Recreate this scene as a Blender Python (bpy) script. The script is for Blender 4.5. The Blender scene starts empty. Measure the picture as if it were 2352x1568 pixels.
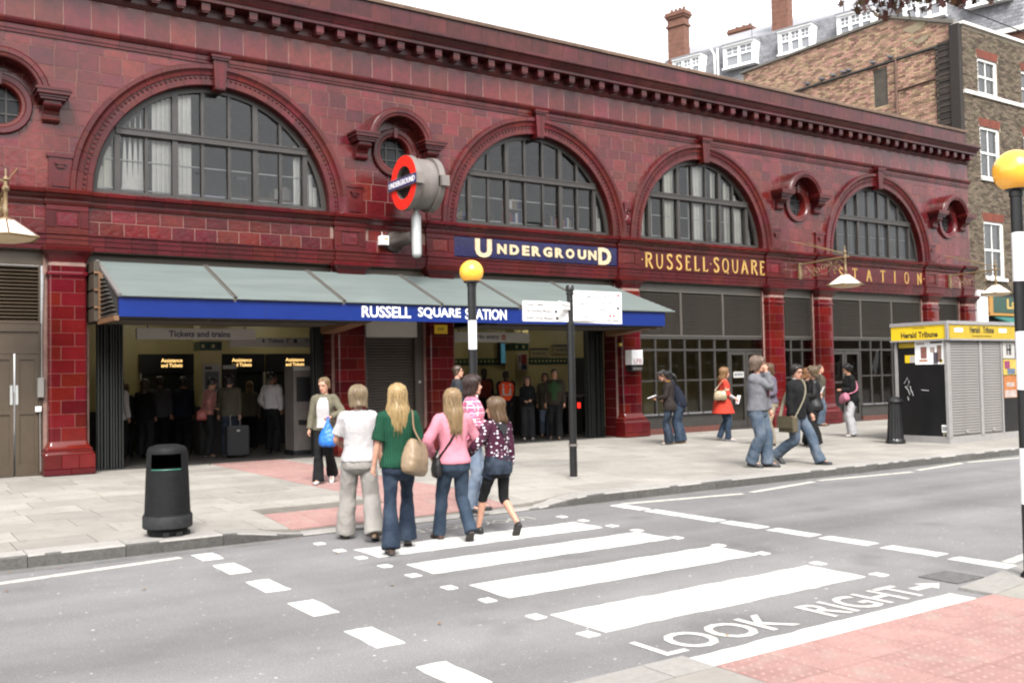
import bpy, math, random
import numpy as np
from mathutils import Vector, Matrix, noise
random.seed(7)
R = math.radians
scene = bpy.context.scene
COL = scene.collection
# ------------------------------------------------------------------ camera
YAW, PITCH, ROLL = R(34.088), R(2.040), R(-1.0785)
fwd = Vector((math.sin(YAW)*math.cos(PITCH), math.cos(YAW)*math.cos(PITCH), math.sin(PITCH)))
rgt = Vector((math.cos(YAW), -math.sin(YAW), 0)); upv = rgt.cross(fwd)
r2 = rgt*math.cos(ROLL)+upv*math.sin(ROLL); u2 = -rgt*math.sin(ROLL)+upv*math.cos(ROLL)
cam_data = bpy.data.cameras.new('camera'); cam = bpy.data.objects.new('camera', cam_data); COL.objects.link(cam)
cam.matrix_world = Matrix(((r2.x, u2.x, -fwd.x, 0), (r2.y, u2.y, -fwd.y, -18.288), (r2.z, u2.z, -fwd.z, 1.68), (0, 0, 0, 1)))
cam_data.sensor_width = 36; cam_data.lens = 36*2221.6/2352; cam_data.clip_end = 600; cam_data.clip_start = .05
scene.camera = cam
# ------------------------------------------------------------------ light
SUN_EL, SUN_AZ = R(48), R(205)      # azimuth measured clockwise from +Y
w = bpy.data.worlds.new('World'); scene.world = w; w.use_nodes = True
nt = w.node_tree; nt.nodes.clear()
sky = nt.nodes.new('ShaderNodeTexSky'); sky.sky_type = 'NISHITA'; sky.sun_disc = False
sky.sun_elevation = SUN_EL; sky.sun_rotation = SUN_AZ; sky.dust_density = 2; sky.air_density = 1.0; sky.ozone_density = 1
hs = nt.nodes.new('ShaderNodeHueSaturation'); hs.inputs['Saturation'].default_value = .10
bg = nt.nodes.new('ShaderNodeBackground'); bg.inputs[1].default_value = .122
wo = nt.nodes.new('ShaderNodeOutputWorld')
nt.links.new(sky.outputs[0], hs.inputs['Color']); nt.links.new(hs.outputs[0], bg.inputs[0]); nt.links.new(bg.outputs[0], wo.inputs[0])
sl = bpy.data.lights.new('sun', 'SUN'); sl.energy = 1.5; sl.angle = R(20); sl.color = (1, .965, .92)
so = bpy.data.objects.new('sun', sl); COL.objects.link(so)
sd = Vector((math.sin(SUN_AZ)*math.cos(SUN_EL), math.cos(SUN_AZ)*math.cos(SUN_EL), math.sin(SUN_EL)))
so.rotation_euler = sd.to_track_quat('Z', 'Y').to_euler(); so.location = sd*60
vs = scene.view_settings
vs.view_transform = 'Standard'; vs.look = 'None'; vs.exposure = 2.1; vs.gamma = 1; vs.use_curve_mapping = False
scene.cycles.max_bounces = 6; scene.cycles.diffuse_bounces = 3; scene.cycles.glossy_bounces = 3
scene.cycles.transmission_bounces = 4; scene.cycles.transparent_max_bounces = 12; scene.cycles.use_denoising = True
scene.cycles.caustics_reflective = False; scene.cycles.caustics_refractive = False
scene.cycles.sample_clamp_indirect = 4
scene.cycles.filter_width = 2.15
# ------------------------------------------------------------------ materials
MT = {}
# reflectance scale per material: the photograph is exposed bright, so paint stays near its real white and darks stay dark
KF = dict(asphalt=1.16, paving_slab=.86, paving_joint=.9, red_tactile=.72, road_paint=.74, worn_road_paint=.72, lettering_road_paint=.70, granite_kerb=.42, pale_kerb=.78, gutter_asphalt=1.2, cover_steel=.9, cover_infill=.9,
          white_enamel=.95, pole_white=.95, bright_white=1, finger_white=.8, sign_panel_white=.8, opal_glass=.95, dormer_white=1, white_sash_paint=1, painted_stone=.9, paper_white=.9, map_paper=1, blind_fabric=1.15, cream_blind_fabric=1.1, white_rail=1,
          oxblood_tile=.64, oxblood_tile_smooth=.57, oxblood_weathered=.58, pilaster_tile=.50, mortar=.55, mortar_dark=.6, frosted_canopy_glass=.33, silver_paint=.8, grey_metal=.48, gold_lettering=.62, pale_gold_lettering=.66, red_enamel=1.05, cloth_white=.46, cloth_white_shirt=.9, cloth_light_jogger=.65,
          cloth_pale_grey_trouser=.62, stock_brick=.55, party_wall_brick=.8, brick_mortar=.8, finger_print=.2, roof_lead=.9, roof_slate=.9, kiosk_shutter=.5, kiosk_aluminium=.5, yellow_board=.75, yellow_board_dirty=.62, yellow_plate=.9, skin=.7, chimney_brick=.38, red_rubbed_brick=.28, white_shop_paint=1, office_wall=.8, window_frame_paint=.34, louvre_paint=.62, grate_pit=1, hair_grey_sweat=.9, cream_tile=.95, hall_ceiling=.9, cast_iron=1.2, cloth_denim_dark=.36, cloth_denim_mid=.36, cloth_denim_wash=.5, cloth_denim_pale=.6, bin_plastic=.35, blue_enamel=.64, cloth_red_coat=.7, cloth_hi_vis_orange=.8, cloth_pink_sweater=.62, blue_plastic=.6, net_curtain=.9, coping=.42, white_box_paint=.8)
def mat(name, col, rough=.6, metal=0, spec=.5, var=.0, hue=0., nscale=8, namt=.0, bump=0., bscale=60, emit=0, coat=0, trans=0, col2=None, stretch=None, bdist=.01, vcol=False):
    """procedural material: base colour, blotch noise, per-piece variation, bump"""
    if name in MT: return MT[name]
    kf = KF.get(name, .5); col = tuple(c*kf for c in col); col2 = tuple(c*kf for c in col2) if col2 else None
    m = bpy.data.materials.new(name); m.use_nodes = True; t = m.node_tree; N = t.nodes; L = t.links
    b = N['Principled BSDF']
    b.inputs['Roughness'].default_value = rough; b.inputs['Metallic'].default_value = metal
    b.inputs['Specular IOR Level'].default_value = spec; b.inputs['Coat Weight'].default_value = coat
    b.inputs['Coat Roughness'].default_value = .08
    b.inputs['Transmission Weight'].default_value = trans
    c = N.new('ShaderNodeRGB'); c.outputs[0].default_value = (*col, 1); src = c.outputs[0]
    if vcol:
        a = N.new('ShaderNodeAttribute'); a.attribute_name = 'Col'; src = a.outputs['Color']
    tc = N.new('ShaderNodeTexCoord'); vec = tc.outputs['Object']
    if stretch:
        mp = N.new('ShaderNodeMapping'); mp.inputs['Scale'].default_value = stretch; L.new(vec, mp.inputs[0]); vec = mp.outputs[0]
    rnd = None
    if var or hue:
        oi = N.new('ShaderNodeObjectInfo'); ge = N.new('ShaderNodeNewGeometry')
        ad = N.new('ShaderNodeMath'); ad.operation = 'ADD'; L.new(oi.outputs['Random'], ad.inputs[0]); L.new(ge.outputs['Random Per Island'], ad.inputs[1])
        fr = N.new('ShaderNodeMath'); fr.operation = 'FRACT'; L.new(ad.outputs[0], fr.inputs[0]); rnd = fr.outputs[0]
        h = N.new('ShaderNodeHueSaturation'); L.new(src, h.inputs['Color'])
        mr = N.new('ShaderNodeMapRange'); mr.inputs['To Min'].default_value = 1-var; mr.inputs['To Max'].default_value = 1+var; L.new(rnd, mr.inputs[0]); L.new(mr.outputs[0], h.inputs['Value'])
        if hue:
            m2 = N.new('ShaderNodeMath'); m2.operation = 'MULTIPLY'; m2.inputs[1].default_value = 7.31; L.new(rnd, m2.inputs[0])
            f2 = N.new('ShaderNodeMath'); f2.operation = 'FRACT'; L.new(m2.outputs[0], f2.inputs[0])
            m3 = N.new('ShaderNodeMapRange'); m3.inputs['To Min'].default_value = .5-hue; m3.inputs['To Max'].default_value = .5+hue; L.new(f2.outputs[0], m3.inputs[0]); L.new(m3.outputs[0], h.inputs['Hue'])
        src = h.outputs[0]
    if namt or col2:
        n = N.new('ShaderNodeTexNoise'); n.inputs['Scale'].default_value = nscale; n.inputs['Detail'].default_value = 6; n.inputs['Roughness'].default_value = .65; L.new(vec, n.inputs['Vector'])
        if rnd is not None:
            n.noise_dimensions = '4D'
            mw = N.new('ShaderNodeMath'); mw.operation = 'MULTIPLY'; mw.inputs[1].default_value = 40; L.new(rnd, mw.inputs[0]); L.new(mw.outputs[0], n.inputs['W'])
        mx = N.new('ShaderNodeMix'); mx.data_type = 'RGBA'
        if col2:
            rp = N.new('ShaderNodeMapRange'); rp.inputs['From Min'].default_value = .42; rp.inputs['From Max'].default_value = .62; L.new(n.outputs[0], rp.inputs[0])
            L.new(rp.outputs[0], mx.inputs['Factor']); L.new(src, mx.inputs['A']); mx.inputs['B'].default_value = (*col2, 1)
        else:
            rp = N.new('ShaderNodeMapRange'); rp.inputs['From Min'].default_value = .3; rp.inputs['From Max'].default_value = .7
            rp.inputs['To Min'].default_value = 1-namt; rp.inputs['To Max'].default_value = 1+namt; L.new(n.outputs[0], rp.inputs[0])
            mx.blend_type = 'MULTIPLY'; mx.inputs['Factor'].default_value = 1; L.new(src, mx.inputs['A']); L.new(rp.outputs[0], mx.inputs['B'])
        src = mx.outputs['Result']
    L.new(src, b.inputs['Base Color'])
    if bump:
        n = N.new('ShaderNodeTexNoise'); n.inputs['Scale'].default_value = bscale; n.inputs['Detail'].default_value = 4; L.new(vec, n.inputs['Vector'])
        bp = N.new('ShaderNodeBump'); bp.inputs['Strength'].default_value = bump; bp.inputs['Distance'].default_value = bdist; L.new(n.outputs[0], bp.inputs['Height']); L.new(bp.outputs[0], b.inputs['Normal'])
    if emit:
        L.new(src, b.inputs['Emission Color']); b.inputs['Emission Strength'].default_value = emit
    MT[name] = m; return m
def glass_mat(name, tint=(.8, .85, .85), refl=1.0, rough=.0, alpha=1.0, base=None):
    if name in MT: return MT[name]
    m = bpy.data.materials.new(name); m.use_nodes = True; t = m.node_tree; N = t.nodes; L = t.links; N.clear()
    o = N.new('ShaderNodeOutputMaterial'); mx = N.new('ShaderNodeMixShader'); tr = N.new('ShaderNodeBsdfTransparent'); gl = N.new('ShaderNodeBsdfGlossy')
    tr.inputs[0].default_value = (*tint, 1); gl.inputs['Roughness'].default_value = rough; gl.inputs[0].default_value = (refl, refl, refl, 1)
    fr = N.new('ShaderNodeFresnel'); fr.inputs[0].default_value = 1.62
    nz = N.new('ShaderNodeTexNoise'); nz.inputs['Scale'].default_value = 1.1; nz.inputs['Detail'].default_value = 1
    tc = N.new('ShaderNodeTexCoord'); L.new(tc.outputs['Object'], nz.inputs[0])
    bp = N.new('ShaderNodeBump'); bp.inputs['Strength'].default_value = .25; bp.inputs['Distance'].default_value = .012; L.new(nz.outputs[0], bp.inputs['Height']); L.new(bp.outputs[0], gl.inputs['Normal'])
    L.new(fr.outputs[0], mx.inputs[0]); L.new(tr.outputs[0], mx.inputs[1]); L.new(gl.outputs[0], mx.inputs[2])
    last = mx.outputs[0]
    if base:
        d = N.new('ShaderNodeBsdfDiffuse'); d.inputs[0].default_value = (*base, 1); m2 = N.new('ShaderNodeMixShader'); m2.inputs[0].default_value = alpha
        L.new(last, m2.inputs[1]); L.new(d.outputs[0], m2.inputs[2]); last = m2.outputs[0]
    L.new(last, o.inputs[0]); MT[name] = m; return m
# ------------------------------------------------------------------ mesh helpers
class MB:
    def __init__(s): s.v = []; s.f = []
    def quad(s, *p):
        n = len(s.v); s.v += [tuple(q) for q in p]; s.f.append(tuple(range(n, n+len(p)))); return s
    def box(s, x0, x1, y0, y1, z0, z1, M=None):
        n = len(s.v); p = [(x0, y0, z0), (x1, y0, z0), (x1, y1, z0), (x0, y1, z0), (x0, y0, z1), (x1, y0, z1), (x1, y1, z1), (x0, y1, z1)]
        if M: p = [tuple(M @ Vector(q)) for q in p]
        s.v += p
        s.f += [tuple(n+i for i in q) for q in ((0, 3, 2, 1), (4, 5, 6, 7), (0, 1, 5, 4), (1, 2, 6, 5), (2, 3, 7, 6), (3, 0, 4, 7))]; return s
    def cham(s, x0, x1, yf, yb, z0, z1, c=.006):
        """box whose front (yf) face is chamfered: a tile"""
        n = len(s.v)
        s.v += [(x0, yb, z0), (x1, yb, z0), (x1, yb, z1), (x0, yb, z1), (x0, yf+c, z0), (x1, yf+c, z0), (x1, yf+c, z1), (x0, yf+c, z1),
                (x0+c, yf, z0+c), (x1-c, yf, z0+c), (x1-c, yf, z1-c), (x0+c, yf, z1-c)]
        for a, b in ((0, 4), (4, 8)):
            for i in range(4):
                j = (i+1) % 4; s.f.append((n+a+i, n+a+j, n+b+j, n+b+i))
        s.f.append((n+8, n+9, n+10, n+11)); return s
    def prism(s, poly, d0, d1, ax='y'):
        """poly: 2D list; extruded along ax from d0 to d1 (poly plane: y->(x,z), x->(y,z), z->(x,y))"""
        k = len(poly); n = len(s.v)
        for d in (d0, d1):
            for a, b in poly: s.v.append((a, d, b) if ax == 'y' else (d, a, b) if ax == 'x' else (a, b, d))
        s.f.append(tuple(range(n, n+k))); s.f.append(tuple(range(n+2*k-1, n+k-1, -1)))
        for i in range(k): j = (i+1) % k; s.f.append((n+j, n+i, n+k+i, n+k+j))
        return s
    def rings(s, rs, cap=True, closed=False):
        """loft between rings of equal count"""
        n = len(s.v); k = len(rs[0])
        for r in rs: s.v += [tuple(q) for q in r]
        m = len(rs)
        for i in range(m if closed else m-1):
            a = n+i*k; b = n+((i+1) % m)*k
            for j in range(k): jj = (j+1) % k; s.f.append((a+j, a+jj, b+jj, b+j))
        if cap and not closed: s.f.append(tuple(n+j for j in range(k-1, -1, -1))); s.f.append(tuple(n+(m-1)*k+j for j in range(k)))
        return s
    def tube(s, pts, rad, k=8, cap=True, flat=1.0):
        pts = [Vector(p) for p in pts]
        if not hasattr(rad, '__len__'): rad = [rad]*len(pts)
        rs = []; ref = None
        for i, p in enumerate(pts):
            d = (pts[min(i+1, len(pts)-1)]-pts[max(i-1, 0)]); d = d.normalized() if d.length > 1e-9 else Vector((0, 0, 1))
            if ref is None: ref = Vector((0, 0, 1)) if abs(d.z) < .9 else Vector((1, 0, 0))
            a = d.cross(ref); a = a.normalized() if a.length > 1e-6 else d.orthogonal().normalized(); b = a.cross(d).normalized(); ref = b
            rs.append([p+(a*math.cos(t)+b*math.sin(t)*flat)*rad[i] for t in [2*math.pi*j/k for j in range(k)]])
        return s.rings(rs, cap)
    def lathe(s, prof, c=(0, 0, 0), k=20):
        return s.rings([[(c[0]+r*math.cos(2*math.pi*j/k), c[1]+r*math.sin(2*math.pi*j/k), c[2]+z) for j in range(k)] for r, z in prof])
    def mesh(s, name='mesh', smooth=None):
        me = bpy.data.meshes.new(name); me.from_pydata(s.v, [], s.f); me.update()
        if smooth is not None:
            me.polygons.foreach_set('use_smooth', [True]*len(me.polygons))
            if smooth < 179: me.set_sharp_from_angle(angle=R(smooth))
        return me
def woff(q):
    off = Vector((0, 0, 0))
    while q:
        off += q.location
        if q.parent: off += q.matrix_parent_inverse.translation
        q = q.parent
    return off
def ob(name, data, m=None, parent=None, loc=None, rot=None, smooth=None, fix=False):
    if isinstance(data, MB):
        data = data.mesh(name, smooth); fix = True
        if m: data.materials.append(m)
    elif m and not data.materials: data.materials.append(m)
    o = bpy.data.objects.new(name, data); COL.objects.link(o)
    if parent:
        o.parent = parent
        if fix and loc is None:
            o.matrix_parent_inverse = Matrix.Translation(-woff(parent))
    if loc is not None: o.location = loc
    if rot is not None: o.rotation_euler = rot
    return o
def fixn(o):
    """recalculate normals of a mesh object's data outward"""
    import bmesh
    b = bmesh.new(); b.from_mesh(o.data); bmesh.ops.recalc_face_normals(b, faces=b.faces); b.to_mesh(o.data); b.free(); return o
def tag(o, label=None, cat=None, group=None, kind=None):
    for k, v in (('label', label), ('category', cat), ('group', group), ('kind', kind)):
        if v: o[k] = v
    return o
def thing(name, label, cat, loc=(0, 0, 0), group=None, rz=0):
    o = bpy.data.objects.new(name, None); COL.objects.link(o); o.location = loc; o.rotation_euler = (0, 0, rz); o.empty_display_size = .2
    return tag(o, label, cat, group)
def wpart(name, me, m, parent, loc):
    """piece with shared mesh: world location under a parent chain of pure translations"""
    o = ob(name, me, m, parent)
    o.location = Vector(loc)-woff(parent); return o
TSC = bpy.data.scenes.new('lettering_scratch')
def text_mesh(s, w, h, depth=.01, bold=0., space=1.0):
    """flat lettering fitted to w x h (h None keeps the aspect), lower-left origin, in the XZ plane facing -Y"""
    cu = bpy.data.curves.new('txt', 'FONT'); cu.body = s; cu.size = 1; cu.extrude = 0; cu.offset = bold; cu.space_character = space; cu.resolution_u = 3
    o = bpy.data.objects.new('txt', cu); TSC.collection.objects.link(o); vl = TSC.view_layers[0]; vl.update()
    me = bpy.data.meshes.new_from_object(o.evaluated_get(vl.depsgraph)); bpy.data.objects.remove(o); bpy.data.curves.remove(cu)
    n = len(me.vertices); a = np.zeros(n*3); me.vertices.foreach_get('co', a); a = a.reshape(-1, 3)
    lo, hi = a.min(0), a.max(0); sx = w/(hi[0]-lo[0]); sz = h/(hi[1]-lo[1]) if h else sx
    b = np.zeros_like(a); b[:, 0] = (a[:, 0]-lo[0])*sx; b[:, 2] = (a[:, 1]-lo[1])*sz
    faces = [tuple(p.vertices) for p in me.polygons]; bpy.data.meshes.remove(me)
    mb = MB(); mb.v = [tuple(q) for q in b]
    if depth:   # front at y=0, back at y=depth, sides on boundary edges
        mb.v += [(q[0], depth, q[2]) for q in b]
        cnt = {}
        for f in faces:
            for i in range(len(f)): e = (f[i], f[(i+1) % len(f)]); cnt[e] = 1
        side = [(b_, a_, a_+n, b_+n) for (a_, b_) in cnt if (b_, a_) not in cnt]
        mb.f = faces+[tuple(reversed([i+n for i in f])) for f in faces]+side
    else: mb.f = faces
    return mb
def lettering(name, s, x0, z0, w, h, y, m, parent, depth=.01, bold=0., space=1., M=None):
    """place lettering with its back against plane y (facing -Y), or through matrix M"""
    mb = text_mesh(s, w, h, depth, bold, space)
    if M: mb.v = [tuple(M @ Vector(q)) for q in mb.v]
    else: mb.v = [(q[0]+x0, q[1]+y-depth, q[2]+z0) for q in mb.v]
    return ob(name, mb, m, parent)
# colours
TILE = mat('oxblood_tile', (.112, .0100, .0105), .13, spec=.40, var=.32, hue=.010, nscale=9, namt=.30, bump=.34, bscale=11, bdist=.012)
def grime(m, scale=.55, lo=.35, hi=.68, amt=.45, st=(1, 1, .45)):
    """broad soot and weather blotches running over many pieces"""
    t = m.node_tree; N = t.nodes; L = t.links; b = N['Principled BSDF']; src = b.inputs['Base Color'].links[0].from_socket
    ge = N.new('ShaderNodeNewGeometry'); mp = N.new('ShaderNodeMapping'); mp.inputs['Scale'].default_value = st; L.new(ge.outputs['Position'], mp.inputs[0])
    v = N.new('ShaderNodeTexNoise'); v.inputs['Scale'].default_value = scale; v.inputs['Detail'].default_value = 5; v.inputs['Roughness'].default_value = .6; L.new(mp.outputs[0], v.inputs[0])
    r = N.new('ShaderNodeMapRange'); r.inputs['From Min'].default_value = lo; r.inputs['From Max'].default_value = hi; r.inputs['To Min'].default_value = 1-amt; r.inputs['To Max'].default_value = 1.12; L.new(v.outputs[0], r.inputs[0])
    mx = N.new('ShaderNodeMix'); mx.data_type = 'RGBA'; mx.blend_type = 'MULTIPLY'; mx.inputs['Factor'].default_value = 1; L.new(src, mx.inputs['A']); L.new(r.outputs[0], mx.inputs['B']); L.new(mx.outputs['Result'], b.inputs['Base Color'])
    r2 = N.new('ShaderNodeMapRange'); r2.inputs['From Min'].default_value = lo; r2.inputs['From Max'].default_value = hi; r2.inputs['To Min'].default_value = .28; r2.inputs['To Max'].default_value = b.inputs['Roughness'].default_value; L.new(v.outputs[0], r2.inputs[0]); L.new(r2.outputs[0], b.inputs['Roughness'])
TILE_S = mat('oxblood_tile_smooth', (.100, .0090, .0095), .2, spec=.32, var=.25, hue=.008, nscale=7, namt=.25, bump=.12, bscale=18, bdist=.01)
TILE_W = mat('oxblood_weathered', (.085, .014, .015), .34, spec=.3, var=.3, hue=.01, nscale=5, namt=.35, bump=.15, bscale=20)
for _m in (TILE, TILE_S, TILE_W): grime(_m, 1.1, amt=.24)
MORTAR = mat('mortar', (.33, .20, .165), .9, namt=.3, nscale=6)
MORTAR_D = mat('mortar_dark', (.10, .05, .045), .9, namt=.3, nscale=6)
FRAME = mat('window_frame_paint', (.075, .066, .058), .45, namt=.25, nscale=4)
BROWN = mat('brown_door_paint', (.105, .075, .048), .42, namt=.12, nscale=3)
LOUV = mat('louvre_paint', (.085, .074, .062), .5, namt=.12, nscale=3)
GLASS = glass_mat('window_glass', (.92, .93, .93), .62)
GLASS_D = glass_mat('shop_glass', (.88, .87, .84), .85)
GLASS_G = glass_mat('grimy_glass', (.6, .6, .6), .55, .04, .22, (.10, .105, .11))
GOLD = mat('gold_lettering', (.62, .38, .10), .38, namt=.2, nscale=10)
GOLD_P = mat('pale_gold_lettering', (.66, .52, .32), .4, namt=.2, nscale=10)
NAVY = mat('navy_glazed_tile', (.012, .010, .075), .2, spec=.6, namt=.4, nscale=5, bump=.1, bscale=15)
BLUE = mat('blue_enamel', (.010, .030, .19), .28, spec=.35, namt=.10, nscale=1.5)
WHITE = mat('white_enamel', (.78, .78, .77), .4, namt=.04, nscale=3)
SIGNW = mat('sign_panel_white', (.42, .41, .38), .5, namt=.05, nscale=3)
RED = mat('red_enamel', (.72, .022, .012), .35)
BLACK = mat('black_paint', (.012, .012, .013), .38, namt=.3, nscale=6)
DARK = mat('dark_interior', (.03, .028, .025), .8, namt=.3, nscale=2)
GREYM = mat('grey_metal', (.27, .235, .215), .45, namt=.2, nscale=3)
SILVER = mat('silver_paint', (.42, .43, .42), .38, metal=.2, namt=.1, nscale=4)
BRONZE = mat('lamp_bracket_paint', (.30, .20, .095), .5, namt=.3, nscale=12)
NAVYTXT = mat('navy_print', (.03, .035, .10), .6)
# ------------------------------------------------------------------ road, pavements
ASPH = mat('asphalt', (.125, .121, .122), .85, spec=.25, nscale=.9, namt=.16, bump=.5, bscale=260, bdist=.004)
def speckle(m, scale=190, lo=.60, hi=.75, colr=(.42, .40, .38), fac=.75):
    t = m.node_tree; N = t.nodes; L = t.links; b = N['Principled BSDF']; src = b.inputs['Base Color'].links[0].from_socket
    tc = N.new('ShaderNodeTexCoord'); v = N.new('ShaderNodeTexNoise'); v.inputs['Scale'].default_value = scale; v.inputs['Detail'].default_value = 2; L.new(tc.outputs['Object'], v.inputs[0])
    r = N.new('ShaderNodeMapRange'); r.inputs['From Min'].default_value = lo; r.inputs['From Max'].default_value = hi; r.inputs['To Max'].default_value = fac; L.new(v.outputs[0], r.inputs[0])
    mx = N.new('ShaderNodeMix'); mx.data_type = 'RGBA'; L.new(r.outputs[0], mx.inputs['Factor']); L.new(src, mx.inputs['A']); mx.inputs['B'].default_value = (*colr, 1); L.new(mx.outputs['Result'], b.inputs['Base Color'])
speckle(ASPH, 170, .56, .72, (.34, .33, .32), .8)
speckle(ASPH, 60, .62, .72, (.30, .29, .285), .6)
speckle(ASPH, 19, .69, .745, (.46, .44, .42), .75)
speckle(ASPH, 95, .58, .75, (.045, .045, .047), .75)
speckle(ASPH, 1.3, .60, .72, (.085, .083, .083), .45)
# worn, tyre-polished lanes: broad bands running along the road
def lanes(m):
    t = m.node_tree; N = t.nodes; L = t.links; b = N['Principled BSDF']; src = b.inputs['Base Color'].links[0].from_socket
    tc = N.new('ShaderNodeTexCoord'); mp = N.new('ShaderNodeMapping'); mp.inputs['Scale'].default_value = (.05, .75, 1); L.new(tc.outputs['Object'], mp.inputs[0])
    v = N.new('ShaderNodeTexNoise'); v.inputs['Scale'].default_value = 1.4; v.inputs['Detail'].default_value = 3; L.new(mp.outputs[0], v.inputs[0])
    r = N.new('ShaderNodeMapRange'); r.inputs['From Min'].default_value = .35; r.inputs['From Max'].default_value = .65; r.inputs['To Min'].default_value = .80; r.inputs['To Max'].default_value = 1.1; L.new(v.outputs[0], r.inputs[0])
    mx = N.new('ShaderNodeMix'); mx.data_type = 'RGBA'; mx.blend_type = 'MULTIPLY'; mx.inputs['Factor'].default_value = 1; L.new(src, mx.inputs['A']); L.new(r.outputs[0], mx.inputs['B']); L.new(mx.outputs['Result'], b.inputs['Base Color'])
lanes(ASPH)
SLAB = mat('paving_slab', (.278, .260, .232), .8, spec=.3, var=.13, hue=.006, nscale=2.2, namt=.14, bump=.3, bscale=120, bdist=.004)
speckle(SLAB, 9, .60, .75, (.13, .122, .11), .6); speckle(SLAB, 34, .68, .74, (.09, .085, .08), .7); speckle(SLAB, 1.1, .52, .72, (.17, .16, .145), .5)
JOINT = mat('paving_joint', (.12, .108, .092), .95, namt=.25, nscale=5)
TACT = mat('red_tactile', (.355, .208, .188), .8, spec=.3, var=.12, nscale=3, namt=.16, bump=.3, bscale=90, bdist=.004)
speckle(TACT, 6, .52, .72, (.26, .19, .165), .75); speckle(TACT, 40, .64, .74, (.12, .075, .065), .5)
PAINT = mat('road_paint', (.72, .71, .67), .7, spec=.3, nscale=7, namt=.07, bump=.3, bscale=150, bdist=.003)
speckle(PAINT, 11, .60, .74, (.34, .33, .31), .6); speckle(PAINT, 120, .60, .72, (.25, .25, .24), .55); speckle(PAINT, 3, .55, .75, (.45, .44, .41), .6)
PAINT_O = mat('worn_road_paint', (.56, .54, .47), .75, spec=.3, nscale=9, namt=.2)
speckle(PAINT_O, 16, .52, .68, (.25, .24, .23), .85)
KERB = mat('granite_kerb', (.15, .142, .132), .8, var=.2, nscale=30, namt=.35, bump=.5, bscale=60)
KERB_N = mat('pale_kerb', (.30, .285, .265), .8, var=.12, nscale=20, namt=.15, bump=.4, bscale=80)
YK = -8.35; YN = -14.33        # far kerb face, near kerb face
def pz(x, y):
    """pavement height: dropped kerb at the crossing"""
    if x < 7: t = min(1, max(0, (4.05-x)/.95))
    else: t = min(1, max(0, (x-7.0)/1.0))
    d = min(1, max(0, (y+8.35)/1.35))
    a = .022+(.12-.022)*(t*t*(3-2*t)); return a+(.12-a)*d
ground = ob('ground', MB().quad((-150, -200, -.06), (250, -200, -.06), (250, 250, -.06), (-150, 250, -.06)), mat('earth', (.14, .13, .12), .9, namt=.2), None); tag(ground, kind='structure')
road = ob('road', MB().quad((-60, -14.6, 0), (160, -14.6, 0), (160, YK+.05, 0), (-60, YK+.05, 0)), ASPH); tag(road, kind='structure')
def paint(name, quads, m=PAINT, z=.004, parent=road):
    mb = MB()
    for q in quads:
        # slightly ragged edges
        mb.prism(q, .0005, z, 'z')
    return fixn(ob(name, mb, m, parent))
def rag(x0, x1, y0, y1, n=26, a=.013):
    p = []
    for i in range(n): p.append((x0+(x1-x0)*i/n, y0+random.uniform(-a, a)))
    for i in range(4): p.append((x1+random.uniform(-a, a), y0+(y1-y0)*i/4))
    for i in range(n): p.append((x1+(x0-x1)*i/n, y1+random.uniform(-a, a)))
    for i in range(4): p.append((x0+random.uniform(-a, a), y1+(y0-y1)*i/4))
    return p
for i, (x0, x1, y0, y1) in enumerate(((4.06, 6.78, -9.98, -9.46), (4.09, 6.86, -10.98, -10.46), (4.10, 6.86, -12.13, -11.56), (4.04, 6.78, -13.33, -12.74), (4.02, 6.75, -14.32, -14.08))):
    paint('zebra_stripe', [rag(x0, x1, y0, y1)])
for xs, ys in ((3.92, (-8.91, -9.41, -9.90, -10.41, -10.93, -11.54, -12.1, -12.73, -13.31)), (6.92, (-9.05, -9.45, -9.97, -10.38, -10.99, -11.57, -12.12, -12.74, -13.35))):
    for y in ys: paint('crossing_stud', [rag(xs-.05, xs+.05, y-.06, y+.06, 3, .006)], PAINT, .008)
for y in (-8.88, -9.61, -10.52, -11.48, -12.50, -13.50): paint('give_way_dash', [rag(2.69, 2.89, y-.25 if y < -9 else y-.19, y+.25 if y < -9 else y+.19, 4, .008)])
for y in (-8.95, -9.60, -10.2, -10.84, -11.52, -12.19, -12.9, -13.6): paint('give_way_dash', [rag(7.97 if y > -13 else 7.93, 8.17 if y > -13 else 8.12, y-.28, y+.28, 4, .008)])
def zig(a, b, wd=.10, m=PAINT_O):
    d = (Vector(b)-Vector(a)).normalized(); n = Vector((-d.y, d.x))*wd/2; a = Vector(a); b = Vector(b)
    paint('zigzag_line', [[tuple(a+n), tuple(a-n), tuple(b-n), tuple(b+n)]], m)
for a, b in (((-1.2, -8.72), (.6, -9.02)), ((.8, -9.0), (2.57, -8.75)), ((8.2, -8.65), (10.1, -8.95)), ((10.32, -8.92), (11.95, -8.67)), ((12.15, -8.61), (14.2, -8.83)), ((14.5, -8.74), (16.1, -8.55)), ((16.3, -8.53), (18.3, -8.75)), ((18.5, -8.7), (20.4, -8.5)), ((8.18, -13.72), (10.0, -13.45)), ((10.2, -13.48), (12, -13.75))): zig(a, b)
def road_text(s, x0, y0, w, h, flip=False, m=PAINT_O, bold=.012, z=.004):
    mb = text_mesh(s, w, h, 0, bold)
    if flip: mb.v = [(x0+w-q[0], y0+h-q[2], z) for q in mb.v]
    else: mb.v = [(x0+q[0], y0+q[2], z) for q in mb.v]
    return ob('road_lettering', mb, m, road)
PAINT_M = mat('lettering_road_paint', (.62, .60, .55), .75, spec=.3, nscale=9, namt=.12); speckle(PAINT_M, 16, .58, .72, (.28, .27, .26), .8)
road_text('LOOK', 3.99, -13.98, 1.20, .36, m=PAINT_M); road_text('RIGHT', 5.51, -14.0, 1.13, .36, m=PAINT_M)
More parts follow.
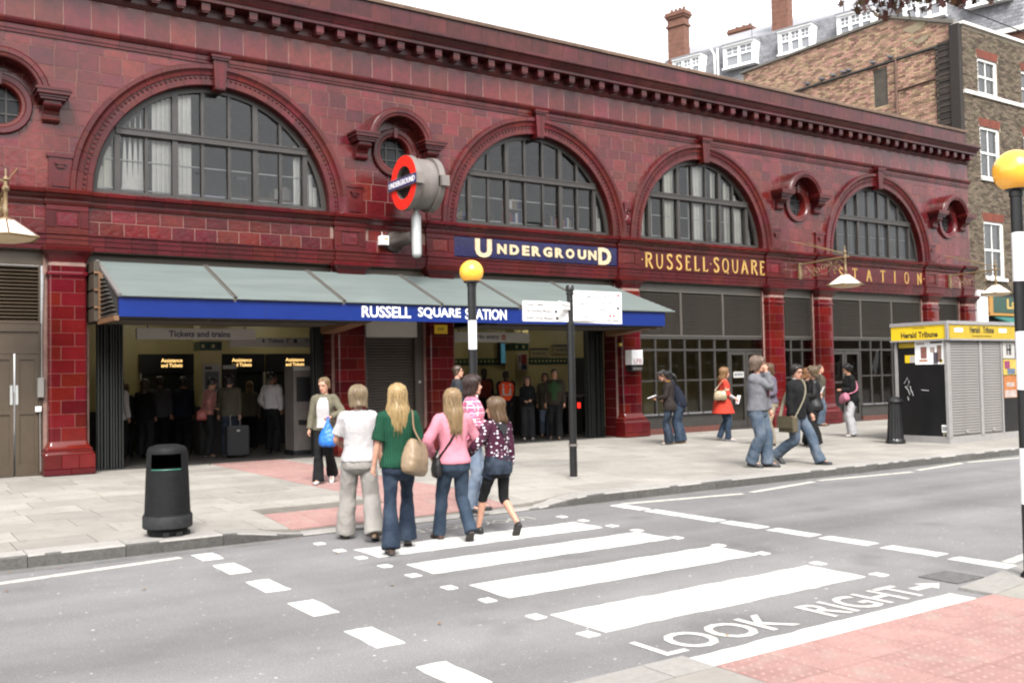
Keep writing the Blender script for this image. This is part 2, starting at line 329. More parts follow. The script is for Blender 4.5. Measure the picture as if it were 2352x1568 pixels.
paint('road_arrow', [[(6.66, -13.87), (6.84, -13.87), (6.84, -13.93), (7.0, -13.83), (6.84, -13.72), (6.84, -13.79), (6.66, -13.79)]], PAINT_M)
road_text('LOOK RIGHT', 5.05, -8.98, 1.55, .22, True, m=PAINT_O, bold=.0)
# gully grate by the near kerb
gl = ob('gully_grate', MB().box(7.08, 7.46, -13.93, -13.60, .001, .005), mat('grate_pit', (.075, .073, .07), .9), road)
IRON = mat('cast_iron', (.10, .098, .095), .6, namt=.3, nscale=15)
for i in range(8): ob('grate_bar', MB().box(7.08+i*.05, 7.11+i*.05, -13.93, -13.60, .004, .012), IRON, gl)
# ---- far pavement
pave = MB()
for i in range(60):
    for j in range(5):
        xs = [-4+i*.35, -4+(i+1)*.35]; ys = [-8.30+j*.26, -8.30+(j+1)*.26]
        pave.quad(*[(x, y, pz(x, y)-.012) for x, y in ((xs[0], ys[0]), (xs[1], ys[0]), (xs[1], ys[1]), (xs[0], ys[1]))])
pave.quad((-60, -7.0, .108), (160, -7.0, .108), (160, .6, .108), (-60, .6, .108)); pave.quad((-60, -8.3, .108), (-4, -8.3, .108), (-4, -7, .108), (-60, -7, .108)); pave.quad((17, -8.3, .108), (160, -8.3, .108), (160, -7, .108), (17, -7, .108))
pavement = ob('pavement', pave, JOINT); tag(pavement, kind='structure')
def slab_mesh(x0, x1, y0, y1, zf, sub=1, th=.03, gap=.004):
    mb = MB(); x0 += gap; x1 -= gap; y0 += gap; y1 -= gap
    n = sub+1
    for i in range(n):
        for j in range(n):
            x = x0+(x1-x0)*i/sub; y = y0+(y1-y0)*j/sub; mb.v.append((x, y, zf(x, y)))
    for i in range(sub):
        for j in range(sub): a = i*n+j; mb.f.append((a, a+n, a+n+1, a+1))
    loop = [i*n for i in range(n)]+[(n-1)*n+j for j in range(1, n)]+[i*n+n-1 for i in range(n-2, -1, -1)]+[j for j in range(n-2, 0, -1)]
    k = len(mb.v)
    for a in loop: q = mb.v[a]; mb.v.append((q[0], q[1], q[2]-th))
    m = len(loop)
    for i in range(m): mb.f.append((loop[(i+1) % m], loop[i], k+i, k+(i+1) % m))
    return mb
def is_red(x, y):
    return (3.95 < x < 6.85 and y < -7.15) or (5.55 < x < 6.95 and y < .2)
slabs = []
RH = [.62, .70, .62, .76, .62, .70, .62, .76, .62, .70, .62, .76, .62, .7]
y = -8.02; row = 0
while y < .25:
    h = RH[row % len(RH)]; x = -3-random.uniform(0, .9)
    while x < 46:
        wd = random.choice((.72, .92, .92, .95)); slabs.append((x, x+wd, y, min(y+h, .3))); x += wd
    y += h; row += 1
flat = {}
slabs2 = []
for s in slabs:
    cx, cy = (s[0]+s[1])/2, (s[2]+s[3])/2
    # cut grey slabs against the red tactile areas
    if s[3] < -7.15+.01 or s[2] < -7.15:
        cut = (3.95, 6.85)
    else: cut = (5.55, 6.95)
    if s[1] <= cut[0] or s[0] >= cut[1]: slabs2.append(s)
    else:
        if s[0] < cut[0]-.05: slabs2.append((s[0], cut[0], s[2], s[3]))
        if s[1] > cut[1]+.05: slabs2.append((cut[1], s[1], s[2], s[3]))
slabs2.sort(key=lambda s: (s[0]-0)**2+(s[2]+18)**2)
vis = [s for s in slabs2 if s[1] > .4 and not (s[0] < 3 and s[3] > -.3 and s[1] < 2.5)]
rest = [s for s in slabs2 if s not in set(vis[:290])]
for s in vis[:290]:
    o = ob('paving_slab', slab_mesh(*s, pz, 4 if s[2] < -6.9 and s[0] < 9 else 1), SLAB, pavement)
mb = MB()
for s in rest:
    t = slab_mesh(*s, pz, 4 if s[2] < -6.9 and s[0] < 9 else 1); n = len(mb.v); mb.v += t.v; mb.f += [tuple(n+i for i in f) for f in t.f]
tag(ob('paving_slabs', mb, SLAB, pavement), kind='stuff')
# red tactile slabs with rounded studs
def red_slab(x0, x1, y0, y1, zf, parent, studs=True):
    sub = 4; mb = slab_mesh(x0, x1, y0, y1, zf, sub, gap=.0022)
    if studs:
        n = 6
        for i in range(n):
            for j in range(n):
                x = x0+(x1-x0)*(i+.5)/n; y = y0+(y1-y0)*(j+.5)/n; z = zf(x, y); r = .017; k = len(mb.v)
                for t in range(5): a = 2*math.pi*t/5; mb.v.append((x+r*math.cos(a), y+r*math.sin(a), z-.0005))
                mb.v.append((x, y, z+.0075))
                for t in range(5): mb.f.append((k+t, k+(t+1) % 5, k+5))
    return ob('tactile_slab', mb, TACT, parent)
yy = -8.35+.30
for i in range(7):
    for j in range(2):
        x0 = 3.95+i*.414; y0 = -8.05+j*.45; red_slab(x0, x0+.414, y0, y0+.45, pz, pavement)
for j in range(18):
    for i in range(4 if False else 3):
        x0 = 5.55+i*.4667; y0 = -7.15+j*.41
        if y0 < .1: red_slab(x0, x0+.4667, y0, min(y0+.41, .25), pz, pavement)
# drain cover let into the pavement
dc = ob('inspection_cover', MB().box(4.42, 5.15, -4.95, -4.72, .1, .123), mat('cover_steel', (.17, .15, .13), .6, namt=.3, nscale=14), pavement)
for i in range(2): ob('cover_seam', MB().box(4.43+.36*i, 4.77+.36*i, -4.94, -4.73, .12, .1255), mat('cover_infill', (.23, .215, .19), .8, namt=.2, nscale=20), dc)
# kerb stones along the far pavement
x = -6.0
ki = 0
while x < 60:
    ln = random.choice((.86, .91, .95)) if x < 30 else 3
    mb = MB(); n = 6; g = .003
    for i in range(n+1):
        xx = x+g+(ln-2*g)*i/n; z = pz(xx, -8.3); c = .012
        j = lambda: random.uniform(-.003, .003)
        mb.v += [(xx, -8.02, -.05), (xx, YK+.05, -.05), (xx, YK+j(), .0), (xx, YK+j(), max(z-c*1.3, .004)), (xx, YK+c, z+j()*.5), (xx, -8.025, z)]
    for i in range(n):
        for k in range(6): a = i*6+k; b = i*6+(k+1) % 6; mb.f.append((a, a+6, b+6, b))
    mb.f += [tuple(range(6)), tuple(n*6+5-k for k in range(6))]
    o = fixn(ob('kerb_stone', mb, KERB, pavement)); o.data.materials.append(KERB_N)  # sides stay dark, tops get the paler material by face normal
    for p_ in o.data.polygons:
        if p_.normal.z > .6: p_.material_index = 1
    x += ln
# gutter: darker strip of patched asphalt with dropped leaves along the kerb
GUT = mat('gutter_asphalt', (.085, .083, .08), .9, nscale=3, namt=.3, bump=.5, bscale=200, bdist=.004); speckle(GUT)
paint('gutter_strip', [[(-10, -8.62), (-10, -8.36), (3.6, -8.36), (3.6, -8.55)], [(7.6, -8.36), (30, -8.36), (30, -8.52), (7.6, -8.5)]], GUT, .002)
LEAF = mat('fallen_leaf', (.30, .13, .04), .7, var=.4, hue=.03)
mb = MB()
for i in range(26):
    x = random.choice((random.uniform(.6, 5), random.uniform(6.5, 12))); y = random.choice((random.uniform(-8.6, -8.42), random.uniform(-14, -8.5))); s = random.uniform(.012, .024); a = random.uniform(0, 6)
    mb.quad(*[(x+s*math.cos(a+t)*(1 if t in (0, 3.14) else .6), y+s*math.sin(a+t), .010+random.uniform(0, .006)) for t in (0, 1.57, 3.14, 4.71)])
tag(ob('fallen_leaves', mb, LEAF), 'small dry brown leaves scattered on the road and gutter', 'leaves', kind='stuff')
# ---- near pavement
npv = ob('near_pavement', MB().quad((-60, -60, .010), (160, -60, .010), (160, YN, .010), (-60, YN, .010)), JOINT); tag(npv, kind='structure')
def nz(x, y): return .024
for i in range(7):
    for j in range(7):
        x0 = 4.02+i*.41; y0 = YN-.45*(j+1); red_slab(x0, x0+.41, y0, y0+.45, nz, npv, j < 5)
def nz2(x, y):
    t = min(1, max(0, (x-6.9)/1.2)); return .024+t*.09
x = 1.0
for i in range(9):
    ln = .9 if x < 3 else .92
    if x+ln > 4.02: ln = 4.02-x
    if ln < .1: break
    ob('kerb_stone', slab_mesh(x, x+ln, YN-.02, YN+.26, nz, 1), KERB_N, npv); x += ln
for i in range(14): ob('kerb_stone', slab_mesh(6.89+i*.9, 6.89+(i+1)*.9, YN-.02, YN+.28, nz2, 3, .13), KERB_N, npv)
for r in range(5):
    x = .6+random.uniform(0, .5)
    while x < 4.02:
        x1 = min(x+.92, 4.02); ob('paving_slab', slab_mesh(x, x1, YN-.02-.64*(r+1), YN-.02-.64*r, nz, 1), SLAB, npv); x = x1
    x = 6.89
    while x < 14: ob('paving_slab', slab_mesh(x, x+.92, YN-.02-.64*(r+1), YN-.02-.64*r, nz2, 3), SLAB, npv); x += .92
# ------------------------------------------------------------------ the station building
ST = thing('station_building', 'long oxblood tiled underground station with four big arched windows and heavy cornice', 'station', (13, 0, .12))
PIL = [-4.46, .89, 3.02, 8.37, 10.5, 15.9, 21.27, 23.40, 28.77, 30.9]
ARCH = [-1.785, 5.69, 13.19, 18.60, 26.12]
OCU = [1.955, 9.435, 22.33, 29.82]
XL, XR = -4.85, 31.15
ZC = 5.06; RI, RO = 2.25, 2.64; RC = 2.46       # arch centre, inner, outer and tile-cut radii
OZ = 6.45; ORC = .45
def clip(x0, x1, z0, z1, n=None):
    """polygons (in x,z) of a rectangle minus arch discs and oculus discs"""
    xs = np.linspace(x0, x1, n or max(3, int((x1-x0)/.06)+2))
    polys = [[(x0, z0), (x1, z0), (x1, z1), (x0, z1)]]
    hitA = [c for c in ARCH if x1 > c-RC and x0 < c+RC and z0 < ZC+RC]
    hitO = [c for c in OCU if x1 > c-ORC and x0 < c+ORC and z1 > OZ-ORC and z0 < OZ+ORC]
    if not hitA and not hitO: return polys
    def region(lofun, hifun):
        out = []; cur = []
        for x in xs:
            lo, hi = lofun(x), hifun(x)
            if hi-lo > .004: cur.append((x, lo, hi))
            else:
                if len(cur) > 1: out.append(cur)
                cur = []
        if len(cur) > 1: out.append(cur)
        return [[(x, lo) for x, lo, hi in c]+[(x, hi) for x, lo, hi in reversed(c)] for c in out]
    def alo(x):
        v = z0
        for c in hitA:
            d = RC*RC-(x-c)**2
            if d > 0: v = max(v, ZC+math.sqrt(d))
        return v
    if not hitO: return region(alo, lambda x: z1)
    res = []
    def oc(x, s):
        for c in hitO:
            d = ORC*ORC-(x-c)**2
            if d > 0: return OZ+s*math.sqrt(d)
        return None
    # above the oculus / below the oculus
    up = region(lambda x: max(alo(x), oc(x, 1) if oc(x, 1) is not None else OZ), lambda x: z1) if z1 > OZ else []
    dn = region(alo, lambda x: min(z1, oc(x, -1) if oc(x, -1) is not None else OZ)) if z0 < OZ else []
    return up+dn
def tile_obj(name, poly, yf, yb, m, parent, inset=.004):
    mb = MB(); mb.prism(poly, yf, yb, 'y'); return fixn(ob(name, mb, m, parent))
# --- upper wall: mortar backing with openings, then the tiles
back = MB()
for z0, z1 in ((5.0, 6.45), (6.45, 8.6)):
    x = XL
    while x < XR:
        x1 = min(x+.5, XR)
        for p in clip(x, x1, z0, z1, 14): back.prism(p, .0025, .30, 'y')
        x = x1
WALL = fixn(ob('upper_wall', back, MORTAR, ST))
CO = [5.08, 5.39, 5.74, 6.02, 6.24, 6.5, 6.71, 7.01, 7.24, 7.55, 7.72]
wt = []
for i in range(len(CO)-1):
    x = XL+random.uniform(0, .3)-.3
    while x < XR:
        wd = random.choice((.36, .385, .385, .40, .43)); wt.append((max(x, XL), min(x+wd, XR), CO[i], CO[i+1])); x += wd
wt = [t for t in wt if t[1]-t[0] > .05]
g = .0034
indiv, stuffb = 0, MB()
wt.sort(key=lambda t: abs(t[0]-4.5))
def tile_prism(mb, p, yf, yb, c=.004):
    """tile from polygon p with a small chamfer on its front"""
    cx = sum(q[0] for q in p)/len(p); cz = sum(q[1] for q in p)/len(p); k = len(p); n = len(mb.v)
    ins = [(cx+(a-cx)*(1-c/max(.05, abs(a-cx)+.001) if abs(a-cx) > .02 else 1), cz+(b-cz)*(1-c/max(.05, abs(b-cz)+.001) if abs(b-cz) > .02 else 1)) for a, b in p]
    mb.v += [(a, yb, b) for a, b in p]+[(a, yf+c, b) for a, b in p]+[(a, yf, b) for a, b in ins]
    for o in (0, k):
        for i in range(k): j = (i+1) % k; mb.f.append((n+o+i, n+o+j, n+o+k+j, n+o+k+i))
    mb.f.append(tuple(n+2*k+i for i in range(k)))
for t in wt:
    ps = clip(t[0]+g, t[1]-g, t[2]+g, t[3]-g, 9)
    if not ps: continue
    yj = random.uniform(-.005, -.001)
    if indiv < 295 and t[1] > 1.2:
        mb = MB()
        for p in ps: tile_prism(mb, p, yj, .02)
        o = ob('wall_tile', mb, TILE, WALL)
        # glazed faces are not perfectly coplanar
        indiv += 1
    else:
        for p in ps: tile_prism(stuffb, p, yj, .02)
tag(ob('wall_tiles', stuffb, TILE, WALL), kind='stuff')
# --- moulded bands, block by block
def band(name, prof, length, z_dummy, m, parent, x0=XL, x1=XR, gap=.0025, skip=None, start=0.):
    def mk(l):
        mb = MB(); mb.prism(prof, gap, l-gap, 'x'); return mb.mesh(name)
    me = mk(length); x = x0+start
    while x < x1-.01:
        l = min(length, x1-x)
        if not (skip and skip(x+l/2)):
            d = me if abs(l-length) < 1e-6 else mk(l)
            o = wpart(name, d, m, parent, (x, 0, 0)); fixn(o) if d is not me or not hasattr(band, name) else None
            if d is me: setattr(band, name, 1)
        x += l
def solid(name, mb, m, parent=ST, smooth=None): return fixn(ob(name, mb, m, parent, smooth=smooth))
core = solid('wall_core', MB().box(XL, XR, .004, .30, 4.05, 5.02).box(XL, XR, .004, .35, 7.9, 9.62), MORTAR)
P_ARC = [(.30, 4.02), (-.02, 4.02), (-.02, 4.105), (-.036, 4.11), (-.036, 4.195), (-.05, 4.20), (-.05, 4.27), (-.075, 4.285), (-.075, 4.31), (.05, 4.315)]
P_SILL = [(.05, 4.79), (-.03, 4.80), (-.05, 4.85), (-.05, 4.885), (-.10, 4.93), (-.125, 4.965), (-.165, 4.985), (-.17, 5.04), (-.10, 5.075), (.22, 5.085)]
P_ST2 = [(.05, 7.72), (-.03, 7.722), (-.034, 7.775), (-.05, 7.78), (-.054, 7.855), (-.085, 7.875), (-.115, 7.925), (-.12, 7.96), (.05, 7.985)]
P_BED = [(.05, 8.52), (-.03, 8.525), (-.05, 8.57), (-.07, 8.60), (-.07, 8.775), (.05, 8.78)]
P_COR = [(.05, 8.78), (-.36, 8.785), (-.36, 8.85), (-.385, 8.855), (-.40, 8.90), (-.46, 8.965), (-.50, 8.985), (-.52, 9.0), (-.52, 9.055), (-.45, 9.075), (.05, 9.14)]
P_COP = [(.30, 9.615), (-.06, 9.615), (-.06, 9.67), (-.03, 9.71), (.30, 9.72)]
band('architrave_block', P_ARC, .447, 0, TILE_S, core)
band('sill_block', P_SILL, .50, 0, TILE_S, core)
band('string_block', P_ST2, .46, 0, TILE_S, core)
band('bed_mould', P_BED, .91, 0, TILE_W, core)
band('cornice_block', P_COR, .91, 0, TILE_W, core)
band('coping_stone', P_COP, .91, 0, mat('coping', (.19, .115, .075), .85, var=.2, nscale=6, namt=.3), core)
def row(name, z0, z1, wd, m, yf=0, x0=XL, x1=XR, start=0., skip=None, parent=core, yb=.03):
    mb = MB(); mb.cham(g, wd-g, yf, yb, z0+g, z1-g, .005); me = mb.mesh(name); x = x0-start
    while x < x1-.02:
        if not (skip and skip(x+wd/2)) and x+wd > x0:
            if x+wd > x1:
                mb = MB(); mb.cham(x+g, x1-g, yf, yb, z0+g, z1-g, .005); ob(name, mb, m, parent)
            else: wpart(name, me, m, parent, (x, 0, 0))
        x += wd
row('frieze_band_tile', 7.985, 8.52, .46, TILE)
row('parapet_tile', 9.12, 9.615, .46, TILE_W, -.01)
isp = lambda x: any(abs(x-p) < .30 for p in PIL)
NAV = (10.84, 15.56)
LET1, LET2 = (16.25, 20.92), (23.75, 28.42)
sk = lambda x: isp(x) or NAV[0] < x < NAV[1] or LET1[0] < x < LET1[1] or LET2[0] < x < LET2[1]
row('frieze_tile', 4.31, 4.55, .42, TILE, skip=sk); row('frieze_tile', 4.55, 4.79, .42, TILE, start=.21, skip=sk)
# modillions under the cornice
me = MB().box(-.08, .08, -.31, -.05, 8.63, 8.785).box(-.065, .065, -.29, -.05, 8.60, 8.63).mesh('modillion')
x = 4.47-20*.4555
while x < XR:
    if x > XL: wpart('modillion', me, TILE_W, core, (x, 0, 0))
    x += .4555
# lead flashing lines: thin grey weathering on ledges
# --- pilasters
TPR = mat('pilaster_tile', (.145, .0085, .0095), .12, spec=.42, var=.3, hue=.008, nscale=9, namt=.15, bump=.12, bscale=13, bdist=.01)
def rr(hw, yf, yb, r, k=5):
    """rounded-front outline (x,y), counter-clockwise from back-left"""
    p = [(-hw, yb)]
    for i in range(k+1): a = math.pi+math.pi/2*i/k; p.append((-hw+r+r*math.cos(a), yf+r+r*math.sin(a)))
    for i in range(k+1): a = 1.5*math.pi+math.pi/2*i/k; p.append((hw-r+r*math.cos(a), yf+r+r*math.sin(a)))
    p.append((hw, yb)); return p
def half(out, xs, left, gp=.003):
    if left: q = [(min(a, xs-gp), b) for a, b in out if a < xs]+[]
    else: q = [(a, b) for a, b in out if a > xs]
    yf = min(b for a, b in out); yb = max(b for a, b in out)
    return ([*q, (xs-gp, yf), (xs-gp, yb)] if left else [(xs+gp, yb), (xs+gp, yf), *q])
outl = rr(.31, -.12, .10, .07)
CH = .2335
pt = {}
for k, xs in ((0, -.12), (1, .10)):
    for l in (True, False):
        mb = MB(); mb.prism(half(outl, xs, l), .003, CH-.003, 'z'); me = mb.mesh('pilaster_tile', 40); pt[k, l] = me
def outring(o, z, sc=1., cx=0, dy=0.): return [(cx+a*sc, b, z) for a, b in o]
for x in PIL:
    p = solid('pilaster', MB().prism([(x+a_, b_) for a_, b_ in rr(.3075, -.1165, .30, .069)], .14, 4.06, 'z').box(x-.37, x+.37, .1, .55, .12, 4.03), MORTAR)
    n = 0; z = .70
    while z < 3.84:
        k = n % 2
        if z+CH > 3.86: break
        for l in (True, False):
            o = wpart('pilaster_tile', pt[k, l], TPR, p, (x, 0, z))
            if n == 0 and x == PIL[0]: fixn(o)
        z += CH; n += 1
    # pier sides behind the pilaster
    for s in (-1, 1):
        zz = .14; n = 0
        while zz < 4.0:
            xf = x+s*.372; mb = MB().box(min(xf, xf-s*.02), max(xf, xf-s*.02), .105, .55, zz+.003, min(zz+CH, 4.02)-.003); ob('pier_tile', mb, TILE_S, p); zz += CH
    rg = []
    for z, e in ((3.565, .0), (3.57, .02), (3.60, .026), (3.63, .02), (3.635, 0)): rg.append([(x+a, b, z) for a, b in rr(.31+e, -.12-e, .10, .07)])
    solid('astragal', MB().rings(rg), TPR, p, 40)
    rg = []
    for z, e in ((3.80, 0.002), (3.84, .004), (3.86, .02), (3.90, .028), (3.93, .05), (3.965, .085), (3.985, .095), (3.99, .10), (4.055, .105), (4.075, .085), (4.08, .05)): rg.append([(x+a, b, z) for a, b in rr(.31+e, -.12-e, .12, .05)])
    solid('capital', MB().rings(rg), TILE_S, p, 40)
    rg = []
    for z, e in ((.47, .10), (.485, .105), (.51, .095), (.53, .075), (.545, .08), (.575, .075), (.59, .05), (.62, .03), (.66, .012), (.70, .002)): rg.append([(x+a, b, z) for a, b in rr(.31+e, -.12-e, .12, .06)])
    solid('base_moulding', MB().rings(rg), TPR, p, 40)
    for i, (za, zb) in enumerate(((.13, .235), (.235, .475))):
        for (xa, xb) in (((-.41, -.13), (-.13, .15), (.15, .41)) if i else ((-.41, 0.02), (.02, .41))):
            mb = MB().cham(x+xa+.002, x+xb-.002, -.255, .10, za+.002, zb-.002, .006); ob('base_tile', mb, TPR, p)
    # block in the entablature with a raised panel
    blk = solid('entablature_block', MB().box(x-.345, x+.345, -.05, .03, 4.31, 4.795), TILE_S, p)
    solid('panel_frame', MB().prism([(x-.27, 4.36), (x+.27, 4.36), (x+.27, 4.745), (x-.27, 4.745)], -.062, -.045, 'y'), TILE_S, blk) if False else None
    fr = MB()
    for a, b, c_, d in ((-.345, .345, 4.31, 4.40), (-.345, .345, 4.70, 4.795), (-.345, -.20, 4.40, 4.70), (.20, .345, 4.40, 4.70)): fr.cham(x+a+.002, x+b-.002, -.075, -.045, c_+.002, d-.002, .006)
    ob('panel_frame', fr, TILE_S, p)
    fr = MB().cham(x-.17, x+.17, -.066, -.045, 4.425, 4.675, .012); ob('raised_panel', fr, TILE, p)
    ob('architrave_break', fixn(ob('tmp', MB().prism([(a-.045, b) for a, b in P_ARC], x-.34, x+.34, 'x'), TILE_S)).data, TILE_S, p); bpy.data.objects.remove(bpy.data.objects['tmp'])
    p.children[-1].matrix_parent_inverse = Matrix.Translation(-woff(p))
    solid('sill_break', MB().prism([(a-.05, b+.001) for a, b in P_SILL], x-.37, x+.37, 'x'), TILE_S, p)
# pedestal blocks beside the arches (above the sill, next to the narrow bays)
for x, s in ((3.02, 1), (8.37, -1), (10.5, 1), (21.27, -1), (23.40, 1), (28.77, -1), (.89, -1)):
    xa = x-.30 if s > 0 else x-.08; xb = x+.08 if s > 0 else x+.30
    b = solid('arch_pedestal', MB().box(xa, xb, -.05, .02, 5.08, 5.63).box(xa-.03, xb+.03, -.075, .02, 5.63, 5.69), TILE_S)
    mb = MB(); mb.rings([[(xa+.08, -.052, 5.16), (xb-.08, -.052, 5.16), (xb-.08, -.052, 5.55), (xa+.08, -.052, 5.55)], [(xa+.10, -.03, 5.2), (xb-.10, -.03, 5.2), (xb-.1, -.03, 5.52), (xa+.1, -.03, 5.52)]], False)
    solid('pedestal_corbel', MB().box((xa+xb)/2-.09, (xa+xb)/2+.09, -.10, -.05, 5.50, 5.55).box((xa+xb)/2-.06, (xa+xb)/2+.06, -.085, -.05, 5.44, 5.50).box(xa+.05, xb-.05, -.075, -.05, 5.12, 5.19), TILE_S, b)
# cartouche between the two adjoining arches
cb = solid('cartouche', MB().box(15.80, 16.0, -.06, .02, 5.09, 5.95), TILE_S)
mb = MB(); mb.lathe([(.001, -.075), (.04, -.07), (.075, -.03), (.085, .02), (.07, .06), (.03, .085), (.001, .09)], (0, 0, 0), 14); mb.v = [(15.9+a, -.06+b*.6, 5.50+c*1.7) for a, b, c in mb.v]; solid('shield', mb, TILE_S, cb, 60)
for sg in (-1, 1):
    for k in range(3):
        pts = [(15.9+sg*(.03+.055*math.cos(t)*(1-t/9)), -.075, 5.28+k*.22+.06*math.sin(t)) for t in [i*.6 for i in range(9)]]
        solid('scroll', MB().tube(pts, [.02-.001*i for i in range(9)], 6), TILE_S, cb, 60)
# --- arches
prof = [(2.25, .22), (2.25, -.03), (2.262, -.045), (2.35, -.047), (2.358, -.03), (2.43, -.032), (2.438, -.06), (2.50, -.068), (2.53, -.085), (2.555, -.112), (2.63, -.115), (2.64, -.10), (2.64, .02)]
NV = 22; da = math.pi/NV
mb = MB(); rs = []
for i in range(4):
    a = -da/2+.0011+(da-.0022)*i/3
    rs.append([(r*math.sin(a), y, r*math.cos(a)) for r, y in prof])
mb.rings(rs); vm = mb.mesh('voussoir')
vm_first = True
for ai, cx in enumerate(ARCH):
    # backing ring (also closes the reveal)
    rg = [[(cx+r*math.cos(a), y, ZC+r*math.sin(a)) for r, y in ((2.255, .25), (2.255, .0), (2.60, .0), (2.60, .25))] for a in [math.pi*i/48 for i in range(49)]]
    ar = solid('arch', MB().rings(rg), MORTAR_D)
    for i in range(NV):
        a = -math.pi/2+da*(i+.5)
        o = wpart('voussoir', vm, TILE_S, ar, (cx, 0, ZC)); o.rotation_euler = (0, a, 0)
        if vm_first: fixn(o); vm_first = False
    if ai:
        bd = MB(); nb = 78
        for i in range(nb):
            a = math.pi*(i+.5)/nb; c0 = (cx+2.394*math.cos(a), -.034, ZC+2.394*math.sin(a)); e = .021
            tx, tz = -math.sin(a)*1.25, math.cos(a)*1.25; nx, nz_ = math.cos(a), math.sin(a); n = len(bd.v)
            bd.v += [(c0[0]+e*(tx*u+nx*v), c0[1]-(0 if q else .022), c0[2]+e*(tz*u+nz_*v)) for u, v, q in ((-1, -1, 1), (1, -1, 1), (1, 1, 1), (-1, 1, 1), (-.5, -.5, 0), (.5, -.5, 0), (.5, .5, 0), (-.5, .5, 0))]
            bd.f += [tuple(n+j for j in q) for q in ((4, 5, 6, 7), (0, 1, 5, 4), (1, 2, 6, 5), (2, 3, 7, 6), (3, 0, 4, 7))]
        tag(solid('bead_moulding', bd, TILE_S, ar), kind='stuff')
    k = MB()
    for i in range(5):
        t0 = -1+2*i/5+.03; t1 = -1+2*(i+1)/5-.03
        k.prism([(cx+t0*.095, 7.24), (cx+t1*.095, 7.24), (cx+t1*.13, 7.78), (cx+t0*.13, 7.78)], -.165, -.10, 'y')
    k.prism([(cx-.098, 7.22), (cx+.098, 7.22), (cx+.133, 7.78), (cx-.133, 7.78)], -.15, .10, 'y')
    solid('keystone', k, TILE_S, ar)
    solid('keystone_cap', MB().box(cx-.165, cx+.165, -.20, -.02, 7.775, 7.815).box(cx-.185, cx+.185, -.225, -.02, 7.815, 7.86), TILE_S, ar)
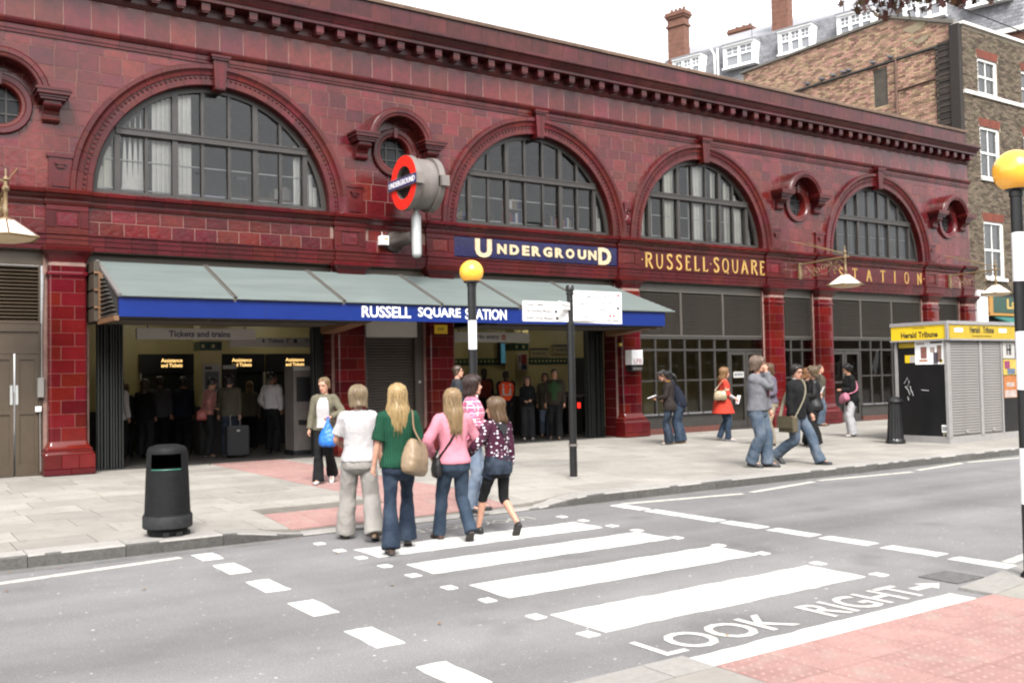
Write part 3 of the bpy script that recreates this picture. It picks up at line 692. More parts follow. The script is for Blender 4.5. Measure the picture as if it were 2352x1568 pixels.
# --- arched windows
MUL = [-1.80, -1.287, -.772, -.2575, .2575, .772, 1.287, 1.80]
ROOMW = mat('office_wall', (.26, .26, .25), .8, namt=.2, nscale=1.2); BLIND = mat('blind_fabric', (.72, .70, .64), .8, namt=.06); BLIND_C = mat('cream_blind_fabric', (.62, .60, .50), .8, namt=.12, nscale=2)
RAIL = mat('white_rail', (.7, .7, .68), .4)
zt0, zt1 = 6.215, 6.345; RG = 2.17
def arcz(dx, r=RG): return ZC+math.sqrt(max(0, r*r-dx*dx))
for ai, cx in enumerate(ARCH):
    fr = MB(); rg = [[(cx+r*math.cos(a), y, ZC+r*math.sin(a)) for r, y in ((2.25, .24), (2.25, .14), (2.15, .14), (2.15, .24))] for a in [math.pi*i/48 for i in range(49)]]
    fr.rings(rg); fr.box(cx-2.24, cx+2.24, .13, .25, 5.075, 5.165)
    win = solid('arched_window', fr, FRAME)
    hw = math.sqrt(2.2**2-(6.28-ZC)**2)
    solid('transom', MB().box(cx-hw, cx+hw, .10, .25, zt0, zt1).box(cx-hw, cx+hw, .085, .25, zt1-.03, zt1+.005), FRAME, win)
    for i, d in enumerate(MUL):
        wd = .05 if i in (0, 2, 5, 7) else .028
        zt = arcz(abs(d), 2.2); top = max(5.2, min(zt, 9))
        solid('mullion', MB().box(cx+d-wd, cx+d+wd, .135 if wd > .04 else .15, .245, 5.16, min(top, zt0+.01)), FRAME, win)
        if top > zt1+.05: solid('mullion', MB().box(cx+d-wd, cx+d+wd, .135 if wd > .04 else .15, .245, zt1-.01, top), FRAME, win)
    ed = [-2.17]+MUL+[2.17]
    for i in range(9):
        for rw in (0, 1):
            a, b = ed[i]+.02, ed[i+1]-.02; zl, zh = ((5.16, zt0) if rw == 0 else (zt1, 9))
            pts = [(x, min(zh, arcz(abs(x)))) for x in np.linspace(a, b, 8)]; pts = [(x, z) for x, z in pts if z > zl+.02]
            if len(pts) < 2: continue
            poly = [(pts[0][0], zl), (pts[-1][0], zl)]+list(reversed(pts)); dy = random.uniform(-.004, .004); n = len(poly)
            mb = MB(); tz_ = random.uniform(-.013, .013); mb.v = [(cx+x, .20+dy*3*((x-a)/.5)+tz_*(z-zl), z) for x, z in poly]; mb.f = [tuple(range(n))]
            ob('pane', mb, GLASS if ai != 4 else GLASS_G, win)
            # slim sash bead round each light
            if zh < 9:
                solid('sash_rail', MB().box(cx+a+.008, cx+b-.008, .175, .225, zl, zl+.03), FRAME, win); solid('sash_rail', MB().box(cx+a+.008, cx+b-.008, .175, .225, zh-.03, zh), FRAME, win)
    for z in (5.245, 5.78):
        h = math.sqrt(2.15**2-(z-ZC)**2)-.05; ob('guard_rail', MB().tube([(cx-h, .30, z), (cx+h, .30, z)], .011, 6), RAIL, win)
    # the room behind
    rm = MB(); x0, x1, y0, y1, z0, z1 = cx-2.45, cx+2.45, .31, 4.4, 4.98, 7.65
    rm.quad((x0, y1, z0), (x1, y1, z0), (x1, y1, z1), (x0, y1, z1)).quad((x0, y0, z0), (x0, y1, z0), (x0, y1, z1), (x0, y0, z1)).quad((x1, y1, z0), (x1, y0, z0), (x1, y0, z1), (x1, y1, z1)).quad((x0, y0, z0), (x1, y0, z0), (x1, y1, z0), (x0, y1, z0)).quad((x0, y1, z1), (x1, y1, z1), (x1, y0, z1), (x0, y0, z1))
    ob('office_interior', rm, ROOMW, win)
    def blind(a, b, n, y=.33, m=BLIND, tw=0.25, zb=5.12, gap=.0):
        for i in range(n):
            x = cx+a+(b-a)*(i+.5)/n; h = (b-a)/n*.52; zt = min(7.25, arcz(abs(x-cx), 2.15)+.0); t = tw+random.uniform(-.12, .12)
            d = (h*math.cos(t), h*math.sin(t)); mb = MB()
            mb.v = [(x-d[0], y-d[1], zb), (x+d[0], y+d[1], zb), (x+d[0]*1.0, y+d[1], zt), (x-d[0], y-d[1], zt), (x-d[0]*.3, y-d[1]*.3-.012, zb), (x-d[0]*.3, y-d[1]*.3-.012, zt)]; mb.f = [(0, 4, 5, 3), (4, 1, 2, 5)]
            ob('blind_slat', mb, m, win)
    def twisted(a, b, n):
        for i in range(n):
            x = cx+a+(b-a)*(i+.5)/n; mb = MB(); zt = min(7.2, arcz(abs(x-cx), 2.15))
            for j in range(9):
                f = j/8; h = .05*(1-f)+.006; z = 5.12+(zt-5.12)*f*.97; mb.v += [(x-h, .34+h*.3, z), (x+h, .34-h*.3, z)]
            mb.f = [(2*j, 2*j+1, 2*j+3, 2*j+2) for j in range(8)]; ob('blind_slat', mb, BLIND, win)
    if ai == 1:
        blind(-2.14, -1.86, 2, m=BLIND_C); blind(-1.82, -1.78, 1); twisted(-1.68, -1.30, 4); blind(-1.15, -.80, 4); blind(-.75, -.42, 4); blind(1.62, 1.78, 2); blind(1.86, 2.12, 3)
    if ai == 2: blind(1.86, 2.14, 3, m=BLIND_C)
    if ai == 3:
        blind(-2.14, -1.55, 5, m=BLIND_C, tw=.1); blind(-1.22, -.62, 5, m=BLIND_C, tw=.1); blind(-.26, .30, 5, m=BLIND, tw=.15); blind(.60, 1.0, 4, m=BLIND_C); blind(1.1, 2.1, 8, m=BLIND_C, tw=.1)
    if ai == 4: blind(-2.1, -.3, 12, m=mat('grey_blind', (.3, .3, .29), .8), y=.6); blind(.4, 2.1, 11, m=mat('grey_blind', (.3, .3, .29), .8), y=.6)
    if ai == 0: blind(-2.1, 2.1, 20, m=BLIND_C)
# office contents seen through the panes
WOOD = mat('desk_wood', (.30, .17, .07), .5, namt=.2, nscale=4, stretch=(1, 8, 8)); PLASTIC = mat('beige_plastic', (.55, .52, .46), .6); DKP = mat('dark_plastic', (.02, .02, .022), .4); BLUEP = mat('blue_panel', (.02, .03, .19), .6)
def inside(name, label, cat, mb_parts, loc, group=None):
    t = thing(name, label, cat, loc, group)
    for nm, mb, m in mb_parts: fixn(ob(nm, mb, m, t))
    return t
inside('office_desk', 'brown office desk just inside the right half of the first big arched window', 'desk', [('top', MB().box(6.3, 7.75, .55, 1.3, 5.33, 5.36), WOOD), ('modesty_panel', MB().box(6.35, 7.7, .62, .65, 5.0, 5.33), mat('dkpanel', (.05, .05, .05), .6)), ('leg', MB().box(6.32, 6.36, .6, .66, 4.99, 5.33), DKP), ('leg', MB().box(7.68, 7.72, .6, .66, 4.99, 5.33), DKP)], (7, .9, 4.98))
inside('desk_carton', 'pale cardboard carton on the desk in the first arched window', 'box', [('carton', MB().prism([(7.05, 5.36), (7.40, 5.36), (7.40, 5.58), (7.30, 5.66), (7.05, 5.58)], .7, 1.0, 'y'), PLASTIC), ('flap', MB().box(7.04, 7.2, .69, 1.01, 5.575, 5.59), PLASTIC)], (7.2, .85, 5.36))
inside('desk_lamp', 'dark desk lamp on the desk behind the first arched window', 'lamp', [('base', MB().box(6.08+.3, 6.2+.3, .8, .95, 5.36, 5.38), DKP), ('stem', MB().tube([(6.44, .87, 5.37), (6.42, .87, 5.75)], .012, 6), DKP), ('head', MB().box(6.3, 6.52, .8, .93, 5.73, 5.80), DKP)], (6.44, .87, 5.36))
inside('blue_partition', 'low royal blue screen behind the centre of the first arched window', 'screen', [('panel', MB().box(4.55, 5.95, .58, .62, 5.0, 5.34), BLUEP), ('foot', MB().box(4.6, 4.64, .5, .7, 4.985, 5.02), DKP), ('foot', MB().box(5.86, 5.90, .5, .7, 4.985, 5.02), DKP)], (5.2, .6, 4.98))
PAPERS = [mat('paper_white', (.7, .7, .68), .7), mat('folder_blue', (.03, .06, .25), .6), mat('folder_red', (.35, .04, .03), .6), mat('folder_buff', (.42, .32, .17), .7)]
def shelf(loc, label, n=3, wd=.8):
    t = thing('office_shelves', label, 'shelves', loc); x, y, z = loc
    fixn(ob('frame', MB().box(x-wd/2-.02, x-wd/2, y, y+.3, z, z+n*.33).box(x+wd/2, x+wd/2+.02, y, y+.3, z, z+n*.33), DKP, t))
    for i in range(n):
        ob('shelf_board', MB().box(x-wd/2, x+wd/2, y, y+.3, z+i*.33, z+i*.33+.02), PLASTIC, t); xx = x-wd/2+.02
        while xx < x+wd/2-.05:
            d = random.uniform(.03, .08); hh = random.uniform(.18, .27); ob('folder', MB().box(xx, xx+d-.004, y+.03, y+.26, z+i*.33+.02, z+i*.33+.02+hh), random.choice(PAPERS), t); xx += d
shelf((12.95, .75, 5.0), 'shelf unit of folders left of centre inside the second arched window', 3, .55); shelf((14.45, .75, 5.0), 'shelf unit of folders at the right inside the second arched window', 2, .7); shelf((11.6, 1.1, 5.0), 'low shelf unit at the left inside the second arched window', 2, .9)
# --- oculus windows
oprof = [(.335, .20), (.335, -.02), (.355, -.05), (.40, -.055), (.42, -.075), (.50, -.08), (.52, -.06), (.53, .02)]
OGL = glass_mat('oculus_glass', (.5, .5, .5), .35, .1, .5, (.03, .032, .034))
for cx in OCU:
    n = 40; rg = [[(cx+r*math.cos(a), y, OZ+r*math.sin(a)*1.0) for r, y in oprof] for a in [2*math.pi*i/n for i in range(n)]]
    oc = solid('oculus', MB().rings(rg, closed=True), TILE_S, ST, 35)
    k = MB(); k.v = [(cx, .15, OZ)]+[(cx+.34*math.cos(2*math.pi*i/24), .15, OZ+.34*math.sin(2*math.pi*i/24)) for i in range(24)]; k.f = [(0, 1+i, 1+(i+1) % 24) for i in range(24)]; ob('pane', k, OGL, oc)
    ob('backing', MB().quad((cx-.4, .28, OZ-.4), (cx+.4, .28, OZ-.4), (cx+.4, .28, OZ+.4), (cx-.4, .28, OZ+.4)), DARK, oc)
    for d in (-.13, .13):
        h = math.sqrt(.34**2-d*d); ob('glazing_bar', MB().box(cx+d-.012, cx+d+.012, .125, .15, OZ-h, OZ+h), FRAME, oc); ob('glazing_bar', MB().box(cx-h, cx+h, .122, .147, OZ+d-.012, OZ+d+.012), FRAME, oc)
    ob('keystone', MB().prism([(cx-.035, OZ+.32), (cx+.035, OZ+.32), (cx+.05, OZ+.53), (cx-.05, OZ+.53)], -.10, .0, 'y'), TILE_S, oc)
    # projecting hood
    hz = 6.58; hp = [(.77, .02), (.77, -.34), (.755, -.36), (.755, -.39), (.73, -.41), (.66, -.41), (.645, -.39), (.60, -.385), (.585, -.37), (.585, .0)]
    nh = 9; a0, a1 = R(9), R(171)
    for i in range(nh):
        rs = []
        for j in range(5):
            a = a0+(a1-a0)*(i+j/4)/nh+(.003 if j == 0 else -.003 if j == 4 else 0); rs.append([(cx+r*math.cos(a), y, hz+r*math.sin(a)) for r, y in hp])
        solid('hood_block', MB().rings(rs), TILE_S, oc, 30)
    # coffered soffit beads
    for sg in (-1, 1):
        xc = cx+sg*.80
        b = MB()
        for z0, z1, e, yf in ((6.56, 6.60, .20, -.34), (6.60, 6.64, .225, -.37), (6.64, 6.70, .26, -.42), (6.70, 6.73, .285, -.44), (6.73, 6.755, .27, -.42)): b.box(xc-e, xc+e, yf, .01, z0, z1)
        solid('hood_bracket', b, TILE_S, oc)
        c = MB(); poly = [(.01, 6.20), (-.06, 6.22), (-.11, 6.27), (-.10, 6.34), (-.14, 6.40), (-.22, 6.44), (-.28, 6.49), (-.28, 6.56), (.01, 6.56)]
        c.prism(poly, xc-.13, xc+.13, 'x'); solid('console', c, TILE_S, oc)
        solid('console_scroll', MB().tube([(xc-.145, -.235, 6.50), (xc+.145, -.235, 6.50)], .05, 10), TILE_S, oc, 40); solid('console_scroll', MB().tube([(xc-.14, -.08, 6.275), (xc+.14, -.08, 6.275)], .045, 10), TILE_S, oc, 40)
# --- lettered friezes
solid('navy_frieze', MB().cham(NAV[0]+.01, NAV[1]-.01, -.03, .03, 4.335, 4.785, .01), NAVY)
nf = ST.children[-1]
lettering('lettering', 'U', 11.40, 4.345, .44, .42, -.03, GOLD_P, nf, .025, .045)
xx = [('N', 11.99), ('D', 12.33), ('E', 12.68), ('R', 12.95), ('G', 13.28), ('R', 13.62), ('O', 13.94), ('U', 14.30), ('N', 14.62)]
for ch, x in xx: lettering('lettering', ch, x, 4.45, .255 if ch != 'E' else .2, .23, -.03, GOLD_P, nf, .02, .05)
lettering('lettering', 'D', 14.93, 4.345, .40, .42, -.03, GOLD_P, nf, .025, .045)
for a, b in (LET1, LET2): solid('lettered_frieze', MB().cham(a-.16, b+.16, -.01, .03, 4.32, 4.785, .008), TILE_S)
GL = {  # stroke letters: lists of polylines in a unit box (x 0..w, z 0..1)
 'R': (.62, [[(.1, 0), (.1, 1)], [(.0, 1), (.38, .99), (.54, .9), (.55, .72), (.42, .58), (.12, .54)], [(.30, .55), (.5, .2), (.68, -.06)]]),
 'U': (.64, [[(.06, 1), (.07, .35), (.14, .12), (.32, .0), (.5, .1), (.57, .35), (.58, 1)]]),
 'S': (.50, [[(.46, .84), (.40, .97), (.24, 1), (.08, .92), (.06, .74), (.2, .58), (.36, .46), (.47, .28), (.42, .08), (.26, .0), (.08, .03), (.03, .18)]]),
 'E': (.46, [[(.08, 0), (.08, 1)], [(.0, 1), (.44, 1), (.45, .9)], [(.08, .56), (.38, .58)], [(.0, 0), (.46, .0), (.48, .12)]]),
 'L': (.46, [[(.1, 1), (.1, 0)], [(.0, 0), (.46, .0), (.49, .13)], [(.0, 1), (.2, 1)]]),
 'Q': (.66, [[(.33, 1), (.14, .9), (.05, .66), (.05, .36), (.14, .1), (.33, .0), (.52, .1), (.61, .36), (.61, .66), (.52, .9), (.33, 1)], [(.3, .12), (.45, .05), (.62, -.1)]]),
 'A': (.66, [[(.02, 0), (.32, 1)], [(.32, 1), (.64, 0)], [(.13, .34), (.53, .34)], [(-.05, 0), (.1, 0)], [(.55, 0), (.72, 0)]]),
 'T': (.62, [[(.31, 1), (.31, 0)], [(.0, .88), (.03, 1), (.59, 1), (.62, .88)], [(.22, 0), (.4, 0)]]),
 'I': (.2, [[(.1, 1), (.1, 0)], [(.0, 1), (.2, 1)], [(.0, 0), (.2, 0)]]),
 'O': (.66, [[(.33, 1), (.14, .9), (.05, .66), (.05, .36), (.14, .1), (.33, .0), (.52, .1), (.61, .36), (.61, .66), (.52, .9), (.33, 1)]]),
 'N': (.62, [[(.06, 0), (.06, 1)], [(.06, 1), (.56, 0)], [(.56, 0), (.56, 1)], [(-.04, 0), (.16, 0)], [(-.04, 1), (.06, 1)], [(.47, 1), (.66, 1)]])}
def stroke_letter(ch, x, z, h, parent, y=-.012, th=.042, hx=None):
    wd, ls = GL[ch]; mb = MB(); hx = hx or h
    for l in ls:
        p = [Vector((x+a*hx, y, z+b*h)) for a, b in l]
        if len(p) > 4:   # smooth curves
            q = []
            for i in range(len(p)-1):
                p0, p1, p2, p3 = p[max(i-1, 0)], p[i], p[i+1], p[min(i+2, len(p)-1)]
                for t in (0, .33, .66): q.append(.5*((2*p1)+(-p0+p2)*t+(2*p0-5*p1+4*p2-p3)*t*t+(-p0+3*p1-3*p2+p3)*t**3))
            p = q+[p[-1]]
        vert = abs(p[0].z-p[-1].z) > abs(p[0].x-p[-1].x)
        w2 = th*(.55 if vert else .36)
        n = len(p); pv = []
        for i in range(n):
            d = p[min(i+1, n-1)]-p[max(i-1, 0)]; d = Vector((d.x, 0, d.z)).normalized(); nn = Vector((-d.z, 0, d.x))*w2; pv.append((p[i]+nn, p[i]-nn))
        for i in range(n-1):
            a, b = pv[i], pv[i+1]; k = len(mb.v)
            mb.v += [tuple(q+Vector((0, dy, 0))) for dy in (-.012, .006) for q in (a[0], b[0], b[1], a[1])]
            mb.f += [(k, k+1, k+2, k+3), (k, k+4, k+5, k+1), (k+1, k+5, k+6, k+2), (k+2, k+6, k+7, k+3), (k+3, k+7, k+4, k)]
    return fixn(ob('letter', mb, GOLD, parent)), wd*hx
lf = [c for c in ST.children if c.name.startswith('lettered_frieze')]
def word(s, x0, x1, z, h, parent, th=.045):
    tot = sum(GL[c][0] for c in s); gp = .12 if len(s) > 5 else .2
    hx = h*.98; sp = (x1-x0-tot*hx)/(len(s)-1); x = x0
    for c in s: _, wd = stroke_letter(c, x, z, h, parent, th=th, hx=hx); x += wd+sp
word('RUSSELL', 16.48, 18.67, 4.36, .36, lf[0]); word('SQUARE', 18.92, 20.88, 4.36, .36, lf[0]); word('STATION', 24.15, 28.28, 4.37, .34, lf[1], .036)
for x in (16.37, 18.79, 20.98): ob('letter', MB().lathe([(.001, -.02), (.02, -.01), (.022, 0), (.02, .01), (.001, .02)], (x, -.02, 4.55), 8), GOLD, lf[0])
for x in (28.42, 23.95): ob('letter', MB().lathe([(.001, -.02), (.02, -.01), (.022, 0), (.02, .01), (.001, .02)], (x, -.02, 4.54), 8), GOLD, lf[1])
# --- building body behind and flat roof
solid('roof_slab', MB().box(XL, XR, .35, 14, 9.0, 9.12), mat('roof_felt', (.06, .06, .06), .9))
solid('end_wall', MB().box(XL, XL+.3, .3, 14, .12, 9.0), TILE_W); solid('end_wall', MB().box(XR-.3, XR, .3, 14, .12, 9.0), TILE_W)
# --- ground floor infill
def louvre(x0, x1, z0, z1, y, pitch, m, parent=ST):
    f = solid('louvre_panel', MB().box(x0, x0+.035, y-.02, y+.06, z0, z1).box(x1-.035, x1, y-.02, y+.06, z0, z1).box(x0+.035, x1-.035, y-.02, y+.06, z0, z0+.03).box(x0+.035, x1-.035, y-.02, y+.06, z1-.03, z1).box(x0+.03, x1-.03, y+.085, y+.095, z0, z1), m, parent); ob('louvre_shadow_board', MB().box(x0+.034, x1-.034, y+.066, y+.08, z0+.03, z1-.03), DARK, f)  # dark board painted in place of the shadow between the slats
    n = int((z1-z0-.06)/pitch); me = MB().prism([(y-.012, 0), (y-.004, -.004), (y+.050, pitch*.52), (y+.042, pitch*.58)], x0+.035, x1-.035, 'x').mesh('louvre_slat')
    for i in range(n):
        o = wpart('louvre_slat', me, m, f, (0, 0, z0+.03+i*pitch))
        if i == 0: fixn(o)
    return f
def soffit(x0, x1, zb, m, y=.15):
    return solid('fascia_board', MB().box(x0, x1, y-.01, y+.05, zb, 4.02).box(x0, x1, .0, .5, 4.005, 4.019), m)
def shopfront(x0, x1, nl, mulls, door=None, rails=True):
    soffit(x0, x1, 3.80, LOUV)
    w_ = (x1-x0)/nl
    for i in range(nl): louvre(x0+i*w_, x0+(i+1)*w_, 2.63, 3.80, .15, .052, LOUV)
    fr = MB().box(x0, x1, .13, .22, 2.555, 2.628).box(x0, x1, .135, .215, 2.245, 2.305)
    f = solid('shopfront_frame', fr, FRAME)
    ed = [x0]+mulls+[x1]
    for m_ in mulls: solid('mullion', MB().box(m_-.03, m_+.03, .14, .21, .60, 2.56), FRAME, f)
    for i in range(len(ed)-1):
        a, b = ed[i], ed[i+1]; isd = door and a >= door[0]-.05 and b <= door[1]+.05
        ob('pane', MB().quad((a, .18, 2.30), (b, .18+random.uniform(-.002, .002), 2.30), (b, .18, 2.56), (a, .18, 2.56)), GLASS_D, f)
        if not isd:
            ob('pane', MB().quad((a, .18, .62), (b, .18+random.uniform(-.006, .006), .62), (b, .18+random.uniform(-.006, .006), 2.25), (a, .18+random.uniform(-.006, .006), 2.25)), GLASS_D, f)
            solid('glazing_rail', MB().box(a+.03, b-.03, .145, .205, 1.465, 1.505), FRAME, f)
            solid('sill', MB().box(a-.02, b+.02, .07, .24, .60, .645), mat('grey_sill', (.20, .20, .20), .5), f)
            solid('stall_riser', MB().box(a, b, .14, .24, .27, .60), BROWN if False else FRAME, f); solid('plinth', MB().box(a, b, .10, .26, .12, .27), mat('red_plinth', (.16, .05, .035), .6, namt=.2), f)
    if door:
        a, b = door; mid = (a+b)/2
        for (c, d) in ((a+.03, mid-.01), (mid+.01, b-.03)):
            lf_ = solid('door', MB().box(c, c+.09, .15, .21, .16, 2.24).box(d-.09, d, .15, .21, .16, 2.24).box(c+.09, d-.09, .15, .21, 2.14, 2.24).box(c+.09, d-.09, .15, .21, .16, .36).box(c+.09, d-.09, .155, .205, 1.28, 1.34), FRAME, f)
            ob('pane', MB().quad((c+.08, .18, .3), (d-.08, .18, .3), (d-.08, .18, 2.2), (c+.08, .18, 2.2)), GLASS_D, f)
        solid('threshold', MB().box(a, b, .08, .24, .12, .16), FRAME, f)
    return f
shopfront(16.26, 20.92, 3, [16.9, 17.41, 17.93, 18.47, 19.03, 19.55], (19.55, 20.92))
shopfront(21.63, 23.05, 1, [22.1, 22.58])
shopfront(23.76, 28.41, 3, [25.25, 25.77, 26.3, 26.85, 27.4, 27.9], (23.76, 25.25))
shopfront(29.13, 30.54, 1, [29.6, 30.07])
# brown doors in the left narrow bay
soffit(1.25, 2.66, 3.75, BROWN)
louvre(1.25, 2.62, 2.74, 3.74, .15, .062, BROWN)
d = solid('door_frame', MB().box(1.25, 2.65, .14, .22, 2.60, 2.74).box(2.59, 2.65, .14, .22, .13, 2.60).box(1.25, 1.31, .14, .22, .13, 2.6).box(1.31, 2.59, .14, .22, 2.22, 2.31).box(1.31, 2.59, .17, .2, 2.31, 2.60), BROWN)
for a, b in ((1.32, 1.75), (1.76, 2.20), (2.23, 2.585)):
    q = solid('door', MB().box(a, b, .17, .21, .13, 2.22).box(a, a+.06, .15, .17, .13, 2.22).box(b-.06, b, .15, .17, .13, 2.22).box(a+.06, b-.06, .15, .17, 2.12, 2.22).box(a+.06, b-.06, .15, .17, .13, .33).box(a+.06, b-.06, .152, .17, 1.18, 1.26), BROWN, d)
for x in (2.165, 2.25): ob('push_plate', MB().box(x-.02, x+.02, .138, .15, 1.35, 1.68), SILVER, d)
soffit(-4.1, .55, 3.75, BROWN); solid('shutter', MB().box(-4.1, .55, .15, .2, .12, 3.76), BROWN)
# roller shutter in the narrow bay under the sign
soffit(8.74, 10.13, 2.9, BROWN, .12)
rs_ = solid('roller_shutter', MB().box(8.74, 8.80, .12, .26, .12, 2.9).box(9.93, 10.13, .12, .26, .12, 2.9).box(8.80, 9.93, .24, .26, .12, 2.6), mat('shutter_brown', (.075, .055, .042), .5, namt=.1))
me = MB().prism([(.24, 0), (.205, .008), (.195, .03), (.205, .052), (.24, .06)], 8.81, 9.92, 'x').mesh('shutter_slat')
for i in range(40):
    o = wpart('shutter_slat', me, MT['shutter_brown'], rs_, (0, 0, .14+i*.0605))
    if i == 0: fixn(o)
solid('shutter_box', MB().box(8.75, 9.95, .05, .24, 2.55, 2.88), mat('white_box_paint', (.52, .51, .48), .5, namt=.06), rs_)
# --- ticket hall
CREAM = mat('cream_tile', (.40, .34, .16), .35, namt=.1, nscale=2); GREENT = mat('green_tile', (.012, .07, .045), .3)
HF = mat('hall_floor', (.07, .065, .06), .6, namt=.3, nscale=3); HC = mat('hall_ceiling', (.22, .20, .15), .8)
solid('hall_floor', MB().box(3.4, 21.3, .2, 9, .10, .121), HF)
solid('hall_ceiling', MB().box(3.4, 28.6, .45, 9, 3.18, 3.25), HC)
solid('hall_wall', MB().box(3.4, 10.8, 5.02, 5.2, .12, 3.18).box(3.38, 3.44, .55, 9, .12, 3.18).box(12.3, 22.2, 4.02, 4.2, .12, 3.18).box(10.8, 12.3, 8.9, 9, .12, 3.18).box(22.1, 22.2, .55, 4.1, .12, 3.18), CREAM)
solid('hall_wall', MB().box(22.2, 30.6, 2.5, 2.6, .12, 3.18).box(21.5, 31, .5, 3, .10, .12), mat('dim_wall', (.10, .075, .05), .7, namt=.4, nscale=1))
solid('hall_dado', MB().box(3.45, 10.8, 4.98, 5.02, .12, 1.05).box(12.3, 17.3, 3.98, 4.02, .12, 1.2), DARK)
gb = solid('tile_band', MB().box(12.3, 18.2, 3.985, 4.02, 2.0, 2.17), GREENT)
for i in range(44): ob('band_tile', MB().box(12.32+i*.13, 12.38+i*.13, 3.978, 3.99, 2.06, 2.12), CREAM, gb)
solid('hall_door', MB().box(17.1, 17.95, 3.96, 4.02, .12, 2.12), mat('dark_door', (.02, .018, .016), .5))
for x, y, w_ in ((6.30, 2.6, .23), (14.57, 2.8, .22), (11.3, 5.4, .22)):
    c = solid('hall_column', MB().box(x-w_, x+w_, y, y+2*w_, .12, 3.18), CREAM)
    ob('tile_band', MB().box(x-w_-.006, x+w_+.006, y-.006, y+2*w_+.006, 2.35, 2.54), GREENT, c)
    for i in range(4): ob('band_tile', MB().box(x-w_+.03+i*.11, x-w_+.085+i*.11, y-.012, y, 2.41, 2.48), CREAM if i % 2 == 0 else DARK, c)
    ob('dado', MB().box(x-w_-.008, x+w_+.008, y-.008, y+2*w_+.008, .12, 1.15), DARK, c)
# head beams, posts and folding gates at the two entrances
DGREEN = mat('gate_paint', (.018, .022, .020), .45, namt=.3, nscale=8)
for a, b in ((3.39, 8.0), (10.87, 15.53)):
    solid('entrance_head', MB().box(a, b, .10, .50, 2.76, 3.30), mat('head_brown', (.05, .042, .032), .6)); soffit(a, b, 3.28, BROWN, .16)
def gate(x0, x1, n, y=.46, z1=2.76):
    gt = solid('folding_gate', MB().box(x0, x1, y+.13, y+.15, .14, z1), DGREEN)
    for i in range(n): x = x0+(x1-x0)*(i+.5)/n; ob('gate_bar', MB().box(x-.014, x+.014, y+random.uniform(-.02, .05), y+.13, .13, z1), DGREEN, gt)
gate(3.60, 4.06, 9); gate(7.74, 7.98, 5); gate(14.93, 15.45, 8)
# hall lights: fluorescent fittings on the ceiling; the shopfront one is added to brighten its interior
TUBEM = mat('fluorescent_tube', (1, .93, .75), .5, emit=6.5)
FITM = mat('light_fitting', (.5, .5, .48), .5)
for i, (x, y, d) in enumerate(((15.2, 2.6, 'lit fluorescent fitting on the hall ceiling above the no entry doorway'), (12.4, 2.9, 'fluorescent fitting on the hall ceiling left of the no entry sign'), (5.4, 3.6, 'fluorescent fitting on the ceiling over the ticket queue at left'), (8.4, 3.8, 'fluorescent fitting on the ceiling over the ticket queue at right'), (18.4, 2.2, 'added fluorescent fitting brightening the glazed shopfront next to the exit'))):
    t = thing('ceiling_light', d, 'light', (x, y, 3.1), 'ticket hall ceiling lights')
    ob('housing', MB().box(x-.62, x+.62, y-.09, y+.09, 3.11, 3.18), FITM, t); ob('tube', MB().box(x-.58, x+.58, y-.05, y+.05, 3.07, 3.11), TUBEM, t)
# ------------------------------------------------------------------ glass canopy over the entrances
CANG = mat('frosted_canopy_glass', (.34, .41, .395), .38, spec=.45, namt=.16, nscale=1.6, stretch=(.35, 2.2, 2.2))
RIBM = mat('canopy_rib', (.20, .185, .165), .5); RUST = mat('canopy_timber', (.25, .125, .055), .6, namt=.2, nscale=6)
YF = -1.77
CN = thing('glass_canopy', 'sloping frosted glass canopy with blue fascia board over the two station entrances', 'canopy', (9.5, -.1, 2.75))
edges = [3.5, 5.40, 7.43, 9.50, 11.38, 13.47, 15.45]
for i in range(6):
    a, b = edges[i]+.03, edges[i+1]-.03; b2 = b if i < 5 else 15.74; bt = b if i < 5 else 15.29
    mb = MB(); mb.v = [(a, -.05, 3.85), (bt, -.05, 3.85), (b2, YF-.06, 3.11), (a, YF-.06, 3.11), (a, -.05, 3.835), (bt, -.05, 3.835), (b2, YF-.06, 3.095), (a, YF-.06, 3.095)]
    mb.f = [(0, 1, 2, 3), (7, 6, 5, 4), (0, 3, 7, 4), (1, 5, 6, 2), (3, 2, 6, 7), (0, 4, 5, 1)]; fixn(ob('glass_panel', mb, CANG, CN))
def beam(p0, p1, w_, h):
    p0, p1 = Vector(p0), Vector(p1); d = p1-p0; s = Vector((0, 0, 1)).cross(d).normalized()*w_/2; u = d.cross(s).normalized()*h/2
    if u.z < 0: u = -u
    mb = MB(); mb.rings([[p+s+u, p+s-u, p-s-u, p-s+u] for p in (p0, p1)]); return mb
for x in edges[1:6]:
    for dx in (-.028, .028): fixn(ob('glazing_bar', beam((x+dx, -.05, 3.862), (x+dx, YF-.05, 3.122), .022, .03), RIBM, CN))
    fixn(ob('rafter', beam((x, -.03, 3.79), (x, YF, 3.05), .05, .07), RIBM, CN))
fixn(ob('end_rafter', beam((3.50, -.05, 3.85), (3.50, YF-.05, 3.11), .06, .05), mat('rafter_grey', (.25, .235, .225), .5), CN))
fa = thing('x', '', '') if False else None
fas = fixn(ob('fascia', MB().box(3.50, 15.46, YF, YF+.06, 2.765, 3.085), BLUE, CN))
for x in (5.95, 8.75, 9.95, 12.6, 14.3): ob('fascia_joint', MB().box(x-.003, x+.003, YF-.0015, YF, 2.768, 3.082), mat('joint_line', (.01, .015, .06), .6), fas)
fixn(ob('gutter', MB().box(3.5, 15.46, YF-.02, YF+.08, 3.085, 3.098), mat('pale_edge', (.38, .37, .31), .5), CN))
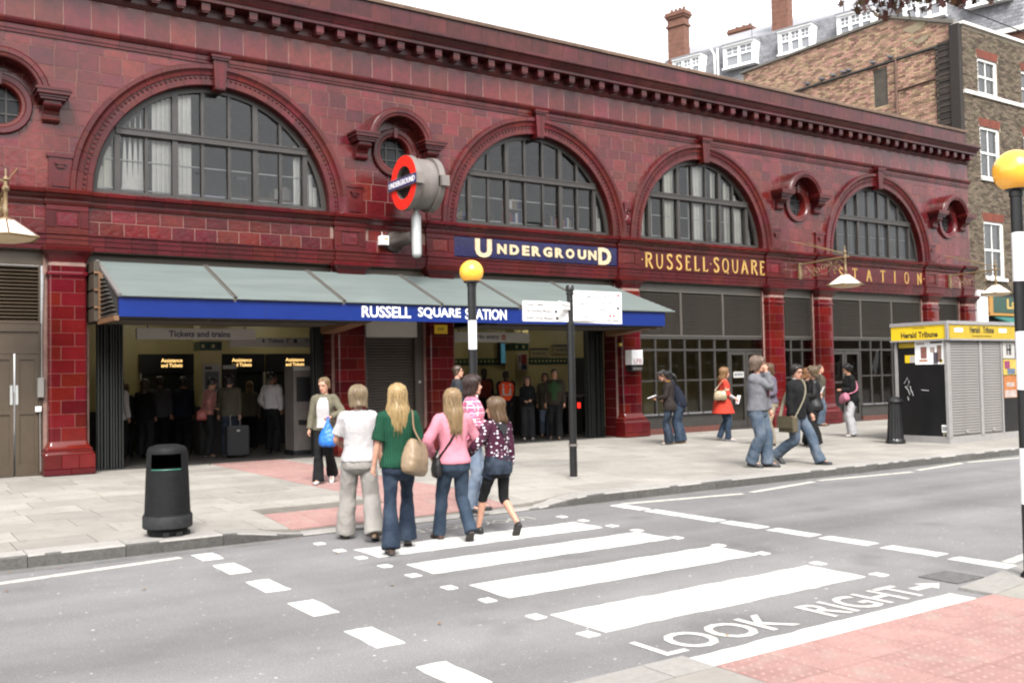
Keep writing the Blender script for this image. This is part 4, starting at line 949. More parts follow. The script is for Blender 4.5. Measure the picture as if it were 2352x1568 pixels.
for wd, x0, x1 in (('RUSSELL', 7.80, 8.83), ('SQUARE', 8.99, 9.95), ('STATION', 10.06, 11.05)): lettering('lettering', wd, x0, 2.83, x1-x0, .215, YF-.002, WHITE, fas, .008, .018, 1.0)
for a, b, z in ((3.52, 8.04, 2.745), (8.04, 10.86, 2.90), (10.86, 15.44, 2.745)): fixn(ob('soffit', MB().box(a, b, YF+.06, .10, z, z+.03), mat('soffit_paint', (.14, .125, .10), .6), CN))
for a, b in ((3.55, 8.0), (10.85, 15.4)):
    n = 3
    for i in range(n):
        x0 = a+(b-a)*i/n+.05; x1 = a+(b-a)*(i+1)/n-.05
        for j in range(5): ob('soffit_slat', MB().box(x0, x1, YF+.12+j*.07, YF+.16+j*.07, 2.728, 2.745), mat('soffit_dark', (.03, .028, .025), .6), CN)
for x in (7.88, 15.3): fixn(ob('timber_bracket', MB().prism([(YF+.08, 2.745), (0, 2.745), (0, 2.60)], x-.16, x+.16, 'x'), RUST, CN))
# triangular louvred end with timber rails
fixn(ob('end_post', MB().box(3.42, 3.50, -.62, -.54, 2.76, 3.58), RUST, CN)); fixn(ob('end_rail', MB().box(3.42, 3.50, YF, -.5, 2.70, 2.78), RUST, CN))
for i in range(10):
    z = 2.80+i*.075; yl = YF+.06+(z-2.80)/.76*1.10*1.0+.0
    if yl < -.68: fixn(ob('louvre_slat', MB().prism([(yl if yl > YF+.04 else YF+.04, z), (-.62, z), (-.62, z+.012), (yl, z+.012)], 3.43, 3.49, 'x'), RIBM, CN))
ob('end_backing', MB().quad((3.495, YF+.05, 2.78), (3.495, -.6, 2.78), (3.495, -.6, 3.60), (3.495, YF+.05, 3.10)), DARK, CN)
for z in (2.98, 3.28, 3.58): ob('wall_rail', MB().box(3.36, 3.46, -.54, .1, z, z+.035), RUST, CN)
fixn(ob('wall_box', MB().box(3.36, 3.46, -.5, .1, 2.76, 3.80), mat('box_brown', (.07, .052, .032), .6), CN))
for x in (3.66, 5.3, 7.3): fixn(ob('gutter_clip', MB().box(x-.02, x+.02, YF-.03, YF+.05, 3.098, 3.11), DARK, CN))
# ------------------------------------------------------------------ hanging signs in the entrances
def hang_sign(name, label, x0, x1, z0, z1, y, txt, tx0, tx1, tz0, tz1, extra=None):
    t = thing(name, label, 'sign', ((x0+x1)/2, y, z0)); b = fixn(ob('panel', MB().box(x0, x1, y, y+.10, z0, z1), SIGNW, t))
    for x in (x0+.2, x1-.2): ob('hanger', MB().tube([(x, y+.05, z1), (x, y+.05, max(z1+.12, 2.77))], .012, 6), FRAME, t)
    if txt: lettering('lettering', txt, tx0, tz0, tx1-tx0, tz1-tz0, y-.001, NAVYTXT, b, .003, .018)
    return t, b
hang_sign('entrance_sign', 'white overhead sign reading Tickets and trains at the left entrance', 4.32, 6.59, 2.50, 2.71, .60, 'Tickets and trains', 4.90, 6.08, 2.545, 2.665)
t, b = hang_sign('entrance_sign', 'white overhead sign reading No entry at the right entrance', 10.97, 13.09, 2.46, 2.685, .30, 'No entry', 11.62, 12.22, 2.515, 2.635)
mb = MB().lathe([(.001, 0), (.06, 0), (.06, .004), (.001, .004)], (0, 0, 0), 18); mb.v = [(12.35+a, .298-c, 2.573+b_) for a, b_, c in mb.v]; fixn(ob('no_entry_disc', mb, mat('sign_red', (.45, .03, .02), .5), b)); ob('no_entry_bar', MB().box(12.31, 12.39, .290, .293, 2.562, 2.584), SIGNW, b)
t, b = hang_sign('direction_sign', 'second overhead white sign with an arrow reading Tickets, deeper in the left hall', 6.46, 8.45, 2.40, 2.60, 1.8, 'Tickets', 7.28, 7.63, 2.49, 2.575)
fixn(ob('arrow', MB().prism([(7.18, 2.49), (7.225, 2.53), (7.195, 2.53), (7.195, 2.575), (7.165, 2.575), (7.165, 2.53), (7.135, 2.53)], 1.796, 1.8, 'y'), NAVYTXT, b)); lettering('lettering', 'Trains', 8.12, 2.49, .28, .085, 1.799, NAVYTXT, b, .003, .018)
ob('symbol', MB().box(7.86, 7.93, 1.796, 1.8, 2.49, 2.57), NAVYTXT, b); ob('symbol', MB().tube([(7.73, 1.797, 2.495), (7.70, 1.797, 2.53), (7.72, 1.797, 2.57), (7.77, 1.797, 2.58)], .012, 5), NAVYTXT, b)
# lit ticket windows
LITT = mat('lit_lettering', (1, .62, .22), .5, emit=1.0); NBLK = mat('ticket_window_black', (.006, .007, .012), .35); TW = mat('ticket_glass', (.03, .035, .03), .15)
for i, (x0, x1, d) in enumerate(((5.36, 6.62, 'leftmost ticket window with lit Assistance and Tickets header'), (7.22, 8.30, 'middle ticket window with lit Assistance and Tickets header behind the column'), (8.37, 9.70, 'rightmost ticket window with lit Assistance and Tickets header'))):
    t = thing('ticket_window', d, 'ticket window', ((x0+x1)/2, 4.95, .12), 'ticket windows at the back of the hall')
    h = fixn(ob('header', MB().box(x0, x1, 4.86, 5.02, 1.90, 2.34), NBLK, t)); c = (x0+x1)/2-.03 if i else 6.07
    if i == 2: c = 9.08
    lettering('lettering', 'Assistance', c-.24, 2.15, .48, .085, 4.86, LITT, h, .004, .004); lettering('lettering', 'and Tickets', c-.24, 2.035, .48, .085, 4.86, LITT, h, .004, .004)
    fixn(ob('window', MB().box(x0+.03, x1-.03, 4.93, 4.96, 1.15, 1.90), TW, t)); fixn(ob('counter', MB().box(x0, x1, 4.75, 5.0, 1.05, 1.12), GREYM, t)); fixn(ob('counter_front', MB().box(x0, x1, 4.88, 5.0, .12, 1.05), NBLK, t))
    for x in (x0, x1-.03): ob('frame_post', MB().box(x, x+.03, 4.85, 4.9, 1.12, 1.90), SILVER, t)
# ticket machine by the right jamb of the left entrance, map stand at the column
def cabinet(name, label, x, y, w_, d, h, m=GREYM):
    t = thing(name, label, 'ticket machine', (x, y, .12))
    fixn(ob('cabinet', MB().box(x-w_/2, x+w_/2, y, y+d, .12, h), m, t)); ob('screen', MB().box(x-w_/2+.06, x+w_/2-.06, y-.012, y, h*.62, h*.88), DKP, t); ob('tray', MB().box(x-w_/2+.1, x+w_/2-.1, y-.03, y, .75, .85), DKP, t); ob('plinth', MB().box(x-w_/2-.02, x+w_/2+.02, y-.02, y+d, .12, .22), DKP, t); ob('header', MB().box(x-w_/2, x+w_/2, y-.01, y, h-.1, h-.02), SILVER, t)
cabinet('ticket_machine', 'grey ticket machine just inside the right jamb of the left entrance', 7.72, .95, .42, .5, 1.98, GREYM)
cabinet('ticket_machine', 'dark machine standing next to the tiled column in the left hall', 6.72, 2.65, .30, .4, 2.05, DARK)
def poster(name, label, x0, x1, z0, z1, y, patches, base=None):
    t = thing(name, label, 'poster', ((x0+x1)/2, y, z0)); b = ob('sheet', MB().box(x0, x1, y, y+.02, z0, z1), base or SIGNW, t)
    for a, b_, c, d, m in patches: ob('printed_panel', MB().box(x0+(x1-x0)*a, x0+(x1-x0)*b_, y-.002, y, z0+(z1-z0)*c, z0+(z1-z0)*d), m, t)
poster('wall_map', 'grey map poster on the tiled column in the left hall', 6.12, 6.49, 1.45, 2.05, 2.565, ((.1, .9, .1, .75, mat('map_print', (.22, .24, .28), .6, namt=.3, nscale=30)), (.1, .5, .82, .92, NAVYTXT)))
poster('wall_poster', 'white poster with red and navy blocks on the right hall column', 14.44, 14.72, 1.83, 2.27, 2.765, ((.35, .95, .35, .95, mat('poster_red', (.42, .03, .03), .6)), (.35, .95, .05, .33, NAVYTXT), (.05, .28, .5, .9, mat('poster_pink', (.4, .2, .2), .6))))
scr = thing('information_screen', 'teal departure screen hung on the back wall beside the hall column', 'screen', (14.86, 3.9, 2.02)); fixn(ob('housing', MB().box(14.58, 15.14, 3.86, 3.98, 2.0, 2.62), DKP, scr)); ob('display', MB().box(14.62, 15.0, 3.853, 3.86, 2.04, 2.58), mat('teal_display', (.05, .17, .22), .4, emit=.25, namt=.3, nscale=4), scr)
for i, (x0, x1, z0, lab) in enumerate(((15.66, 16.28, 2.18, 'cream direction panel reading Piccadilly line on the hall back wall'), (16.45, 17.15, 2.28, 'tilted cream panel reading Piccadilly line by the hall exit'))):
    t = thing('line_sign', lab, 'sign', ((x0+x1)/2, 3.95, z0)); b = ob('panel', MB().box(x0, x1, 3.93, 3.97, z0, z0+.27), mat('cream_sign', (.45, .38, .2), .5), t); ob('stripe', MB().box(x0, x1, 3.925, 3.93, z0+.22, z0+.27), NAVYTXT, t); lettering('lettering', 'Piccadilly line', x0+.06, z0+.08, .46, .075, 3.93, NAVYTXT, b, .002, .01)
# ticket gates just inside the right hall
for i, x in enumerate((15.0, 15.75, 16.5)):
    t = thing('ticket_gate', ('ticket gate cabinet with a red light nearest the folding gate', 'middle ticket gate cabinet in the dark right hall', 'ticket gate cabinet deepest in the right hall')[i], 'ticket gate', (x, 2.4, .12), 'ticket gates')
    fixn(ob('cabinet', MB().box(x-.12, x+.12, 1.9, 3.3, .12, 1.10), DGREEN, t)); ob('top', MB().box(x-.13, x+.13, 1.9, 3.3, 1.10, 1.13), GREYM, t); ob('indicator', MB().box(x-.05, x+.05, 1.885, 1.9, .80, .95), mat('gate_red_light', (.8, .03, .02), .4, emit=.8), t)
# ------------------------------------------------------------------ double-faced roundel on a bracket
RX = 9.43; RY, RZ = -1.05, 5.61
rn = thing('roundel_sign', 'double sided red ring sign with blue UNDERGROUND bar on a grey wall bracket', 'sign', (RX, -.5, 4.3))
def xl(prof, x, y, z, k=40):
    """lathe about the X axis: prof (r, dx)"""
    return MB().rings([[(x+dx, y+r*math.cos(2*math.pi*j/k), z+r*math.sin(2*math.pi*j/k)) for j in range(k)] for r, dx in prof], cap=False)
for s in (-1, 1):
    x0 = RX+s*.33
    b = fixn(ob('ring_case', MB().rings(xl([(.30, 0), (.56, 0), (.56, -s*.10), (.30, -s*.10)], x0, RY, RZ).v and [[(x0+dx, RY+r*math.cos(2*math.pi*j/40), RZ+r*math.sin(2*math.pi*j/40)) for j in range(40)] for r, dx in ((.33, 0), (.555, 0), (.555, -s*.13), (.33, -s*.13))], closed=True), GREYM, rn, smooth=40))
    fixn(ob('red_ring', MB().rings([[(x0+s*dx, RY+r*math.cos(2*math.pi*j/48), RZ+r*math.sin(2*math.pi*j/48)) for j in range(48)] for r, dx in ((.335, .001), (.335, .006), (.545, .006), (.545, .001))], closed=True), RED, b, smooth=40))
    bx = fixn(ob('bar_case', MB().box(min(x0-s*.13, x0+s*.045), max(x0-s*.13, x0+s*.045), RY-.63, RY+.61, RZ-.105, RZ+.105), GREYM, rn))
    BLF = mat('roundel_blue', (.03, .022, .21), .35)
    fixn(ob('bar_face', MB().box(min(x0+s*.045, x0+s*.05), max(x0+s*.045, x0+s*.05), RY-.61, RY+.59, RZ-.09, RZ+.09), BLF, bx))
    if s < 0: M = Matrix(((0, 1, 0, x0-.052), (-1, 0, 0, RY+.545), (0, 0, 1, RZ-.058), (0, 0, 0, 1)))
    else: M = Matrix(((0, -1, 0, x0+.052), (1, 0, 0, RY-.565), (0, 0, 1, RZ-.058), (0, 0, 0, 1)))
    mb = text_mesh('UNDERGROUND', 1.11, .116, .004, .012); mb.v = [tuple(M @ Vector((q[0], q[1]-.004, q[2]))) for q in mb.v]; ob('lettering', mb, WHITE, bx)
fixn(ob('drum', MB().rings([[(RX+dx, RY+r*math.cos(2*math.pi*j/40), RZ+r*math.sin(2*math.pi*j/40)) for j in range(40)] for r, dx in ((.01, -.23), (.33, -.23), (.50, -.20), (.515, -.05), (.50, 0), (.515, .05), (.50, .20), (.33, .23), (.01, .23))], cap=False), GREYM, rn, smooth=35))
fixn(ob('dark_core', MB().rings([[(RX+dx, RY+.33*math.cos(2*math.pi*j/40), RZ+.33*math.sin(2*math.pi*j/40)) for j in range(40)] for dx in (-.25, .25)]), mat('core_dark', (.02, .018, .016), .5), rn))
fixn(ob('post', MB().lathe([(.001, 4.12), (.05, 4.125), (.085, 4.15), (.10, 4.19), (.10, 4.21), (.10, 4.96), (.095, 4.98), (.075, 4.985), (.06, 5.10), (.055, 5.16), (.07, 5.165), (.07, 5.20)], (RX, -.95, 0), 20), SILVER, rn, smooth=35))
prf = [(.22, -.0), (.22, -.06), (.19, -.09), (.155, -.2), (.135, -.45), (.13, -.80), (.10, -.86)]
fixn(ob('wall_bracket', MB().rings([[(RX-.02+r*math.cos(2*math.pi*j/24), y, 4.56+r*math.sin(2*math.pi*j/24)) for j in range(24)] for r, y in prf]), mat('bracket_brown', (.105, .085, .075), .5, namt=.2), rn, smooth=35))
for i in range(6): a = i*1.047; ob('bolt', MB().lathe([(.001, 0), (.015, 0), (.015, .01), (.001, .01)], (RX-.02+.19*math.cos(a), -.06, 4.56+.19*math.sin(a)), 6), GREYM, rn)
# small electrical box beside the bracket, with a trailing cable
t = thing('wall_junction_box', 'small pale electrical box on the tiles left of the roundel bracket', 'box', (9.12, -.05, 4.47)); fixn(ob('case', MB().cham(9.03, 9.22, -.14, 0, 4.47, 4.66, .01), WHITE, t)); ob('warning_label', MB().box(9.11, 9.19, -.143, -.14, 4.57, 4.61), mat('orange_label', (.8, .35, .05), .5), t)
ob('aerial', MB().tube([(9.10, -.05, 4.66), (9.10, -.05, 4.75)], .006, 5), WHITE, t); ob('cable', MB().tube([(9.14, -.03, 4.47), (9.2, -.03, 4.40), (9.32, -.03, 4.38), (9.5, -.03, 4.40), (9.62, -.03, 4.45)], .006, 5), DKP, t)
# yellow RVP plate, LFB box, small things on pilasters
t = thing('rvp_plate', 'yellow plate lettered RVP on the pilaster right of the roller shutter', 'sign', (10.44, -.13, 2.62)); b = ob('plate', MB().box(10.28, 10.60, -.135, -.122, 2.62, 2.81), mat('yellow_plate', (.72, .48, .02), .5), t); lettering('lettering', 'RVP', 10.36, 2.685, .15, .065, -.136, DKP, b, .002, .01)
t = thing('fire_brigade_box', 'white box lettered LFB in red on the pilaster right of the exit', 'box', (15.83, -.3, 1.72)); b = fixn(ob('case', MB().cham(15.66, 16.02, -.36, -.10, 1.90, 2.26, .012), mat('bright_white', (.82, .82, .82), .4), t)); lettering('lettering', 'LFB', 15.72, 1.93, .26, .115, -.361, mat('lfb_red', (.62, .06, .06), .5), b, .003, .0)
fixn(ob('lower_case', MB().box(15.67, 16.01, -.33, -.12, 1.74, 1.89), DKP, t)); ob('lower_panel', MB().box(15.70, 15.98, -.345, -.33, 1.77, 1.83), GREYM, t)
t = thing('meter_box', 'grey meter box on the brown door post beside the left pilaster', 'box', (2.63, .1, 1.46)); fixn(ob('case', MB().cham(2.56, 2.66, .02, .14, 1.46, 1.80, .01), mat('meter_grey', (.33, .31, .29), .5), t)); ob('conduit', MB().tube([(2.63, .08, 1.80), (2.63, .08, 2.6), (2.66, .08, 3.6)], .012, 6), mat('meter_grey', (.3, .3, .3)), t)
t = thing('switch_box', 'small white switch box below the grey meter box', 'box', (2.6, .1, 1.22)); fixn(ob('case', MB().cham(2.53, 2.62, .06, .14, 1.22, 1.31, .006), WHITE, t)); ob('conduit', MB().tube([(2.60, .1, 1.22), (2.61, .1, .2)], .009, 6), MT['meter_grey'], t)
t = thing('push_button_box', 'tiny yellow button box high on the exit jamb pilaster', 'box', (15.55, -.1, 2.4)); ob('case', MB().cham(15.52, 15.60, -.09, -.02, 2.36, 2.44, .008), mat('yellow_button', (.65, .45, .05), .5), t); ob('cable', MB().tube([(15.56, -.1, 2.36), (15.57, -.11, 1.6), (15.58, -.12, .75)], .006, 5), GREYM, t)
t = thing('shutter_keypad', 'small pale keypad on the shutter frame beside the RVP pilaster', 'keypad', (10.02, .1, 1.55)); ob('case', MB().cham(9.99, 10.06, .09, .12, 1.55, 1.63, .005), GREYM, t); ob('button', MB().box(10.01, 10.04, .085, .09, 1.58, 1.6), WHITE, t)
t = thing('door_notice', 'small white NO ENTRY notice on the glazed door', 'sign', (19.9, .1, 1.5)); b = ob('plate', MB().box(19.72, 20.12, .135, .148, 1.52, 1.68), SIGNW, t); lettering('lettering', 'NO ENTRY', 19.75, 1.565, .34, .075, .134, NAVYTXT, b, .002, .03)
# ------------------------------------------------------------------ bracket lamps
OPAL = mat('opal_glass', (.80, .76, .62), .35, emit=.12)
def bracket_lamp(x, label, yt=-1.6):
    t = thing('bracket_lamp', label, 'lamp', (x, -.05, 4.3), 'bracket lamps on the station front')
    ob('wall_plate', MB().box(x-.05, x+.05, -.09, -.03, 4.28, 4.75), BRONZE, t)
    fixn(ob('arm', MB().tube([(x, -.06, 4.70), (x, yt-.12, 4.76)], .026, 8), BRONZE, t, smooth=40))
    fixn(ob('post', MB().lathe([(.001, 5.08), (.012, 5.05), (.02, 5.0), (.012, 4.96), (.03, 4.92), (.055, 4.89), (.03, 4.87), (.028, 4.80), (.05, 4.78), (.055, 4.73), (.03, 4.70), (.03, 4.45), (.042, 4.42), (.042, 4.36), (.03, 4.34), (.03, 4.28)], (x, yt, 0), 12), BRONZE, t, smooth=40))
    for s in (-1, 1): ob('stay_rod', MB().tube([(x, yt, 4.84), (x+s*.33, -.03, 5.36)], .013, 6), BRONZE, t)
    # scroll work in the plane of the bracket
    ob('lower_rail', MB().tube([(x, -.06, 4.32), (x, yt*.62, 4.36)], .012, 6), BRONZE, t)
    def sc(cy, cz, r0, turns, a0, sgn, r1=.02):
        n = 22; return [(x, cy+(r0+(r1-r0)*i/n)*math.cos(a0+sgn*turns*2*math.pi*i/n), cz+(r0+(r1-r0)*i/n)*math.sin(a0+sgn*turns*2*math.pi*i/n)) for i in range(n+1)]
    L_ = abs(yt)
    for cy, cz, r0, tr, a0, sg in ((-.12*L_, 4.44, .10, 1.2, 1.2, 1), (-.30*L_, 4.50, .12, 1.3, 3.6, -1), (-.42*L_, 4.46, .10, 1.3, .2, 1), (-.55*L_, 4.54, .12, 1.2, 3.3, -1), (-.68*L_, 4.60, .09, 1.2, .0, 1), (-.86*L_, 4.52, .12, 1.3, 1.4, -1), (-.78*L_, 4.45, .05, 1.2, 3, 1)): ob('scroll', MB().tube(sc(cy, cz, r0, tr, a0, sg), .012, 5), BRONZE, t, smooth=60)
    ob('brace', MB().tube([(x, yt*.62, 4.36), (x, yt*.72, 4.52), (x, yt*.80, 4.66), (x, yt*.9, 4.70), (x, yt*.98, 4.60)], .013, 5), BRONZE, t, smooth=60); ob('brace', MB().tube([(x, -.2*L_, 4.62), (x, -.27*L_, 4.48), (x, -.36*L_, 4.36)], .013, 5), BRONZE, t, smooth=60)
    # six-sided glass shade
    n = 6; ra, rb = .11, .50; za, zb = 4.26, 3.985; cy = yt
    pt_ = lambda r, z, i: Vector((x+r*math.cos(math.pi/3*i+.5), cy+r*math.sin(math.pi/3*i+.5), z))
    fixn(ob('cap', MB().lathe([(.03, 4.30), (.12, 4.275), (.125, 4.25), (.10, 4.245)], (x, cy, 0), 12), BRONZE, t))
    for i in range(n):
        p = [pt_(ra, za, i), pt_(rb, zb, i), pt_(rb, zb, i+1), pt_(ra, za, i+1)]; c = sum(p, Vector())/4
        mb = MB(); q = [c+(v-c)*.97 for v in p]; mb.rings([q, [v-Vector((0, 0, .008)) for v in q]]); fixn(ob('shade_pane', mb, OPAL, t))
        ob('shade_rib', MB().tube([p[0], p[1]], .016, 5), mat('shade_rib', (.22, .12, .09), .5), t); ob('shade_rim', MB().tube([p[1], p[2]], .022, 5), BRONZE, t)
    fixn(ob('diffuser', MB().lathe([(.001, 3.90), (.2, 3.91), (.36, 3.945), (.42, 3.98), (.001, 3.985)], (x, cy, 0), 18), mat('diffuser_glass', (.55, .42, .26), .4, emit=.15), t, smooth=60))
bracket_lamp(1.90, 'cream glass bracket lamp at the far left above the brown doors', -1.45)
bracket_lamp(22.33, 'cream glass bracket lamp in front of the STATION lettering')
bracket_lamp(29.82, 'cream glass bracket lamp at the right end by the brick house')
# ------------------------------------------------------------------ Belisha beacons
AMB = bpy.data.materials.new('amber_globe'); AMB.use_nodes = True
b = AMB.node_tree.nodes['Principled BSDF']; b.inputs['Base Color'].default_value = (.82, .40, .045, 1); b.inputs['Roughness'].default_value = .22; b.inputs['Subsurface Weight'].default_value = .3; b.inputs['Subsurface Radius'].default_value = (.05, .03, .01); b.inputs['Emission Color'].default_value = (1, .45, .02, 1); b.inputs['Emission Strength'].default_value = .03; b.inputs['Coat Weight'].default_value = .3
POLEW = mat('pole_white', (.80, .80, .81), .35)
def beacon(x, y, zg, zb, rg, pr, label, bands):
    t = thing('beacon', label, 'beacon', (x, y, zb), 'zebra crossing beacons')
    fixn(ob('globe', MB().lathe([(.001, -rg)]+[(rg*math.cos(a), rg*math.sin(a)) for a in [R(-80+10*i) for i in range(17)]]+[(.001, rg)], (x, y, zg), 32), AMB, t, smooth=180))
    fixn(ob('collar', MB().lathe([(.001, -.205), (pr*1.15, -.20), (pr*1.15, -.16), (pr*1.9, -.145), (pr*1.9, -.125), (pr*1.3, -.115)], (x, y, zg), 20), BLACK, t, smooth=40))
    zs = [zg-.16]+bands+[zb]
    for i in range(len(zs)-1): fixn(ob('pole_band', MB().lathe([(pr, zs[i+1]+.0005), (pr, zs[i]-.0005)], (x, y, 0), 20), BLACK if i % 2 == 0 else POLEW, t, smooth=40))
    fixn(ob('foot', MB().lathe([(pr*1.5, zb), (pr*1.5, zb+.05), (pr*1.05, zb+.08)], (x, y, 0), 20), BLACK, t, smooth=40))
beacon(7.08, -6.85, 3.135, .12, .168, .060, 'amber globe beacon on a striped pole at the far kerb behind the crossing women', [2.42, 1.99, 1.52, 1.13, .75, .0001+.72] [:4]+[.95] if False else [2.46, 2.06, 1.66, 1.28])
beacon(7.47, -14.295, 3.20, .03, .165, .045, 'large near amber globe beacon on a striped pole at the right edge', [2.72, 2.34, 1.95, 1.50, 1.05, .62])
# ------------------------------------------------------------------ fingerpost
FPX, FPY = 9.0, -6.59
fp = thing('fingerpost', 'black pedestrian signpost with white finger boards on the pavement', 'signpost', (FPX, FPY, .12))
fixn(ob('post', MB().lathe([(.058, .12), (.058, .60), (.066, .605), (.066, .62), (.058, .625), (.058, 2.47), (.048, 2.48), (.048, 2.90), (.062, 2.905), (.062, 2.93), (.05, 2.935), (.05, 2.96), (.064, 2.965), (.064, 3.02), (.05, 3.045), (.001, 3.05)], (FPX, FPY, 0), 20), BLACK, fp, smooth=40))
ob('base_ring', MB().lathe([(.10, .121), (.10, .135), (.06, .14)], (FPX, FPY, 0), 18), KERB_N, fp)
ob('post_collar', MB().lathe([(.069, .60), (.069, .635)], (FPX, FPY, 0), 18), GREYM, fp)
FW = mat('finger_white', (.83, .82, .80), .45); FT = mat('finger_print', (.15, .15, .16), .6); FR = mat('finger_red', (.55, .05, .06), .6)
def finger(ang, L_, z0, z1, rows, name='finger_board', right=True, thick=.03, marks=()):
    """board running from the post in direction ang (deg from +X in plan); front faces the camera side"""
    d = Vector((math.cos(R(ang)), math.sin(R(ang)), 0)); n = Vector((d.y, -d.x, 0))
    if n.y > 0: n = -n
    rt = d if d.x > 0 else -d
    s0 = .05; org = Vector((FPX, FPY, 0))+d*s0 if d.x > 0 else Vector((FPX, FPY, 0))+d*(s0+L_)
    M = Matrix(((rt.x, -n.x, 0, org.x), (rt.y, -n.y, 0, org.y), (0, 0, 1, 0), (0, 0, 0, 1)))
    mb = MB().box(0, L_, -thick/2, thick/2, z0, z1); mb.v = [tuple(M @ Vector(q)) for q in mb.v]; b = fixn(ob(name, mb, FW, fp))
    k = len(rows); rh = (z1-z0)/k
    for i in range(1, k): q = MB().box(0, L_, -thick/2-.001, -thick/2, z0+i*rh-.002, z0+i*rh+.002); q.v = [tuple(M @ Vector(v)) for v in q.v]; ob('board_joint', q, mat('joint_grey', (.4, .4, .4), .6), b)
    for i, (tx, xa, wd) in enumerate(rows):
        if not tx: continue
        q = text_mesh(tx, wd, None, 0, .03); hh = max(v[2] for v in q.v); q.v = [tuple(M @ Vector((v[0]+xa, -thick/2-.0015, v[2]+z1-(i+1)*rh+(rh-hh)/2))) for v in q.v]; ob('lettering', q, FT, b)
    for (xa, za, wd, hh, m) in marks:
        q = MB().box(xa, xa+wd, -thick/2-.002, -thick/2-.0005, za, za+hh); q.v = [tuple(M @ Vector(v)) for v in q.v]; ob('symbol', q, m, b)
finger(180, .83, 2.485, 2.785, [("Coram's Fields", .03, .33), ('The Foundling Museum', .03, .50), ('Dickens House Museum', .03, .52)], marks=((.57, 2.615, .05, .04, FT), (.59, 2.515, .05, .04, FT)))
finger(1, .98, 2.47, 2.97, [('Euston', .62, .15), ('National Hospital', .50, .38), ('British Museum', .50, .34), ('Homeopathy Hospital', .43, .45), ('Great Ormond Street Hospital', .35, .56)], marks=((.82, 2.90, .045, .04, FR), (.89, 2.90, .05, .035, FR), (.88, 2.69, .045, .045, FT)))
finger(-50, .66, 2.50, 2.90, [('Marchmont Street Shops', .22, .42), ('Marchmont Community Centre', .12, .52), ('The British Library', .32, .32), ('Kings Cross St Pancras', .14, .38)], marks=((.55, 2.535, .035, .035, FR), (.605, 2.535, .035, .035, FR)))
finger(-148, .42, 2.665, 2.775, [('Brunswick Shopping Centre', .05, .34)])
# ------------------------------------------------------------------ litter bin
BINM = mat('bin_plastic', (.018, .019, .020), .62, spec=.16, namt=.35, nscale=20, bump=.25, bscale=300, bdist=.002)
bx, by = 2.64, -8.02
bz = pz(bx, by)
bn = thing('litter_bin', 'round black plastic litter bin with a posting slot at the kerb', 'bin', (bx, by, bz))
SLOT = (R(252-42), R(252+42)); nseg = 40; ang = [2*math.pi*j/nseg for j in range(nseg)]
bp = [(.205, .075), (.235, .08), (.238, .215), (.228, .222), (.225, .24), (.208, .66), (.206, .672), (.200, .835), (.198, .855), (.19, .882), (.172, .903), (.11, .922), (.001, .927)]
mb = MB(); k = nseg
for r, z in bp: mb.v += [(bx+r*math.cos(a), by+r*math.sin(a), bz+z) for a in ang]
for i in range(len(bp)-1):
    for j in range(k):
        mid = ang[j]+math.pi/nseg
        if i == 6 and SLOT[0] < mid < SLOT[1]: continue
        mb.f.append((i*k+j, i*k+(j+1) % k, (i+1)*k+(j+1) % k, (i+1)*k+j))
fixn(ob('shell', mb, BINM, bn, smooth=35))
fixn(ob('liner', MB().lathe([(.18, .25), (.185, .675), (.175, .675), (.17, .30)], (bx, by, bz), 30), DKP, bn)); fixn(ob('inner_dark', MB().lathe([(.001, .60), (.17, .60)], (bx, by, bz), 20), DKP, bn))
fixn(ob('slot_trim', MB().tube([(bx+.207*math.cos(a), by+.207*math.sin(a), bz+.678) for a in np.linspace(*SLOT, 12)], .009, 5), mat('green_liner', (.02, .16, .11), .4), bn))
fixn(ob('band', MB().lathe([(.236, .085), (.245, .09), (.245, .20), (.236, .212)], (bx, by, bz), nseg), mat('bin_band', (.035, .036, .038), .65, spec=.2, namt=.3, nscale=20), bn, smooth=40))
fixn(ob('foot', MB().lathe([(.17, 0), (.185, .01), (.20, .03), (.20, .078)], (bx, by, bz), 30), BINM, bn, smooth=40))
for i in range(3): a = R(250+i*40); ob('foot_recess', MB().box(bx+.19*math.cos(a)-.03, bx+.19*math.cos(a)+.03, by+.19*math.sin(a)-.02, by+.19*math.sin(a)+.01, bz+.005, bz+.05), DKP, bn)
# ------------------------------------------------------------------ newspaper kiosk
kx, ky = 18.57, -6.81; KW, KD, KH = 3.0, 1.22, 2.62; KZ = .12
ks = thing('newspaper_kiosk', 'grey shuttered newspaper kiosk with yellow Herald Tribune header boards', 'kiosk', (kx+KW/2, ky+KD/2, KZ))
YEL = mat('yellow_board', (.80, .55, .015), .45, namt=.06); KBLK = mat('kiosk_black', (.013, .013, .014), .3, namt=.4, nscale=4); ALU = mat('kiosk_aluminium', (.45, .43, .42), .4, namt=.1, nscale=5); SHUT = mat('kiosk_shutter', (.33, .31, .295), .5, namt=.12, nscale=2); KHM = mat('blackletter_print', (.05, .04, .02), .6)
fixn(ob('body', MB().box(kx+.05, kx+KW, ky+.05, ky+KD-.02, KZ+.08, 2.30), mat('kiosk_core', (.04, .04, .04), .6), ks)); fixn(ob('plinth', MB().box(kx+.01, kx+KW, ky+.01, ky+KD, KZ, KZ+.14), ALU, ks))
fixn(ob('roof', MB().box(kx-.06, kx+KW, ky-.06, ky+KD+.05, 2.60, 2.65), ALU, ks))
fixn(ob('side_panel', MB().box(kx+.03, kx+.05, ky+.06, ky+KD-.05, KZ+.16, 2.28), KBLK, ks))
for y in (ky, ky+KD-.06): fixn(ob('corner_post', MB().box(kx, kx+.06, y, y+.06, KZ+.12, 2.30), ALU, ks))
